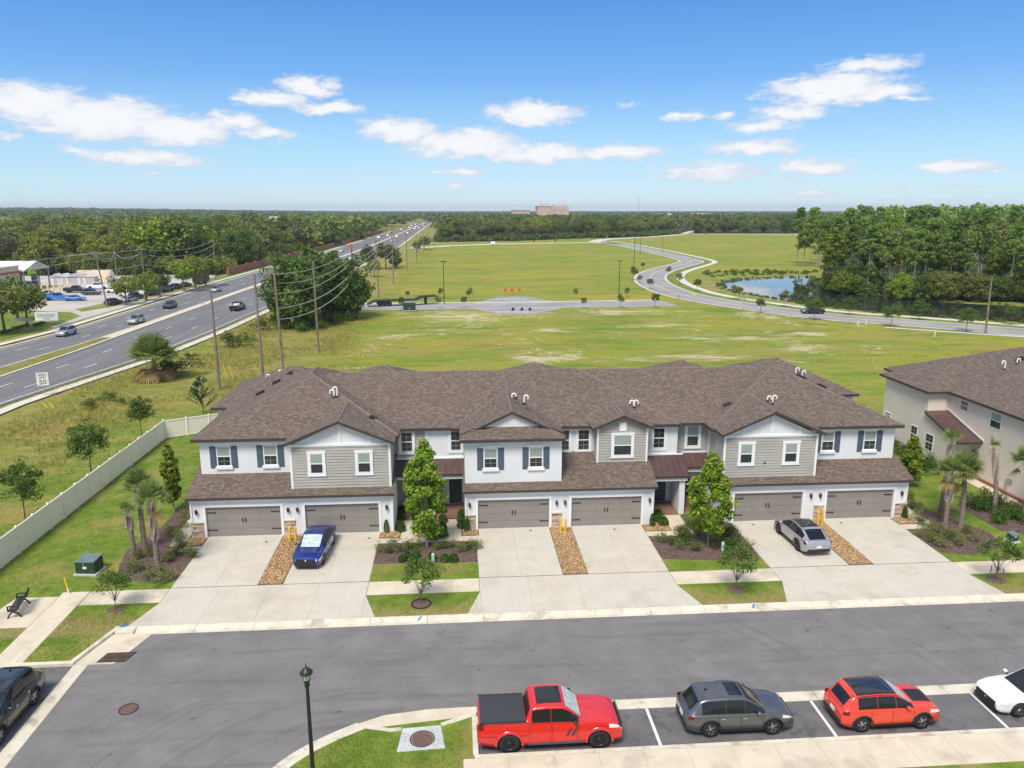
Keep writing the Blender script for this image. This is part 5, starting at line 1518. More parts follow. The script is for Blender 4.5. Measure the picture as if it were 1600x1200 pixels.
# the row of parked cars in the near bay
r, c = make_car('pickup_truck', truck('paint_red', shade='sun_shade', mirror='plastic_black', rim='rim_black'), (3.55, 28.02, ZR), 0, 'red crew cab pickup with black bed cover and silver windshield shade', 'pickup truck')
MB().grid([[(x, y, 1.405 + .035 * (1 - (y / .92) ** 4)) for y in np.linspace(-.92, .92, 9)] for x in (-2.86, -2.4, -1.6, -1.02)], True).add([(-2.86, -.92, 1.405), (-2.86, .92, 1.405), (-2.86, .92, 1.34), (-2.86, -.92, 1.34)], [(0, 1, 2, 3)]).build('bed_cover', 'tonneau', r)
for sg in (-1, 1):
    MB().box(-2.88, -1.0, sg * .93 - .03, sg * .93 + .03, 1.385, 1.412).build('bed_rail', 'plastic_black', r)
    MB().tube((-.9, sg * .98, .40), (1.35, sg * .98, .40), .06, n=8).build('side_step', 'paint_darkgrey', r)
    for dx in (0, .22):
        q = [c.side(.62 + dx + k * .16, .74 + dx + k * .16, .92 - k * .30, .92 - k * .30 + .02, sg, .014, 1, 1).v for k in range(1)]
        pts = [(.78 + dx, 1.02), (.90 + dx, 1.02), (.72 + dx, .72), (.60 + dx, .72)]
        MB().add([(x, sg * (c.bodyw(x, z) + .014), z) for x, z in pts], [(0, 1, 2, 3)]).build('stripe', 'decal_dark', r)
    c.side(-2.9, -.9, .79, .82, sg, .011, 8, 1).build('stripe', 'decal_dark', r)
    for xa in (c.xf, c.xr):
        rr = [[(xa + R * math.cos(a), sg * (1.01 + o), .44 + R * math.sin(a)) for R, o in ((c.Ra - .01, .0), (c.Ra - .01, .05), (c.Ra + .07, .04), (c.Ra + .1, -.01))] for a in np.linspace(-.1, math.pi + .1, 17)]
        MB().grid(rr, True).build('fender_flare', 'paint_red', r)
c.patch(-.55, .48, -.42, .42, .016, 8, 8).build('sunroof', 'car_glass', r)

make_car('parked_car', suv('paint_grey', sunroof=(-.45, .12, .42), rails=False), (11.6, 28.27, ZR), math.radians(-.5), 'dark grey metallic crossover parked right of the red pickup', 'car')
r, c = make_car('parked_car', suv('paint_orange', L=4.4, W=1.82, wb=2.64, fo=.86, roof_paint='paint_gloss_black', wr=.355, handle='paint_orange',
    top=[(-2.2, .78), (-2.17, .95), (-2.0, 1.04), (-1.2, 1.05), (.75, 1.02), (1.0, 1.04), (1.7, 1.0), (2.0, .93), (2.14, .80), (2.2, .64)],
    roof=[(-2.1, 1.03), (-1.72, 1.52), (-1.45, 1.61), (-.6, 1.64), (.0, 1.63), (.26, 1.57), (1.05, 1.02)], wins=[(-1.5, -.68), (-.655, .135), (.16, .92)], rs='five', shade='sun_shade'), (18.06, 28.12, ZR), math.radians(.8), 'red orange crossover with black roof and black bonnet panel', 'car')
rows = [[(x, y, c.top(x) + .034 - .012 * abs(y)) for y in np.linspace(-.42, .42, 7)] for x in np.linspace(1.12, 1.95, 8)]
MB().grid(rows, True).build('bonnet_panel', 'plastic_black', r)
make_car('parked_car', sedan('paint_white', rim='rim_silver', grille=(.30, .62)), (25.55, 28.62, ZR), math.pi + math.radians(1.5), 'white sedan facing left at the right edge of the parking bay', 'car')
make_car('parked_car', suv('paint_black', L=4.75, W=1.9, rails=True), (-19.92, 30.6, ZR), math.radians(-90), 'black sport utility car parked at the lower left edge', 'car')
# on the driveways
make_car('parked_car', sedan('paint_blue', shade='sun_shade', hz=.62), (-9.2, 46.3, .008), math.radians(-93.5), 'shiny blue sedan with windshield shade on the left driveway', 'car')
make_car('parked_car', suv('paint_silver', L=4.68, W=1.88, wr=.37, roof_paint='paint_gloss_black', rails=False, handle='paint_silver', rim='rim_black',
    top=[(-2.34, .72), (-2.3, .98), (-2.15, 1.06), (-1.2, 1.02), (.8, .97), (1.05, .98), (1.75, .92), (2.1, .83), (2.26, .7), (2.34, .56)],
    roof=[(-2.2, 1.05), (-1.35, 1.48), (-.9, 1.55), (-.3, 1.57), (.1, 1.55), (.4, 1.47), (1.32, .98)], header=(-1.25, .38), wins=[(-1.75, -.66), (-.635, .20), (.225, 1.12)], bump='plastic_black'), (22.45, 45.75, .008), math.radians(92.5), 'silver crossover with black roof backed towards the right garage', 'car')

# traffic on the highway
ROADCARS = [((-68.5, 139.3), -93, 'silver', 'suv', 'silver car driving nearest the sign lawn on the highway'), ((-62.2, 153.8), -93, 'silver', 'suv', 'silver car beside the grassy highway median'),
            ((-64.2, 177.8), -92, 'black', 'suv', 'black car in the far lanes of the highway'), ((-64.6, 213.5), -90, 'silver', 'suv', 'silver car behind the black car on the far lanes'),
            ((-48.2, 173.6), 88, 'black', 'truck', 'black pickup driving away in the near highway lanes'), ((-60.5, 420), -90, 'white', 'sedan', 'white car far down the highway on the left carriageway'),
            ((-57.5, 505), -90, 'silver', 'sedan', 'pale car far down the highway behind the white one'), ((-45, 560), 90, 'white', 'suv', 'white car far down the highway in the right carriageway')]
PB = {'silver': 'paint_silver', 'black': 'paint_black', 'white': 'paint_white', 'blue': 'paint_skyblue', 'grey': 'paint_darkgrey', 'navy': 'paint_navy'}
for (x, y), a, p, k, lab in ROADCARS:
    make_car('pickup_truck' if k == 'truck' else 'road_car', {'suv': suv, 'sedan': sedan, 'truck': truck}[k](PB[p]), (x, y, ZH + .004), math.radians(a), lab, 'pickup truck' if k == 'truck' else 'car', 'traffic on the highway', 1)
LOT = [((-97.3, 195.8), 8, 'blue', 'truck', 'bright blue pickup at the left of the store car park'), ((-92.6, 194.6), 6, 'blue', 'sedan', 'bright blue sedan in the store car park aisle'),
       ((-101.5, 214.5), 2, 'black', 'truck', 'black pickup parked near the yellow bollards of the store'), ((-94.6, 208), 5, 'grey', 'suv', 'dark grey car parked in front of the white pickup'),
       ((-99.8, 223.5), 2, 'white', 'truck', 'white pickup parked behind the dark grey car'), ((-79.6, 185.2), 75, 'black', 'suv', 'black car under the pole at the car park edge'),
       ((-78.6, 191.5), 75, 'silver', 'sedan', 'silver sedan in the row under the car park trees'), ((-79.4, 197.5), 75, 'navy', 'suv', 'dark blue car in the row under the car park trees'),
       ((-110, 212), 4, 'white', 'sedan', 'white sedan by the front of the tan store'), ((-112, 248), 5, 'white', 'truck', 'white box truck by the garden sheds'),
       ((-91, 213.5), 4, 'white', 'sedan', 'white sedan parked beside the dark grey car'), ((-86.5, 211), 4, 'grey', 'sedan', 'dark sedan at the right end of the middle row'),
       ((-78.6, 206), 78, 'black', 'suv', 'black car further along the tree row'), ((-78.2, 214), 78, 'grey', 'truck', 'grey pickup in the far tree row'),
       ((-84, 204), 6, 'white', 'suv', 'white car in the middle of the car park rows'), ((-104.5, 206), 4, 'grey', 'sedan', 'grey sedan in front of the black pickup by the store'), ((-88, 221), 4, 'silver', 'suv', 'silver car in the back row of the car park'), ((-84.5, 228), 4, 'white', 'suv', 'white car at the back of the car park near the trailer'),
       ((-78.0, 222), 80, 'navy', 'suv', 'navy car in the far tree row'), ((-77.8, 229), 80, 'black', 'sedan', 'black sedan beside the black trailer')]
for (x, y), a, p, k, lab in LOT:
    make_car('pickup_truck' if k == 'truck' else 'parked_car', {'suv': suv, 'sedan': sedan, 'truck': truck}[k](PB[p]), (x, y, -.106), math.radians(a), lab, 'pickup truck' if k == 'truck' else 'car', 'vehicles in the store car park', 1)
make_car('road_car', sedan('paint_navy'), (76.0, 158.6, ZF + .004), math.radians(175), 'dark blue sedan on the curving road beside the pond', 'car', None, 1)
make_car('road_car', suv('paint_white', L=5.4, roof=[(-2.55, 1.02), (-2.4, 2.1), (-1.6, 2.3), (0, 2.3), (.9, 2.1), (1.6, 1.1)], header=(-2.3, .95), top=[(-2.7, .8), (-2.6, 1.0), (1.5, 1.05), (2.4, .95), (2.7, .6)], wins=[(.3, 1.1)]), (25.2, 497, ZF + .004), 0, 'white van on the back road across the field', 'van', None, 1)
make_car('road_car', suv('paint_white'), (96.6, 508, ZF + .004), math.radians(30), 'white car at the far road junction', 'car', None, 1)
make_car('road_car', sedan('paint_black'), (236, 720, ZF + .004), math.radians(60), 'dark car on the far road between the woods', 'car', None, 1)
# ------------------------------------------------------------------ vegetation
def unit(v): return v / np.maximum(np.linalg.norm(v, axis=1, keepdims=True), 1e-9)


def leaf_quads(C, out, size, rng, aspect=.6, bias=.8, up=.35):
    """a leaf-shaped quad at each point, facing roughly outwards and up"""
    n = len(C)
    nrm = unit(rng.normal(size=(n, 3)) + out * bias + np.array([0, 0, up]))
    t = unit(np.cross(nrm, rng.normal(size=(n, 3)))); b = np.cross(nrm, t)
    s = (size * rng.uniform(.6, 1.35, n))[:, None]
    V = np.stack([C - t * s, C + b * s * aspect, C + t * s, C - b * s * aspect], 1).reshape(-1, 3)
    F = np.arange(4 * n).reshape(n, 4)
    return V, F


def clump_crown(rng, clumps, per, leaf, rc, flat=.75):
    """clumps: (k,3) centres"""
    ctr = clumps.mean(0); pts = []; outs = []
    for c in clumps:
        d = rng.normal(size=(per, 3)); d = unit(d) * (rng.uniform(.25, 1.0, (per, 1)) ** .5)
        r = rc * rng.uniform(.65, 1.3); d[:, 2] *= flat
        pts.append(c + d * r); outs.append(unit(d))
    C = np.concatenate(pts); O = np.concatenate(outs) * .7 + unit(C - ctr) * .6
    return leaf_quads(C, O, leaf, rng)


def ellipsoid_clumps(rng, k, rx, rz, zc, inner=.45, low=-.85):
    d = unit(rng.normal(size=(k * 3, 3))); d = d[d[:, 2] > low][:k]
    r = rng.uniform(inner, 1.0, (len(d), 1)) ** .7
    return d * r * np.array([rx, rx, rz]) * rng.uniform(.82, 1.12, (len(d), 1)) + np.array([0, 0, zc])


def limbs(mb, base, targets, r0, rng, bend=.25):
    for t in targets:
        b = Vector(base); t = Vector(t); m = (b + t) / 2 + Vector((rng.uniform(-bend, bend), rng.uniform(-bend, bend), rng.uniform(0, bend)))
        mb.path([b, m, t], [r0, r0 * .6, r0 * .25], n=5)


def mk_tree(seed, h, rx, zc, rz, k, per, leaf, rc, tr, lm, bark='bark', trunk_to=None, flat=.75, nl=7, low=-.8, inner=.45):
    rng = np.random.default_rng(seed)
    cl = ellipsoid_clumps(rng, k, rx, rz, zc, inner, low)
    V, F = clump_crown(rng, cl, per, leaf, rc, flat)
    mb = MB(); tt = trunk_to or zc
    w = rng.uniform(-.25, .25, 2) * rx * .3
    mb.path([(0, 0, -.2), (w[0] * .4, w[1] * .4, tt * .4), (w[0], w[1], tt)], [tr, tr * .75, tr * .4], n=8)
    idx = rng.choice(len(cl), min(nl, len(cl)), replace=False)
    limbs(mb, (w[0] * .5, w[1] * .5, tt * .55), [cl[i] for i in idx], tr * .45, rng, rx * .1)
    return mb.mesh('trunk', bark), mesh_np('crown', V, F, lm)


def mk_pine(seed, h, lm='leaf_pine', k=52, per=66, leaf=.30):
    rng = np.random.default_rng(seed)
    z0 = h * rng.uniform(.42, .56); cl = []
    for i in range(k):
        t = rng.uniform(0, 1) ** .8; z = z0 + (h - z0) * t; r = (1 - t * .75) * rng.uniform(.5, 1.0) * h * .155; a = rng.uniform(0, 6.28)
        cl.append((r * math.cos(a), r * math.sin(a), z))
    for i in range(5):
        a = rng.uniform(0, 6.28); cl.append((1.3 * math.cos(a), 1.3 * math.sin(a), h * rng.uniform(.25, .5)))
    cl = np.array(cl); V, F = clump_crown(rng, cl, per, leaf, h * .055, .6)
    mb = MB(); l = rng.uniform(-.4, .4, 2)
    mb.path([(0, 0, -.3), (l[0] * .5, l[1] * .5, h * .5), (l[0], l[1], h * .95)], [.24, .18, .05], n=7)
    for i in range(0, len(cl), 3): mb.path([(l[0] * .5, l[1] * .5, cl[i][2] - .8), tuple(cl[i])], [.05, .02], n=4)
    return mb.mesh('trunk', 'bark_pale'), mesh_np('crown', V, F, lm)


def put_tree(name, meshes, loc, sc, rz, label, cat='tree', group=None, sz=None):
    e = empty(name, loc, rz, label, cat, group); e.scale = (sc, sc, sz or sc)
    link('trunk', meshes[0], e); link('crown', meshes[1], e)
    return e


OAKS = [mk_tree(20 + i, 11, 4.9, 7.0, 3.9, 52, 44, .36, 1.35, .34, ('leaf_oak', 'leaf_oak', 'leaf_lime', 'leaf_oak', 'leaf_greygreen')[i]) for i in range(5)]
FULL = [mk_tree(26 + i, 11, 5.0, 5.6, 5.3, 95, 70, .29, 1.35, .30, ('leaf_oak', 'leaf_lime', 'leaf_oak', 'leaf_elm')[i], low=-1.0) for i in range(4)]
OAKD = [mk_tree(34 + i, 11, 4.2, 6.6, 4.2, 60, 60, .29, 1.25, .30, 'leaf_elm') for i in range(2)]
PINES = [mk_pine(40 + i, 22) for i in range(4)] + [mk_tree(50 + i, 20, 3.3, 12.2, 7.2, 70, 46, .40, 1.25, .26, ('leaf_oak', 'leaf_lime')[i], 'bark_pale', 15) for i in range(2)]
STREET = [mk_tree(60 + i, 4.6, 1.15, 3.0, 1.45, 30, 42, .13, .5, .06, ('leaf_oak', 'leaf_elm', 'leaf_oak')[i], trunk_to=3.0) for i in range(3)]
ELM = [mk_tree(70 + i, 5.2, 1.75, 3.35, 1.75, 58, 62, .095, .48, .065, 'leaf_elm', trunk_to=3.6, nl=16, inner=.3) for i in range(3)]
MYRTLE = [mk_tree(80 + i, 2.3, .95, 1.6, .62, 34, 42, .062, .30, .03, 'leaf_elm', trunk_to=.9, nl=14, low=-.4) for i in range(2)]


def mk_column(seed, h, rx, lm):
    """pear-shaped young maple: dense leafy column"""
    rng = np.random.default_rng(seed); cl = []
    for i in range(95):
        t = rng.uniform(.0, 1); z = h * (.17 + .80 * t); r = rx * (.72 + .56 * t if t < .5 else 1.0 - 2.2 * max(0, t - .62) ** 1.25) * rng.uniform(.35, 1.0); a = rng.uniform(0, 6.28)
        cl.append((r * math.cos(a), r * math.sin(a), z))
    cl += [(rng.uniform(-.12, .12), rng.uniform(-.1, .1), h * z) for z in (.95, .99, 1.03, 1.07)]
    cl = np.array(cl); V, F = clump_crown(rng, cl, 88, .105, rx * .30, .9)
    mb = MB(); mb.path([(0, 0, -.1), (.03, .02, h * .5), (0, 0, h)], [.075, .05, .015], n=8); limbs(mb, (0, 0, h * .3), [cl[i] for i in range(0, 60, 4)], .025, rng, .15)
    return mb.mesh('trunk', 'bark_pale'), mesh_np('crown', V, F, lm)


def mk_youngpine(seed, h):
    rng = np.random.default_rng(seed); Vs = []; Fs = []; mb = MB(); k0 = 0
    mb.path([(0, 0, 0), (0, 0, h)], [.07, .02], n=6)
    tips = []
    for i in range(30):
        t = rng.uniform(.08, .95); a = rng.uniform(0, 6.28); l = (1 - t) * h * .36 + .25
        b = Vector((0, 0, h * t)); e = b + Vector((l * math.cos(a), l * math.sin(a), l * .75)); mb.path([b, (b + e) / 2 + Vector((0, 0, -.08)), e], [.03, .025, .015], n=4); tips += [(b * (1 - f) + e * f, (e - b).normalized()) for f in (.4, .6, .8, 1.0)]
    tips += [(Vector((0, 0, h * f)), Vector((0, 0, 1))) for f in (.8, .9, 1.0)]
    V = []; F = []
    for p, d in tips:
        for j in range(26):
            q = (Vector(rng.normal(size=3)).normalized() * .9 + d).normalized(); s = q.orthogonal().normalized() * .014; l = rng.uniform(.18, .32); k = len(V)
            V += [p - s, p + s, p + q * l + s * .3, p + q * l - s * .3]; F.append((k, k + 1, k + 2, k + 3))
    return mb.mesh('trunk', 'bark'), mesh_np('crown', V, F, 'leaf_youngpine')


def mk_palm(seed, h, n=26, size=1.0, dead=0, boots=.45, lean=(0, 0)):
    """cabbage palm: trunk with criss-cross boots, fan leaves"""
    rng = np.random.default_rng(seed)
    tk = MB(); top = Vector((lean[0], lean[1], h))
    cen = lambda t: Vector((lean[0] * t * t, lean[1] * t * t, h * t))
    tk.path([cen(t) for t in np.linspace(-.02, 1, 9)], [.21, .17, .155, .15, .15, .15, .155, .16, .12], n=10)
    bt = MB()
    nb = int(h * boots / .16)
    for i in range(nb):
        t = 1 - boots + boots * i / nb
        for j in range(5):
            a = 2 * math.pi * (j / 5 + .5 * (i % 2) / 5 * 2 + i * .02); c = cen(t); d = Vector((math.cos(a), math.sin(a), 0)); q = Vector((-d.y, d.x, 0))
            w = .06; p0 = c + d * .15; p1 = c + d * .27 + q * .12 + Vector((0, 0, .24)); p1b = c + d * .25 - q * .12 + Vector((0, 0, .24))
            for e in (p1, p1b): bt.add([p0 - Vector((0, 0, w)), p0 + Vector((0, 0, w)), e + Vector((0, 0, w * .7)), e - Vector((0, 0, w * .7))], [(0, 1, 2, 3)])
    V = []; F = []; VD = []; FD = []
    for i in range(n):
        a = i * 2.39996 + rng.uniform(-.2, .2); u = i / n; el = math.radians(80 - 88 * u + rng.uniform(-8, 8))
        isd = i >= n - dead
        if isd: el = math.radians(-50 + rng.uniform(-15, 15))
        d = Vector((math.cos(a) * math.cos(el), math.sin(a) * math.cos(el), math.sin(el))); L1 = size * rng.uniform(.55, .85)
        base = top + Vector((0, 0, -.05)); mid = base + d * L1 + Vector((0, 0, -.08 * L1))
        side = d.cross(Vector((0, 0, 1))).normalized() if abs(d.z) < .98 else Vector((1, 0, 0)); upv = side.cross(d)
        tgtV, tgtF = (VD, FD) if isd else (V, F)
        k = len(tgtV); s = side * .018; tgtV += [base - s, base + s, mid + s, mid - s]; tgtF.append((k, k + 1, k + 2, k + 3))
        m = 20
        for j in range(m):
            b = math.radians(-105 + 210 * j / (m - 1)); l = size * (.78 - .22 * abs(j / (m - 1) - .5) * 2) * rng.uniform(.85, 1.1)
            dd = (d * math.cos(b) + side * math.sin(b) + upv * .18).normalized(); pr = dd.cross(upv).normalized() * .030 * size
            p1 = mid + dd * l * .6; p2 = p1 + (dd * .75 + Vector((0, 0, -.30 - .5 * u))).normalized() * l * .45
            k = len(tgtV); tgtV += [mid - pr * .4, mid + pr * .4, p1 + pr, p1 - pr, p2 + pr * .15, p2 - pr * .15]; tgtF += [(k, k + 1, k + 2, k + 3), (k + 3, k + 2, k + 4, k + 5)]
    dm = mesh_np('dead_leaves', VD, FD, 'leaf_dead') if VD else None
    return tk.mesh('trunk', 'palm_bark'), mesh_np('crown', V, F, 'leaf_palm'), (bt.mesh('boots', 'palm_boot') if nb else None), dm


def put_palm(meshes, loc, rz, label, name='palm_tree'):
    e = empty(name, loc, rz, label, 'palm')
    t = link('trunk', meshes[0], e); link('crown', meshes[1], e)
    if meshes[2]: link('boots', meshes[2], t)
    if meshes[3]: link('dead_leaves', meshes[3], e)
    return e


def mk_shrub(seed, rx, rz, n, leaf, lm, loose=.0):
    rng = np.random.default_rng(seed); d = unit(rng.normal(size=(n, 3))); d[:, 2] = np.abs(d[:, 2]) * 1.0 - .05
    r = rng.uniform(.72 - loose * .6, 1.0 + loose * .25, (n, 1)); C = d * r * np.array([rx, rx, rz]) + np.array([0, 0, rz * .18])
    if loose:
        lob = rng.normal(size=(9, 3)) * np.array([rx, rx, rz * .6]) * .5; lob[:, 2] = np.abs(lob[:, 2]); C = C * .62 + lob[rng.integers(0, 9, n)]
    V, F = leaf_quads(C, d, leaf, rng, .6, .8, .4)
    return mesh_np('shrub', V, F, lm)


BOX = [mk_shrub(100 + i, .30, .46, 520, .045, 'leaf_boxwood') for i in range(2)]
SAGE = [mk_shrub(110 + i, .46, .72, 460, .05, ('leaf_sage', 'leaf_shrub', 'leaf_sage')[i], .75) for i in range(3)]
BUSH = [mk_shrub(120 + i, .7, .75, 950, .065, ('leaf_shrub', 'leaf_boxwood')[i], .35) for i in range(2)]
UPR = mk_shrub(130, .22, .95, 520, .05, 'leaf_boxwood')


def shrub(mesh, loc, sc, label, group=None, name='shrub', sz=None):
    o = link(name, mesh); o.location = loc; s = sc * RNG.uniform(.9, 1.12); o.scale = (s, s, (sz or 1) * s); o.rotation_euler = (0, 0, RNG.uniform(0, 6.28))
    return tag(o, label, 'shrub', group)


ORD = ['first', 'second', 'third', 'fourth', 'fifth', 'sixth', 'seventh', 'eighth', 'ninth', 'tenth', 'eleventh', 'twelfth', 'thirteenth', 'fourteenth', 'fifteenth', 'sixteenth', 'seventeenth', 'eighteenth', 'nineteenth', 'twentieth']

def planted(pts, meshes, sc, label, group):
    for i, q in enumerate(sorted(pts, key=lambda v: v.x / max(v.y, 1))):
        shrub(meshes[i % len(meshes)], q, sc, f'{ORD[i]} {label}, from the left', group)


# front yards: two leafy maples, four small staked trees
p, h = stand(667, 856, 702); put_tree('maple_tree', mk_column(90, h, 1.28, 'leaf_maple'), p, 1, 0, 'tall bright green leafy young tree before the left pair of entry doors')
p, h = stand(1106, 852, 722); put_tree('maple_tree', mk_column(91, h, 1.4, 'leaf_maple'), p, 1, 1, 'bright green leafy young tree before the right entry doors')
for i, (x, y, t, lab) in enumerate(((181, 952, 893, 'small round tree on the grass strip beside the left driveway apron'), (658, 944, 876, 'small multi stem tree ringed with dark edging between left and middle driveways'),
                                    (1150, 922, 856, 'small bushy tree on the dry strip between middle and right driveways'), (1556, 906, 842, 'small staked tree near the right edge by the sidewalk'))):
    p, h = stand(x, y, t); e = put_tree('small_tree', MYRTLE[i % 2], p, h / 2.3, i * 1.7, lab)
    if i == 1:
        MB().lathe([(.50, -.02), (.50, .05), (.44, .05), (.44, -.02)], n=24).build('edging', 'rubber', e)
    MB().lathe([(.0, .02), (.42, .012), (.46, .0)], n=20).build('mulch_ring', 'mulch', e)
    if i == 3:
        for a in (0, 2.1, 4.2): MB().tube((.35 * math.cos(a), .35 * math.sin(a), 0), (.3 * math.cos(a), .3 * math.sin(a), .8), .025, n=6).build('stake', 'pole_wood', e)
# trees outside the fence and by the house
for i, (x, y, t, lab) in enumerate(((40, 815, 722, 'young tree outside the fence, nearest the left edge'), (143, 745, 655, 'young tree outside the fence, the middle one of three'), (222, 682, 618, 'young tree outside the fence, nearest its far corner'))):
    p, h = stand(x, y, t); put_tree('young_tree', ELM[i], p, h / 5.2, i * 2.0, lab, 'tree')
p, h = stand(318, 647, 590); put_tree('young_pine', mk_youngpine(95, h), p, 1, 0, 'young green pine standing behind the far corner of the fence')
p, h = stand(272, 800, 702); put_tree('slender_tree', mk_column(92, h, .62, 'leaf_lime'), p, 1, 0, 'slender light green tree beside the left end wall')

# palms
p = G(210, 868); put_palm(mk_palm(200, 3.0, 12, .62, 0, .42, (-.15, 0)), p, 0, 'smallest palm of the three beside the left driveway')
p = G(227, 862); put_palm(mk_palm(201, 4.45, 28, .95, 0, .30, (.05, .1)), p, 1, 'middle palm of the three beside the left driveway, bare lower trunk')
p = G(246, 882); put_palm(mk_palm(202, 4.35, 26, 1.0, 1, .62, (-.42, 0)), p, 2, 'leaning palm with criss-cross trunk beside the left driveway')
p = G(1476, 826); put_palm(mk_palm(203, 3.9, 26, 1.1, 2, .5, (.1, .1)), p, 0, 'leftmost palm beside the right driveway')
p = G(1501, 825); put_palm(mk_palm(204, 4.0, 28, 1.15, 2, .05, (.35, .1)), p, 1.3, 'second palm beside the right driveway, smooth trunk')
p = G(1470, 800); put_palm(mk_palm(208, 5.4, 10, .8, 0, .5, (.25, 0)), p, .4, 'taller sparse palm behind the two by the right driveway')
p = G(1553, 802); put_palm(mk_palm(205, 4.7, 3, .7, 0, .48, (.7, 0)), p, 2.0, 'nearly leafless leaning palm by the beige wall')
p = G(1599, 812); put_palm(mk_palm(206, 4.2, 28, 1.15, 1, .2, (-.1, .1)), p, .7, 'full palm at the right picture edge')
p = G(243, 592); e = put_palm(mk_palm(207, 1.4, 60, 1.55, 14, .0), p, 0, 'broad wild fan palm with dry skirt beside the highway walk'); e.scale = (1.9, 1.9, 1.75)
# bushes in the wild strip
for (x, y, s, lab) in ((276, 583, 2.6, 'green bush beside the wild fan palm'), (372, 540, 2.6, 'bush in the verge behind the nearest utility poles'), (138, 636, 1.1, 'small dark bush in the verge below the speed sign'), (168, 625, 1.2, 'low palmetto bush in the rough verge'), (188, 630, .7, 'tiny bush right of the palmetto in the verge'), (300, 560, 1.2, 'low bush behind the wild fan palm')):
    shrub(BUSH[int(x) % 2], G(x, y), s, lab)

# shrubs in the beds
U = lambda u, v: G(580 + u / 5.717, 690 + v / 5.714)
planted([U(u_, v_) for (u_, v_) in [(80, 990), (150, 1000), (190, 940), (250, 985), (330, 960), (420, 960), (660, 950), (740, 940), (800, 985), (850, 960), (900, 950), (940, 960), (590, 960)]], SAGE, .8, 'loose grey green shrub in the bed before the left entries', 'loose shrubs before the left entries')
planted([U(u_, v_) for (u_, v_) in [(280, 1070), (365, 1070), (405, 1030), (545, 1050), (655, 1070), (735, 1070), (320, 1040)]], BOX, 1.0, 'round clipped boxwood along the front of the left entry bed', 'boxwoods before the left entries')
planted([U(u_, v_) for (u_, v_) in [(270, 640), (270, 700), (265, 770), (265, 800)]], BOX, 1.15, 'dark boxwood beside the tree-hidden entry walk', 'boxwoods beside the entry walks')
planted([U(u_, v_) for (u_, v_) in [(640, 640), (640, 720), (635, 790), (640, 850), (560, 870), (560, 820), (812, 670), (812, 720), (812, 770)]], BOX, 1.2, 'dark boxwood lining the walk to the wreath door', 'boxwoods lining the wreath door walk')
for (x, y, lab) in ((604, 832, 'narrow upright shrub at the right end of the left garages'), (730, 830, 'narrow upright shrub against the stone left of the middle garage'), (1019, 822, 'narrow upright shrub right of the middle garages'), (1413, 810, 'narrow upright shrub by the stone at the right end')): shrub(UPR, G(x, y), 1.0, lab)
planted([G(u_, v_) for (u_, v_) in [(1030, 815), (1036, 820), (1028, 808)]], BOX, 1.3, 'dark boxwood beside the porch right of the middle garages', 'boxwoods right of the middle garages')
planted([G(u_, v_) for (u_, v_) in [(1035, 848), (1050, 852), (1062, 858), (1070, 848), (1085, 862), (1125, 850), (1140, 858), (1155, 868), (1165, 858), (1135, 838), (1150, 845), (1068, 835), (1075, 822)]], (SAGE + BUSH), .85, 'shrub in the bed round the right leafy tree', 'shrubs round the right leafy tree')
planted([G(u_, v_) for (u_, v_) in [(205, 895), (222, 890), (235, 905), (255, 895), (265, 905), (215, 875), (235, 870), (262, 880), (272, 870), (285, 862), (280, 845), (285, 825), (290, 810), (276, 855), (268, 838), (292, 795), (250, 912), (298, 872)]], SAGE, .95, 'grey green shrub in the bed round the left palms', 'shrubs round the left palms')
planted([G(u_, v_) for (u_, v_) in [(1428, 812), (1440, 822), (1452, 830), (1465, 835), (1480, 842), (1495, 840), (1510, 835), (1440, 838), (1455, 848), (1470, 855), (1425, 795), (1422, 780), (1435, 800), (1500, 852), (1520, 845)]], SAGE, .95, 'shrub in the bed round the right driveway palms', 'shrubs round the right palms')
planted([G(u_, v_) for (u_, v_) in [(1533, 797), (1575, 800), (1590, 812), (1560, 815), (1520, 790), (1545, 787)]], BUSH, 1.0, 'bright green bush along the beige house', 'bushes along the beige house')
planted([G(u_, v_) for (u_, v_) in [(1398, 700), (1410, 712), (1425, 722), (1440, 730), (1455, 738), (1405, 690)]], BUSH, 1.2, 'green bush at the foot of the beige side wall', 'bushes at the beige side wall')
for i, (x, y) in enumerate([(1420, 760)]): p, h = stand(x, y, 690); put_tree('slender_tree', mk_column(93, h, .8, 'leaf_lime'), p, 1, 0, 'slender light green tree between the townhouses and the beige house')

# hedge along the outside of the fence
rng = np.random.default_rng(5); n = 9000
C = np.stack([rng.normal(-29.25, .28, n), rng.uniform(30, 74, n), np.abs(rng.normal(.30, .2, n))], 1)
V, F = leaf_quads(C, np.tile([0, 0, 1.0], (n, 1)), .085, rng)
o = link('hedge', mesh_np('hedge', V, F, 'leaf_boxwood')); tag(o, 'low dark green hedge running along the outside of the fence', 'hedge')


def tufts(name, pts, z, h, w, mat, label, blades=3):
    rng = np.random.default_rng(len(pts)); n = len(pts) * blades
    P = np.repeat(np.column_stack([pts, np.full(len(pts), z)]), blades, 0) + np.column_stack([rng.normal(0, h * .35, n), rng.normal(0, h * .35, n), np.zeros(n)])
    a = rng.uniform(0, 6.28, n); hh = h * rng.uniform(.5, 1.4, n); d = np.stack([np.cos(a), np.sin(a), np.zeros(n)], 1) * w
    tip = P + np.stack([rng.normal(0, .45, n) * hh, rng.normal(0, .45, n) * hh, hh], 1)
    V = np.stack([P - d, P + d, tip], 1).reshape(-1, 3); F = np.arange(3 * n).reshape(n, 3)
    o = link(name, mesh_np(name, V, F, mat), None, 'stuff'); return tag(o, label, 'grass')


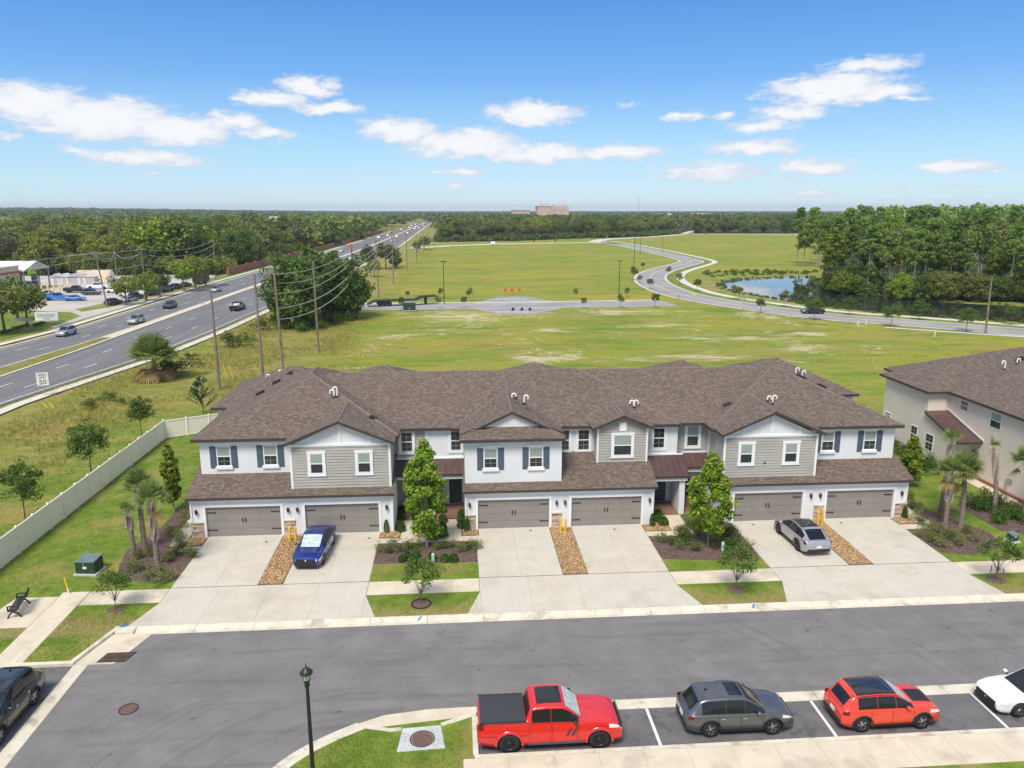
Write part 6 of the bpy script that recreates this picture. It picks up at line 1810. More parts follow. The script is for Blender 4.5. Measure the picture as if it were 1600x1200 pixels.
def near_lawn_pts(n):
    out = []
    conc = [(-17.6, -4.6, 37.9, 49.6), (1.0, 13.2, 37.9, 49.6), (18.3, 31.2, 37.9, 49.6), (-22.75, 60, 40.45, 42.15), (-22.75, -21.15, 8, 42.2), (-25.7, -22.7, 38.2, 41.7), (-20, 60, 49.0, 80)]
    rr = np.random.default_rng(9)
    regs = [((-29, -17, 38, 76), .62), ((-29, -22.8, 30, 38), .1), ((-21.1, -17.3, 35, 40.4), .06), ((-5.3, 1, 38.1, 44.3), .08), ((12.7, 18.8, 38.1, 43.3), .07), ((31, 44, 38.1, 60), .25), ((-7, 0, 26, 29), .08)]
    tot = sum(r[1] for r in regs)
    for (x0, x1, y0, y1), f in regs:
        m = int(n * f / tot); k = 0
        while k < m:
            x, y = rr.uniform(x0, x1), rr.uniform(y0, y1); k += 1
            if any(a < x < b_ and c < y < d for a, b_, c, d in conc) and not (-5.3 < x < 1 and 42.2 < y < 44.3) : continue
            if any(inside((x, y), b_) for b_ in BEDS): continue
            if -22 < x < -17 and y < 40.4 and x > -19.0 + (y - 34.95) * .29 and y < 38.1: continue
            if -22 < x < -17 and 38.1 <= y < 40.4 and x > -17.6 + (y - 38.1) * .35: continue
            if (x > -17.5 and x < 32 and y > 47): continue
            if y < 30 and x < 0 and not inside((x, y), [(-7.3, 20), (-7.0, 26), (-6.1, 27.5), (-5.0, 28.4), (-3.4, 28.5), (-2.7, 28.4), (-.6, 28.6), (.3, 29.0), (.3, 20)]): continue
            out.append((x, y))
    return np.array(out)


tufts('lawn_blades', near_lawn_pts(52000), ZL, .055, .010, 'blade', 'short mown grass blades of the lawns round the houses', 3)
rr = np.random.default_rng(10); P = []
while len(P) < 9000:
    x, y = rr.uniform(-50, -8), rr.uniform(50, 175)
    if inside((x + rr.normal(0, 2.5), y), [(-49, 60), (-36, 60), (-33, 75), (-33, 92), (-24, 84), (-16, 100), (-20, 150), (-21, 175), (-38.5, 175), (-41, 124), (-44, 110), (-49, 93)]):
        if math.sin(x * .35 + y * .11) + math.sin(y * .23 - x * .2) + rr.uniform(-1, 1) > -.2: P.append((x, y))
tufts('wild_grass', np.array(P), ZT, .38, .035, 'blade_wild', 'tall wild grass along the highway verge', 4)
P = np.column_stack([rr.uniform(-15, 95, 16000), rr.uniform(80, 185, 16000)]); P = P[(P[:, 0] < 45 + (185 - P[:, 1]) * .5)]
P = P[~((P[:, 1] > 150) & (P[:, 0] > 50))]; P = P[P[:, 1] < 158]
tufts('field_grass', P, ZT, .09, .035, 'blade_wild', 'yellowing grass tufts across the vacant lot', 3)

# ------------------------------------------------------------------ street trees along the far roads
ST = [(627, 484, 464), (637, 466, 454), (684, 481, 461), (689, 465, 450), (725, 480, 462), (734, 469, 449), (899, 465, 450), (912, 481, 464), (969, 480, 459), (980, 464, 449), (1024, 480, 457)]
for i, (x, y, t) in enumerate(ST):
    p, h = stand(x, y, t); put_tree('street_tree', STREET[i % 3], p, h / 4.5, i, f'{ORD[i]} street tree from the left along the side road with the turning circle', 'tree', 'street trees along the side road')
ST2 = [(1004, 420, 410), (990, 437, 416), (1000, 442, 430), (1016, 451, 434), (1045, 430, 416), (1061, 444, 427), (1089, 454, 435), (1147, 467, 445), (1155, 466, 448), (1188, 488, 465), (1225, 479, 453), (1272, 499, 466), (1327, 491, 464), (1392, 509, 475), (1436, 499, 469), (1510, 517, 481), (1580, 507, 476)]
for i, (x, y, t) in enumerate(ST2):
    p, h = stand(x, y, t); put_tree('street_tree', STREET[(i + 1) % 3] if x < 1260 else ELM[i % 3], p, h / (4.5 if x < 1260 else 5.1) * 1.2, i, f'{ORD[i]} street tree from the left along the curving road', 'tree', 'street trees along the curving road', sz=h / (4.5 if x < 1260 else 5.1))
for i, (x, y, t) in enumerate(((722, 381, 372), (805, 380, 373), (834, 380, 373), (868, 380, 372), (690, 382, 371))):
    p, h = stand(x, y, t); put_tree('street_tree', STREET[i % 3], p, h / 4.5, i, 'rounded small tree along the back road across the field', 'tree', 'trees along the back road', sz=h / 4.9)
# trees in the car park
for i, (x, y, t, k) in enumerate(((197, 476, 428, 0), (228, 470, 424, 2), (250, 463, 423, 0), (288, 455, 404, 2), (322, 447, 400, 2), (305, 450, 402, 0), (43, 510, 440, 0), (8, 520, 440, 0), (-25, 525, 445, 0), (28, 500, 430, 3))):
    p, h = stand(x, y, t); put_tree('car_park_tree', OAKS[k], p, h / 11.2, i * 1.3, f'{ORD[i]} shade tree on the car park islands, counting from the highway entrance' if x > 100 else f'shade tree standing on the sign lawn, {ORD[i - 6]} counted leftward from the sign', 'tree', 'car park shade trees', sz=h / 11.2)
# oaks between the highway and the field
CL = [(470, 498, 402), (462, 512, 398), (487, 505, 392), (515, 500, 398), (540, 497, 402), (560, 492, 432), (478, 512, 425), (505, 492, 388), (575, 420, 384), (603, 420, 377), (618, 417, 392), (585, 432, 405), (652, 394, 376), (664, 390, 368)]
for i, (x, y, t) in enumerate(CL):
    p, h = stand(x, y, t); put_tree('roadside_oak', OAKS[(0, 1, 3)[i % 3]] if i > 7 and i % 2 else (OAKD[0], FULL[3], OAKD[1])[i % 3], p, h / 11.5, i * .9, f'{ORD[i]} dark green oak in the clump between the highway and the utility poles' if i < 8 else f'{ORD[i - 8]} oak in the smaller clump further along the utility poles', 'tree', 'near oaks by the highway' if i < 8 else 'far oaks by the highway', sz=h / 11.0)

# ------------------------------------------------------------------ woods
rw = np.random.default_rng(77)


def wood(poly, n, kinds, names, label, group, hmin, hmax, ref, mind=4.0, order=None):
    pts = []; tries = 0
    xs = [p[0] for p in poly]; ys = [p[1] for p in poly]
    while len(pts) < n and tries < n * 60:
        tries += 1; q = (rw.uniform(min(xs), max(xs)), rw.uniform(min(ys), max(ys)))
        if inside(q, poly) and all((q[0] - a) ** 2 + (q[1] - b_) ** 2 > mind ** 2 for a, b_ in pts): pts.append(q)
    for q in pts:
        h = rw.uniform(hmin, hmax); put_tree(names, kinds[rw.integers(len(kinds))], (q[0], q[1], ZF), h / ref * rw.uniform(.9, 1.15), rw.uniform(0, 6.28), label, 'tree', group, sz=h / ref)


# pines beside the pond
wood([(99, 203), (111, 186), (132, 173), (165, 165), (260, 150), (300, 175), (200, 205), (140, 215), (120, 240), (111, 226)], 150, PINES, 'pine_tree', 'tall pine in the front ranks of the wood beside the pond', 'pines beside the pond', 14, 20, 22, 3.2)
wood([(122, 245), (142, 217), (200, 205), (300, 175), (380, 240), (300, 330), (180, 360), (130, 300)], 130, PINES, 'pine_tree', 'tall pine deeper inside the wood beside the pond', 'pines deeper in the pond wood', 18, 23.5, 22, 4.2)
wood([(96, 196), (109, 182), (132, 170), (165, 162), (230, 150), (240, 158), (168, 171), (114, 190), (108, 220)], 55, FULL, 'understorey_tree', 'low leafy tree under the pines at the pond edge', 'low trees at the pond edge', 3.5, 8, 11, 2.6)
# oaks beyond the car park and the brick wall
wood([(-82, 276), (-82, 470), (-130, 520), (-260, 520), (-330, 300), (-230, 282), (-150, 276)], 215, OAKS + FULL + FULL[::2], 'forest_oak', 'leafy crown in the woods beyond the car park and brick wall', 'oaks beyond the car park', 11, 20, 11, 5.5)
# wood behind the field
wood([(-14, 556), (41, 572), (96, 620), (150, 648), (205, 735), (200, 760), (90, 680), (30, 630), (-10, 610)], 90, OAKS[:2] + FULL, 'forest_oak', 'dense tree in the front of the wood behind the open field', 'front trees behind the field', 10, 17, 11, 6.0)
wood([(224, 740), (360, 730), (520, 712), (640, 700), (660, 730), (360, 765), (230, 775)], 70, OAKS[:2] + FULL, 'forest_oak', 'dense tree in the front of the wood behind the yellow field', 'front trees behind the yellow field', 11, 18, 11, 6.5)

# bushes under the roadside oaks
for i, (x, y) in enumerate([(445, 512), (470, 516), (500, 512), (525, 506), (548, 500), (430, 506), (412, 515)]): shrub(BUSH[i % 2], G(x, y), 2.2, f'{ORD[i]} bush at the foot of the near roadside oaks', 'bushes under the roadside oaks')

# the unbroken canopy beyond
protos = []
for i in range(6):
    r_ = np.random.default_rng(300 + i); d = unit(r_.normal(size=(58, 3))); d[:, 2] = np.abs(d[:, 2]) * 1.05 - .25
    C = d * np.array([4.6, 4.6, 3.6]) * r_.uniform(.7, 1.08, (58, 1)); v, f = leaf_quads(C, d, 1.15, r_, .75, 1.5, .5); protos.append((v, f))


protos_fine = []
for i in range(4):
    r_ = np.random.default_rng(340 + i); n_ = 330; lob = unit(r_.normal(size=(14, 3))) * np.array([3.2, 3.2, 2.4]); d = unit(r_.normal(size=(n_, 3)))
    C = lob[r_.integers(0, 14, n_)] + d * r_.uniform(.6, 1.7, (n_, 1)); v, f = leaf_quads(C, d, .48, r_, .65, 1.0, .5); protos_fine.append((v, f))


def canopy(name, pts, hs, sc, mat, label, fine=False):
    V = []; F = []; k = 0
    for (x, y), h, s in zip(pts, hs, sc):
        v, f = protos_fine[rw.integers(4)] if fine else protos[rw.integers(6)]; a = rw.uniform(0, 6.28); ca, sa = math.cos(a), math.sin(a)
        q = np.stack([v[:, 0] * ca - v[:, 1] * sa, v[:, 0] * sa + v[:, 1] * ca, v[:, 2]], 1) * np.array([s, s, min(s, 1.6)])
        V.append(q + np.array([x, y, h - 3.2 * min(s, 1.6)])); F.append(f + k); k += len(v)
    o = link(name, mesh_np(name, np.concatenate(V), np.concatenate(F), mat), None, 'stuff'); return tag(o, label, 'forest')


def poly_pts(poly, n):
    return scatter_in(poly, n)


P = poly_pts([(-78, 420), (-70, 560), (-72, 1000), (-420, 1100), (-900, 700), (-420, 330), (-260, 470)], 2300); canopy('woodland', P, rw.uniform(9, 17, len(P)), rw.uniform(1.1, 2.0, len(P)), 'leaf_oak', 'mass of woods stretching left of the highway to the skyline')
P = poly_pts([(-320, 290), (-420, 300), (-600, 380), (-600, 620), (-300, 520), (-240, 480)], 500); canopy('woodland', P, rw.uniform(9, 15, len(P)), rw.uniform(.9, 1.4, len(P)), 'leaf_oak', 'mass of woods at the left edge behind the store')
P = poly_pts([(-14, 600), (40, 640), (100, 690), (190, 780), (230, 1000), (100, 1250), (-22, 1250)], 1000); canopy('woodland', P, rw.uniform(10, 17, len(P)), rw.uniform(1, 1.6, len(P)), 'leaf_far', 'mass of woods between highway and shops behind the open field')
P = poly_pts([(240, 780), (640, 740), (1100, 760), (1500, 1300), (320, 1350)], 1900); canopy('woodland', P, rw.uniform(11, 18, len(P)), rw.uniform(1, 1.7, len(P)), 'leaf_far', 'mass of woods behind the yellow field on the right')
P = poly_pts([(190, 360), (300, 330), (380, 240), (600, 320), (760, 640), (520, 690), (330, 560)], 1100); canopy('woodland', P, rw.uniform(17, 25, len(P)), rw.uniform(.8, 1.3, len(P)), 'leaf_pine', 'mass of pine tops behind the pond on the right')
P = []
while len(P) < 5200:
    a = math.radians(rw.uniform(-36, 46)); d = 1000 * (7.5 ** rw.uniform(0, 1)); x, y = d * math.sin(a), d * math.cos(a)
    if -66 < x < -40 and y < 1500: continue
    if 120 < x < 330 and 950 < y < 1500: continue
    P.append((x, y))
Pn = np.array(P); dd = np.hypot(Pn[:, 0], Pn[:, 1])
hh = rw.uniform(10, 16, len(P)) + (2 + 17 * np.clip((-Pn[:, 0] / dd - .12) / .3, 0, 1)) * np.clip((dd - 1200) / 2400, 0, 1)
canopy('distant_forest', P, hh, 1.0 + dd / 900.0, 'leaf_far', 'dark continuous forest along the whole horizon')
P = poly_pts([(-80, 271), (-80, 470), (-70, 620), (-76, 620), (-92, 470), (-95, 290), (-180, 284), (-330, 300), (-330, 290), (-180, 272)], 620)
canopy('underbrush', P, rw.uniform(3.5, 7.5, len(P)), rw.uniform(.5, .95, len(P)), 'leaf_oak', 'dense underbrush along the edge of the woods beyond the car park', True)
P = poly_pts([(97, 195), (113, 181), (165, 163), (260, 146), (330, 170), (330, 190), (255, 166), (168, 176), (120, 196), (118, 236), (110, 224)], 300)
canopy('underbrush', P, rw.uniform(1.5, 6.0, len(P)), rw.uniform(.35, .8, len(P)), 'leaf_elm', 'tangled underbrush beneath the pines along the water', True)
# low scrub at the foot of the field wood, reeds by the pond
P = poly_pts([(-16, 545), (41, 562), (96, 608), (152, 636), (216, 724), (214, 736), (150, 646), (94, 618), (40, 571), (-14, 554)], 420)
canopy('scrub', P, rw.uniform(2.0, 5.0, len(P)), rw.uniform(.35, .7, len(P)), 'leaf_shrub', 'bright low scrub at the foot of the wood behind the field')
P = [(p[0] + rw.uniform(-1.5, 1.5), p[1] + rw.uniform(-1.5, 1.5)) for p in pond_poly for _ in range(5)]
canopy('pond_reeds', P, rw.uniform(.15, .5, len(P)), rw.uniform(.06, .13, len(P)), 'leaf_shrub', 'reeds and weeds along the pond shore')
P = poly_pts([(84, 250), (116, 258), (130, 266), (118, 280), (86, 270)], 90)
canopy('pond_scrub', P, rw.uniform(.2, .9, len(P)), rw.uniform(.12, .25, len(P)), 'leaf_shrub', 'scattered scrub on the bank behind the pond')
# ------------------------------------------------------------------ fence, furniture, poles
def fence(pts, label, h=1.83):
    F_ = empty('vinyl_fence', (pts[0][0], pts[0][1], 0), 0, label, 'fence')
    for i, (x, y) in enumerate(pts):
        p = wpart(F_, MB().box(x - .065, x + .065, y - .065, y + .065, -.02, h + .05), 'post', 'vinyl_fence')
        MB().add([(x - .085, y - .085, h + .05), (x + .085, y - .085, h + .05), (x + .085, y + .085, h + .05), (x - .085, y + .085, h + .05), (x, y, h + .12)], [(0, 1, 4), (1, 2, 4), (2, 3, 4), (3, 0, 4), (0, 3, 2, 1)]).build('post_cap', 'vinyl_fence', p)
        if i + 1 < len(pts):
            a = Vector((x, y, 0)); b_ = Vector((*pts[i + 1], 0)); d = (b_ - a); l = d.length; d.normalize(); q = Vector((-d.y, d.x, 0)); M = Matrix((d, q, Vector((0, 0, 1)))).transposed()
            c = (a + b_) / 2; mb = MB(); n = 10; w = (l - .13) / n
            for k in range(n): mb.obox(a + d * (.065 + w * (k + .5)) + Vector((0, 0, .98)), w / 2 - .004, .018, .76, M)
            mb.obox(c + Vector((0, 0, .98)), l / 2 - .066, .008, .76, M)
            o = wpart(F_, mb, 'panel', 'vinyl_fence')
            for z in (.14, 1.75): MB().obox(c + Vector((0, 0, z)), l / 2 - .066, .045, .07, M).build('rail', 'vinyl_fence', o)


n = 20; pts = [(-28.0, 34.0 + (72.9 - 34.0) * i / n) for i in range(n + 1)] + [(-26.2, 73.9), (-24.4, 74.9), (-22.6, 75.9), (-20.8, 76.9), (-19.0, 77.9)]
fence(pts, 'long cream vinyl privacy fence along the left lawn')
fence([(33.4 + 1.95 * i, 73.5) for i in range(5)], 'short cream vinyl fence between the townhouses and the beige house')

# street lamp
LP = empty('street_lamp', (-5.68, 25.6, 0), 0, 'black lantern street lamp on a fluted post in the corner lawn', 'lamp')
MB().lathe([(.17, 0), (.17, .25), (.12, .35), (.10, .8), (.085, .9), (.075, 2.5), (.062, 4.28)], n=16).build('post', 'lamp_green', LP)
MB().lathe([(.062, 4.28), (.10, 4.30), (.10, 4.36), (.085, 4.40), (.11, 4.48), (.12, 4.56)], n=16).build('collar', 'lamp_green', LP)
MB().lathe([(.11, 4.56), (.185, 4.84)], n=8, smooth=False).build('glass', 'lamp_glass', LP)
cage = MB()
for i in range(8):
    a = 2 * math.pi * i / 8; cage.tube((.115 * math.cos(a), .115 * math.sin(a), 4.55), (.195 * math.cos(a), .195 * math.sin(a), 4.86), .012, n=4)
cage.build('cage', 'lamp_green', LP)
MB().lathe([(.235, 4.84), (.24, 4.87), (.17, 4.96), (.06, 5.05), (.045, 5.07), (.03, 5.12), (.014, 5.16), (.006, 5.26), (0, 5.28)], n=16).build('hood', 'lamp_green', LP)
MB().box(-.04, .04, -.085, -.06, 1.5, 1.85).build('access_plate', 'black_iron', LP)
# second lamp post at the right edge
LP2 = empty('street_lamp', (34.5, 39.3, 0), 0, 'black street lamp post cut by the right picture edge', 'lamp')
MB().lathe([(.17, 0), (.17, .25), (.10, .8), (.075, 2.5), (.062, 4.3), (.12, 4.5), (.2, 4.85), (.05, 5.05), (0, 5.2)], n=14).build('post', 'lamp_green', LP2)

# bench on its pad
BN = empty('park_bench', (-24.35, 40.05, 0.005), math.radians(-78), 'black metal bench on a concrete pad at the left', 'bench')
for i in range(5): MB().box(-.9, .9, .02 + .095 * i, .09 + .095 * i, .43, .455).build('seat_slat', 'black_iron', BN)
bk = MB()
for i in range(5):
    z = .50 + i * .085; MB().box(-.9, .9, .50 + .03 * i, .525 + .03 * i, z, z + .07).build('back_slat', 'black_iron', BN)
for s in (-.75, .75):
    MB().path([(s, -.05, 0), (s, .08, .22), (s, .3, .42), (s, .48, .45), (s, .62, .92)], .045, n=6).path([(s, .62, 0), (s, .45, .25), (s, .1, .43), (s, .02, .43)], .045, n=6).build('leg', 'black_iron', BN)
    MB().path([(s, .02, .43), (s, .0, .66), (s, .3, .69), (s, .55, .68)], .045, n=6).build('armrest', 'black_iron', BN)

# pad transformers
def transformer(loc, rz, label, w=1.15, d=1.0, h=.82):
    e = empty('transformer_box', loc, rz, label, 'utility box')
    MB().box(-w / 2 - .12, w / 2 + .12, -d / 2 - .12, d / 2 + .12, -.05, .09).build('pad', 'concrete_grey', e)
    b_ = MB().box(-w / 2, w / 2, -d / 2, d / 2, .092, h).build('cabinet', 'box_green', e)
    MB().add([(-w / 2 - .03, -d / 2 - .04, h), (w / 2 + .03, -d / 2 - .04, h), (w / 2 + .03, d / 2 + .03, h + .10), (-w / 2 - .03, d / 2 + .03, h + .10), (-w / 2 - .03, -d / 2 - .04, h + .05), (w / 2 + .03, -d / 2 - .04, h + .05), (w / 2 + .03, d / 2 + .03, h + .14), (-w / 2 - .03, d / 2 + .03, h + .14)], [(0, 1, 2, 3), (4, 5, 6, 7), (0, 1, 5, 4), (1, 2, 6, 5), (2, 3, 7, 6), (3, 0, 4, 7)]).build('lid', 'box_green_top', e)
    MB().box(-.12, .12, -d / 2 - .012, -d / 2 - .002, .40, .56).build('label_plate', 'plate_white', e)
    MB().box(-.06, .02, -d / 2 - .05, -d / 2 - .002, h - .14, h - .06).build('latch', 'galvanised', e)


transformer(G(141, 893), math.radians(-6), 'green pad transformer box on the left lawn'); transformer(G(640, 485), 0, 'green utility box beside the side road across the vacant lot', 2.6, 1.6, 1.7)
transformer(G(1581, 846), math.radians(8), 'small dark green utility box on the lawn by the right palms', .5, .45, .5)
MP = empty('marker_post', G(108, 928), 0, 'yellow and white utility marker post leaning near the bench', 'marker post')
MB().tube((0, 0, 0), (-.05, 0, .38), .045, n=8).build('base', 'white_paint', MP); MB().tube((-.05, 0, .385), (-.14, 0, 1.0), .05, n=8).build('sleeve', 'yellow_paint', MP)
for (x, y, w, lab) in ((677, 880, .11, 'pale green cable pedestal in the grass before the left entries'), (1129, 862, .11, 'pale green cable pedestal in front of the right leafy tree')):
    e = empty('cable_pedestal', G(x, y), 0, lab, 'pedestal'); MB().lathe([(w, 0), (w, .5), (w * .9, .62), (w * .5, .68), (0, .7)], n=10).build('cover', 'pedestal_green', e); MB().lathe([(w + .03, 0), (w + .03, .06), (w, .07)], n=10).build('base', 'box_green', e)
BOL = [(453.5, 846, 'left bollard between the first two garages'), (462.5, 846, 'right bollard between the first two garages'), (876, 832, 'left bollard between the middle garages'), (883.5, 832, 'right bollard between the middle garages'), (1277.5, 818, 'left bollard between the right garages'), (1285, 818, 'right bollard between the right garages')]
for (x, y, lab) in BOL:
    e = empty('bollard', G(x, y), 0, 'yellow steel ' + lab, 'bollard', 'yellow bollards'); MB().lathe([(.075, -.05), (.075, .95)], n=12).build('pipe', 'yellow_paint', e); MB().lathe([(.078, .95), (.07, 1.0), (.045, 1.03), (0, 1.045)], n=12).build('cap', 'yellow_paint', e)
for i, (x, y) in enumerate(((416, 847), (577, 841), (829, 829), (960, 827), (1177, 820), (1314, 817))):
    o = MB().lathe([(.0, .022), (.07, .02), (.09, .006)], n=10).build('drain_cap', 'black_iron'); q = G(x, y); o.location = (q.x, q.y, .006); tag(o, f'small black clean-out cap in the driveway of the {ORD[i]} garage from the left', 'drain cap', 'driveway clean-outs')
o = MB().lathe([(.0, .0), (.16, .02), (.2, .1), (.17, .2), (.06, .26), (0, .27)], n=12).build('hose_reel', 'blue_paint'); o.location = G(308, 837); tag(o, 'coiled blue hose by the stone pier at the left garage', 'hose')

# speed limit sign
def text_mesh(body, size, mat, name, parent, loc, rot):
    cu = bpy.data.curves.new(name, 'FONT'); cu.body = body; cu.size = size; cu.align_x = 'CENTER'; cu.extrude = .004
    ob = bpy.data.objects.new(name, cu); col.objects.link(ob)
    dg = bpy.context.evaluated_depsgraph_get(); me = bpy.data.meshes.new_from_object(ob.evaluated_get(dg)); bpy.data.objects.remove(ob)
    me.materials.clear(); me.materials.append(MATS[mat]); o = link(name, me, parent); o.location = loc; o.rotation_euler = rot
    return o


q, h = stand(70, 618, 582); SG = empty('speed_limit_sign', q, math.radians(14), 'white speed limit 50 sign beside the highway', 'sign')
MB().box(-.03, .03, -.03, .03, 0, h).build('post', 'galvanised', SG)
bw, bh = .62, 1.55; zb = h - bh
MB().box(-bw, bw, -.06, -.035, zb, h).build('board', 'white_paint', SG)
text_mesh('SPEED', .33, 'text_black', 'lettering', SG, (0, -.068, zb + 1.18), (math.pi / 2, 0, 0)); text_mesh('LIMIT', .33, 'text_black', 'lettering', SG, (0, -.068, zb + .86), (math.pi / 2, 0, 0)); text_mesh('50', .80, 'text_black', 'lettering', SG, (0, -.068, zb + .15), (math.pi / 2, 0, 0))
# plaza sign
q = G(74, 501); SP = empty('plaza_sign', q, math.radians(2), 'white plaza sign with blue lettering on the lawn by the car park', 'sign')
wd = (G(91, 501) - G(57, 501)).length / 2; ht = AT(74, 488, q.y).z - AT(74, 501, q.y).z
MB().box(-wd, wd, -.2, .2, 0, ht).build('board', 'white_paint', SP)
MB().box(-wd - .1, wd + .1, -.3, .3, -.1, .15).build('base', 'concrete_grey', SP)
text_mesh('SUNCOAST', ht * .40, 'text_blue', 'lettering', SP, (0, -.22, ht * .55), (math.pi / 2, 0, 0)); text_mesh('PLAZA', ht * .30, 'text_blue', 'lettering', SP, (0, -.22, ht * .14), (math.pi / 2, 0, 0))
MB().box(-wd * .7, wd * .7, -.215, -.201, ht * .445, ht * .485).build('underline', 'blue_paint', SP)
q = G(36, 512); e = empty('street_sign', q, 0, 'low grey board sign under the tree on the sign lawn', 'sign'); MB().box(-2.0, 2.0, -.06, .06, 1.2, 1.8).build('board', 'galvanised', e)
for s in (-1.6, 1.6): MB().box(s - .06, s + .06, -.05, .05, 0, 1.2).build('post', 'galvanised', e)
planted([G(u_, v_) for (u_, v_) in [(3, 523), (9, 520), (17, 518), (25, 515), (33, 513), (40, 511), (57, 510), (62, 508), (67, 506)]], BUSH[1:], .75, 'small clipped dark shrub in the row on the sign lawn', 'shrub row on the sign lawn')

# utility poles
POLES = [(343, 607, 329, 453, 'P'), (412, 598, 397, 428, 'P'), (444, 592, 428, 423, 'P'), (498, 549, 489, 408, 'P'), (558, 496, 549, 388, 'T'), (592, 463, 587, 374, 'P'), (615, 443, 612, 366, 'P'), (636, 422, 634, 363, 'P'), (651, 409, 650, 366, 'P'), (662, 397, 661, 362, 'P'), (670, 391, 669, 362, 'P'), (677, 384, 677, 356, 'P'),
         (168, 480, 148, 392, 'P'), (230, 470, 220, 387, 'P'), (183, 432, 178, 390, 'P'), (337, 437, 333, 375, 'P'), (1540, 519, 1550, 432, 'P')]
TOPS = []
for i, (x, y, xt, yt, k) in enumerate(POLES):
    p = G(x, y); tp = AT(xt, yt, p.y); h = tp.z
    lab = (f'wooden utility pole on the near side of the highway, {ORD[i]} from the left' if i < 12 else ('lone wooden pole beside the curving road at the right' if i == 16 else f'wooden utility pole beyond the highway by the car park, {ORD[(0, 2, 1, 3)[i - 12]]} from the left'))
    e = empty('utility_pole', p, 0, lab, 'utility pole', 'utility poles')
    lx = tp.x - p.x
    MB().path([(0, 0, -.3), (lx * .5, 0, h * .5), (lx, 0, h)], [.19, .165, .13], n=8).build('shaft', 'pole_wood', e)
    TOPS.append(Vector((p.x + lx, p.y, h)))
    if i in (2, 4, 5, 6, 12, 13, 15):
        MB().box(lx - 1.1, lx + 1.1, -.06, .06, h - .45, h - .32).build('crossarm', 'pole_wood', e)
        for s in (-1, -.4, .4, 1): MB().lathe([(.05, 0), (.06, .1), (.03, .2)], (lx + s, 0, h - .32), n=8).build('insulator', 'galvanised', e)
    if k == 'T':
        for s in (-.3, .3): MB().lathe([(.0, 0), (.24, .02), (.25, .9), (.0, 1.0)], (lx + s, -.25, h - 2.6), n=10).build('transformer', 'far_white', e)
        MB().box(lx - .25, lx + .25, -.2, .2, h - .02, h + .9).build('cap_guard', 'sign_orange', e)
    if i == 0: MB().path([(lx, 0, h - 2.0), (lx - .9, -.2, h - 1.6), (lx - 1.6, -.3, h - 1.5)], .03, n=6).build('lamp_arm', 'galvanised', e)


def wire(pts, sag, label, r=.022, drop=0.0, off=0.0):
    mb = MB(); P = []
    for i in range(len(pts) - 1):
        a, b_ = pts[i] + Vector((off, 0, -drop)), pts[i + 1] + Vector((off, 0, -drop))
        for k in range(11 if i == len(pts) - 2 else 10):
            t = k / 10; P.append(a.lerp(b_, t) - Vector((0, 0, sag * (b_ - a).length / 40 * 4 * t * (1 - t))))
    o = mb.path(P, r, n=4, caps=False).build('power_line', 'wire'); tag(o, label, 'power line', 'overhead power lines')


run = [TOPS[2], TOPS[4], TOPS[5], TOPS[6], TOPS[7], TOPS[8], TOPS[9], TOPS[10], TOPS[11]]
ext0 = TOPS[2] + (TOPS[2] - TOPS[4]) * .02
wire([TOPS[2] + Vector((0, 0, -.2))] + run[1:], .8, 'topmost power line along the near side of the highway', .045, .2)
wire(run, .9, 'second power line from the top along the near side poles', .045, 1.6, .3)
wire(run, 1.0, 'third power line from the top along the near side poles', .045, 2.9, -.3)
wire(run, 1.0, 'thick cable low on the near side poles', .06, 4.8)
wire(run, 1.2, 'lowest cable on the near side poles', .055, 6.2)
fr_ = [TOPS[12] + Vector((-40, -60, 0)), TOPS[12], TOPS[13], TOPS[15]]
wire(fr_, 1.0, 'top power line beyond the highway along the car park', .045, .3); wire(fr_, 1.2, 'middle power line beyond the highway along the car park', .045, 1.6); wire(fr_, 1.3, 'lowest cable beyond the highway along the car park', .055, 4.0)
wire([TOPS[13], TOPS[14], TOPS[14] + Vector((-60, 30, 0))], 1.0, 'side power line running into the car park', .045, .8)
wire([TOPS[12], TOPS[14]], 1.0, 'power line between the two leftmost car park poles', .045, .8)
# street light masts in the field
for i, (x, y, t, lab) in enumerate(((694, 475, 409, 'dark light mast at the left end of the side road'), (967, 462, 408, 'dark light mast at the right end of the side road'), (990, 428, 366, 'dark light mast by the bend of the curving road'), (1000, 398, 370, 'light mast beyond the bend of the curving road'), (1035, 394, 352, 'tall light mast along the far stretch of the curving road'), (741, 380, 352, 'light mast on the back road, left one'), (851, 379, 354, 'light mast on the back road, right one'), (943, 378, 352, 'light mast at the far junction'), (603, 367, 342, 'light mast by the far highway, left'), (613, 366, 341, 'light mast by the far highway, right'))):
    p, h = stand(x, y, t); e = empty('light_mast', p, 0, lab, 'light mast', 'light masts'); MB().tube((0, 0, 0), (0, 0, h), .11, .06, n=8).build('pole', 'lamp_green', e); MB().box(-.7, .7, -.15, .15, h - .05, h + .12).build('luminaire', 'lamp_green', e)
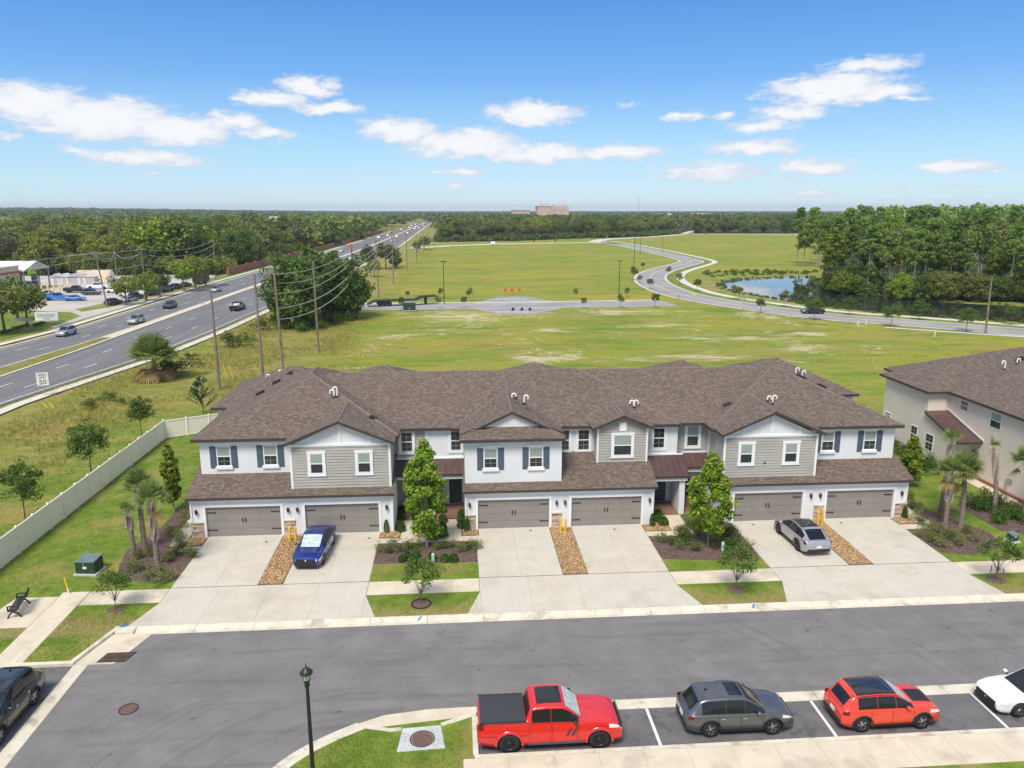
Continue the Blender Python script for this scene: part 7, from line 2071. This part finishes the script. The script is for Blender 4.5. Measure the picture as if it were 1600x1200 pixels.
# barricade markers at the turning circle
for i, x in enumerate((790, 800, 811.5)):
    p, h = stand(x, 459, 450); e = empty('road_end_marker', p, 0, f'red road end marker beyond the turning circle, {("left", "middle", "right")[i]} one', 'marker', 'red road end markers'); MB().box(-.04, .04, -.03, .03, 0, h - .6).build('post', 'galvanised', e)
    MB().ext([(-.55, 0, h - .55), (0, 0, h - 1.1), (.55, 0, h - .55), (0, 0, h)], (0, -1, 0), .04).build('board', 'sign_orange', e)
for i, x in enumerate((801.5, 815.5, 828)):
    p, h = stand(x, 491, 480); e = empty('road_end_sign', p, 0, f'back of a dark road end sign at the near rim of the circle, {("left", "middle", "right")[i]} one', 'sign', 'dark road end signs'); MB().box(-.04, .04, -.03, .03, 0, h - .6).build('post', 'galvanised', e)
    MB().ext([(-.4, 0, h - .4), (0, 0, h - .8), (.4, 0, h - .4), (0, 0, h)], (0, -1, 0), .04).build('board', 'lamp_green', e)
for i, (x, y, t, lab) in enumerate(((1084, 477, 456, 'yellow warning sign beside the curving road'), (1060, 478, 460, 'thin sign post at the side road mouth'), (1162, 484, 462, 'small white road sign post near the pond'), (949, 378, 369, 'yellow sign at the far junction'), (988, 383, 375, 'yellow sign beyond the far junction'))):
    p, h = stand(x, y, t); e = empty('road_sign', p, 0, lab, 'sign'); MB().box(-.04, .04, -.03, .03, 0, h - .5).build('post', 'galvanised', e); MB().ext([(-.5, 0, h - .5), (0, 0, h - 1.0), (.5, 0, h - .5), (0, 0, h)], (0, -1, 0), .04).build('board', 'sign_yellow' if i in (0, 3, 4) else 'galvanised', e)
# guy-wire guards and survey stakes
for (x, y, t, lab) in ((360, 592, 569, 'pair of yellow guy wire guards beside the second pole'), (79, 637, 629, 'short yellow guard in the verge below the speed sign')):
    p, h = stand(x, y, t); e = empty('guy_guard', p, 0, lab, 'guard')
    for s in (-.35, .35): MB().tube((s, 0, 0), (s - .5, .1, h), .06, n=6).build('sleeve', 'yellow_paint', e)
for i, (x, y) in enumerate(((1460, 526), (1353, 508), (1340, 509))):
    p, h = stand(x, y, y - 8); o = MB().box(-.07, .07, -.07, .07, 0, h).build('survey_stake', 'white_paint'); o.location = p; tag(o, f'white survey stake in the field by the curving road, {("rightmost", "middle", "left")[i]} one', 'stake')
# flatbed trailer
a, b_ = G(578, 478), G(680, 474); TR = empty('flatbed_trailer', a, math.atan2(b_.y - a.y, b_.x - a.x), 'long black flatbed trailer parked on the side road', 'trailer'); Lt = (b_ - a).length
MB().box(1.0, Lt * .70, -1.25, 1.25, 1.0, 1.25).build('deck', 'rust_black', TR)
MB().ext([(Lt * .70, -1.2, 1.0), (Lt * .78, -1.2, 1.55), (Lt, -1.2, 1.75), (Lt, -1.2, 2.0), (Lt * .77, -1.2, 1.85), (Lt * .70, -1.2, 1.25)], (0, 1, 0), 2.4).build('gooseneck', 'rust_black', TR)
MB().ext([(1.0, -1.2, 1.0), (-.6, -1.2, .3), (-.6, -1.2, .42), (1.0, -1.2, 1.25)], (0, 1, 0), 2.4).build('ramp', 'rust_black', TR)
MB().box(Lt * .84, Lt * .86, -.9, .9, 0, 1.6).build('landing_leg', 'rust_black', TR)
tm = MB().lathe([(.0, -.14), (.3, -.14), (.48, -.12), (.5, 0), (.48, .12), (.3, .14), (0, .14)], n=16, axis='y').mesh('wheel', 'tyre')
for x in (2.2, 3.3, 4.4):
    for s in (-1.05, 1.05): w = link('wheel', tm, TR); w.location = (x, s, .5)

# ------------------------------------------------------------------ store, sheds, wall, far buildings
ST_ = empty('store_building', (-125, 212, 0), 0, 'tan store with white canopy roof at the left edge', 'building')
wpart(ST_, MB().box(-165, -117.8, 206.5, 218.8, 0, 6.7), 'wall', 'store_tan')
wpart(ST_, MB().box(-165, -117.6, 206.3, 219.0, 6.7, 7.0), 'parapet', 'far_white'); wpart(ST_, MB().box(-117.79, -117.6, 207, 218.7, 4.9, 5.4), 'sign_band', 'brick_red'); wpart(ST_, MB().box(-117.78, -117.62, 208.2, 210, 1.2, 4.0), 'poster', 'blue_paint'); wpart(ST_, MB().box(-165, -117.55, 206.4, 218.9, 0, .9), 'plinth', 'brick_red')
r = wpart(ST_, MB().ext([(-165, 219.2, 5.2), (-165, 226.3, 7.4), (-165, 233, 5.2), (-165, 233, 5.35), (-165, 226.3, 7.6), (-165, 219.2, 5.35)], (1, 0, 0), 48.2), 'canopy_roof', 'roof_white')
MB().ext([(-116.9, 219.6, 5.25), (-116.9, 232.6, 5.25), (-116.9, 226.3, 7.3)], (1, 0, 0), .12).build('gable_sheet', 'far_grey', r)
MB().ext([(-116.7, 220.2, 4.2), (-116.7, 225.2, 4.2), (-116.7, 222.7, 6.3)], (1, 0, 0), .2).build('gable_sheet', 'canvas_green', r)
for x in (-117.2, -125, -133):
    for y in (219.6, 226, 232.6): wpart(ST_, MB().box(x - .15, x + .15, y - .15, y + .15, 0, 5.25), 'column', 'galvanised')
rk = random.Random(5)
for i in range(16):
    x = -136 + (i % 8) * 2.4; y = 221 + (i // 8) * 6; wpart(ST_, MB().box(x, x + 1.8, y, y + 1.2, 0, rk.uniform(1.6, 3.4)), 'display_rack', rk.choice(('box_green', 'galvanised', 'far_grey', 'shutter_blue')))
for i, x in enumerate((-118.5, -116.0, -113.5, -111.0, -108.5)):
    e = empty('garden_shed', (x, 240, -.1), 0, f'small display shed beside the store canopy, {ORD[i]} from the left', 'shed', 'display sheds'); MB().box(-1.2, 1.2, -1.4, 1.4, 0, 2.3).build('wall', ('far_white', 'far_white', 'far_grey', 'far_white', 'store_tan')[i], e)
    MB().ext([(-1.4, -1.6, 2.25), (0, -1.6, 3.2), (1.4, -1.6, 2.25)], (0, 1, 0), 3.2).build('roof', ('far_grey', 'far_white', 'far_grey', 'far_grey', 'far_white')[i], e); MB().box(-.5, .5, -1.45, -1.402, 0, 1.9).build('door', 'far_grey', e)
e = empty('storage_tent', (-112, 250, -.1), 0, 'pale tan domed storage tent behind the display sheds', 'tent'); MB().grid([[(x, y, 3.4 * math.sin(math.pi * t)) for t, y in [(k / 8, -3 + 6 * k / 8) for k in range(9)]] for x in (-5, 5)]).build('cover', 'store_tan', e); MB().ext([(5, -3 + 6 * k / 8, 3.4 * math.sin(math.pi * k / 8)) for k in range(9)], (-1, 0, 0), .05).build('end_panel', 'far_white', e)
for i in range(7):
    e = empty('bollard', (-114.5 + i * 1.6, 219.5, -.1), 0, 'yellow bollard in front of the store entrance', 'bollard', 'store bollards'); MB().lathe([(.2, 0), (.2, 1.6), (0, 1.7)], n=8).build('pipe', 'yellow_paint', e)
e = empty('box_trailer', (-76.3, 238.5, -.1), math.radians(80), 'black enclosed trailer at the far end of the tree row', 'trailer'); MB().box(-3, 3, -1.2, 1.2, .5, 3.0).build('body', 'paint_black', e)
for x in (-.6, .6):
    for s in (-1.1, 1.1): w = link('wheel', tm, e); w.location = (x, s, .45)
# brick wall along the far side of the highway
BW = empty('brick_wall', (-77, 270, 0), 0, 'long red brick wall along the far side of the highway', 'wall')
yy = [268 + 11 * i for i in range(48)]
wl = lambda y: at_y(HL_L, y) - 6.2
for i in range(len(yy) - 1):
    a = Vector((wl(yy[i]), yy[i], 0)); b_ = Vector((wl(yy[i + 1]), yy[i + 1], 0)); d = (b_ - a); l = d.length; d.normalize(); M = Matrix((d, Vector((-d.y, d.x, 0)), Vector((0, 0, 1)))).transposed()
    if i in (19, 20, 27): continue
    wpart(BW, MB().obox((a + b_) / 2 + Vector((0, 0, 1.2)), l / 2 - .3, .12, 1.2, M), 'panel', 'brick_red'); wpart(BW, MB().box(a.x - .3, a.x + .3, a.y - .3, a.y + .3, 0, 2.7), 'pillar', 'brick_red')

# hospital, shops, masts on the skyline
def far_block(name, px0, px1, ytop, Y, depth, mat, label, wins=0, zbase=0.0, step=None):
    a = AT(px0, ytop, Y); b_ = AT(px1, ytop, Y); e = empty(name, ((a.x + b_.x) / 2, Y, 0), 0, label, 'building'); wpart(e, MB().box(a.x, b_.x, Y, Y + depth, 0, a.z), 'wall', mat)
    wpart(e, MB().box(a.x - 1, b_.x + 1, Y - 1, Y + depth, a.z, a.z + 1.2), 'roof', 'far_white')
    if wins:
        n = max(3, int((b_.x - a.x) / 7))
        for k in range(n):
            for f in range(wins):
                x = a.x + (b_.x - a.x) * (k + .5) / n; z = a.z - 4 - f * 4.2; wpart(e, MB().box(x - 1.3, x + 1.3, Y - .3, Y + .2, z - .8, z + 1.2), 'window', 'far_grey')
    return e


H_ = far_block('hospital', 840, 862, 322, 1450, 40, 'far_pink', 'large pinkish hospital block rising above the central woods', 4)
for (x0, x1, yt, m_, Yw) in ((861.2, 889, 322.5, 'far_pink', 1446), (846, 858, 318.5, 'far_pink', 1456), (866, 888, 319.5, 'far_grey', 1462)):
    a = AT(x0, yt, Yw); b_ = AT(x1, yt, Yw); wpart(H_, MB().box(a.x, b_.x, Yw, Yw + 30, 0, a.z), 'wing', m_)
    for k in range(3): wpart(H_, MB().box(a.x + (b_.x - a.x) * (k + .3) / 3, a.x + (b_.x - a.x) * (k + .7) / 3, Yw - .5, Yw + .3, a.z - 6, a.z - 4), 'window', 'far_grey')
far_block('clinic', 801, 828, 328.5, 1400, 30, 'far_pink', 'low pink building left of the hospital', 1)
for i, (x0, x1, yt, Y, m_) in enumerate(((1031, 1048, 335, 1150, 'far_white'), (1046, 1070, 338, 1120, 'far_pink'), (1069, 1094, 337, 1160, 'far_pink'), (1090, 1112, 334.5, 1180, 'far_white'), (1111, 1128, 336, 1130, 'far_white'))):
    far_block('shop_building', x0, x1, yt, Y, 30, m_, f'pale shop building in the distant plaza, {ORD[i]} from the left', 1)['group'] = 'distant plaza shops'
for i, (x0, x1, yt, Y) in enumerate(((423, 437, 341, 620),)):
    far_block('distant_house', x0, x1, yt, Y, 12, 'far_white', f'white roofed house among the left woods, {ORD[i]} from the left')['group'] = 'houses in the left woods'
for (x, yt, Y, lab) in ((998, 307, 1900, 'thin lattice radio mast on the skyline right of the hospital'), (1143, 321, 2200, 'short radio mast on the right skyline'), (697, 322, 2000, 'thin mast on the skyline left of centre')):
    p = AT(x, yt, Y); e = empty('radio_mast', (p.x, Y, 0), 0, lab, 'mast'); MB().tube((0, 0, 0), (0, 0, p.z), .9, .5, n=4).build('mast', 'far_grey', e)
    for f in (.8, .88, .96): MB().box(-1.6, 1.6, -1, 1, p.z * f, p.z * f + 2.5).build('antenna', 'far_white', e)
# queue of distant traffic on the highway
rc = random.Random(8)
for i in range(26):
    y = 620 + i * 26 + rc.uniform(-6, 6); x = at_y(HR_L, y) * .5 + at_y(HR_R, y) * .5 + rc.choice((-3, 0, 3)) if i % 2 else at_y(HL_L, y) * .5 + at_y(HL_R, y) * .5 + rc.choice((-3, 0, 3))
    o = MB().box(-2.2, 2.2, -.9, .9, .25, .95).add([(-1.5, -.85, .95), (1.2, -.85, .95), (1.2, .85, .95), (-1.5, .85, .95), (-1.1, -.7, 1.55), (.5, -.7, 1.55), (.5, .7, 1.55), (-1.1, .7, 1.55)], [(0, 1, 5, 4), (1, 2, 6, 5), (2, 3, 7, 6), (3, 0, 4, 7), (4, 5, 6, 7)]).build('distant_car', rc.choice(('paint_white', 'paint_silver', 'paint_black', 'paint_red', 'paint_darkgrey')))
    o.location = (x, y, ZH); o.rotation_euler = (0, 0, math.pi / 2); tag(o, 'tiny car in the distant traffic on the highway', 'car', 'distant highway traffic')

# ------------------------------------------------------------------ air
m = bpy.data.materials.new('haze_air'); m.use_nodes = True; m.node_tree.nodes.clear(); MATS['haze_air'] = m
o_ = m.node_tree.nodes.new('ShaderNodeOutputMaterial'); v_ = m.node_tree.nodes.new('ShaderNodeVolumePrincipled')
v_.inputs['Color'].default_value = (.72, .84, 1.0, 1); v_.inputs['Density'].default_value = 0.00010; v_.inputs['Anisotropy'].default_value = 0.0
m.node_tree.links.new(v_.outputs[0], o_.inputs['Volume'])
HZ = MB().box(-9000, 9000, -300, 9500, -1.2, 75).build('haze', 'haze_air'); tag(HZ, 'thin bluish summer haze over the far woods', 'haze', kind='stuff')
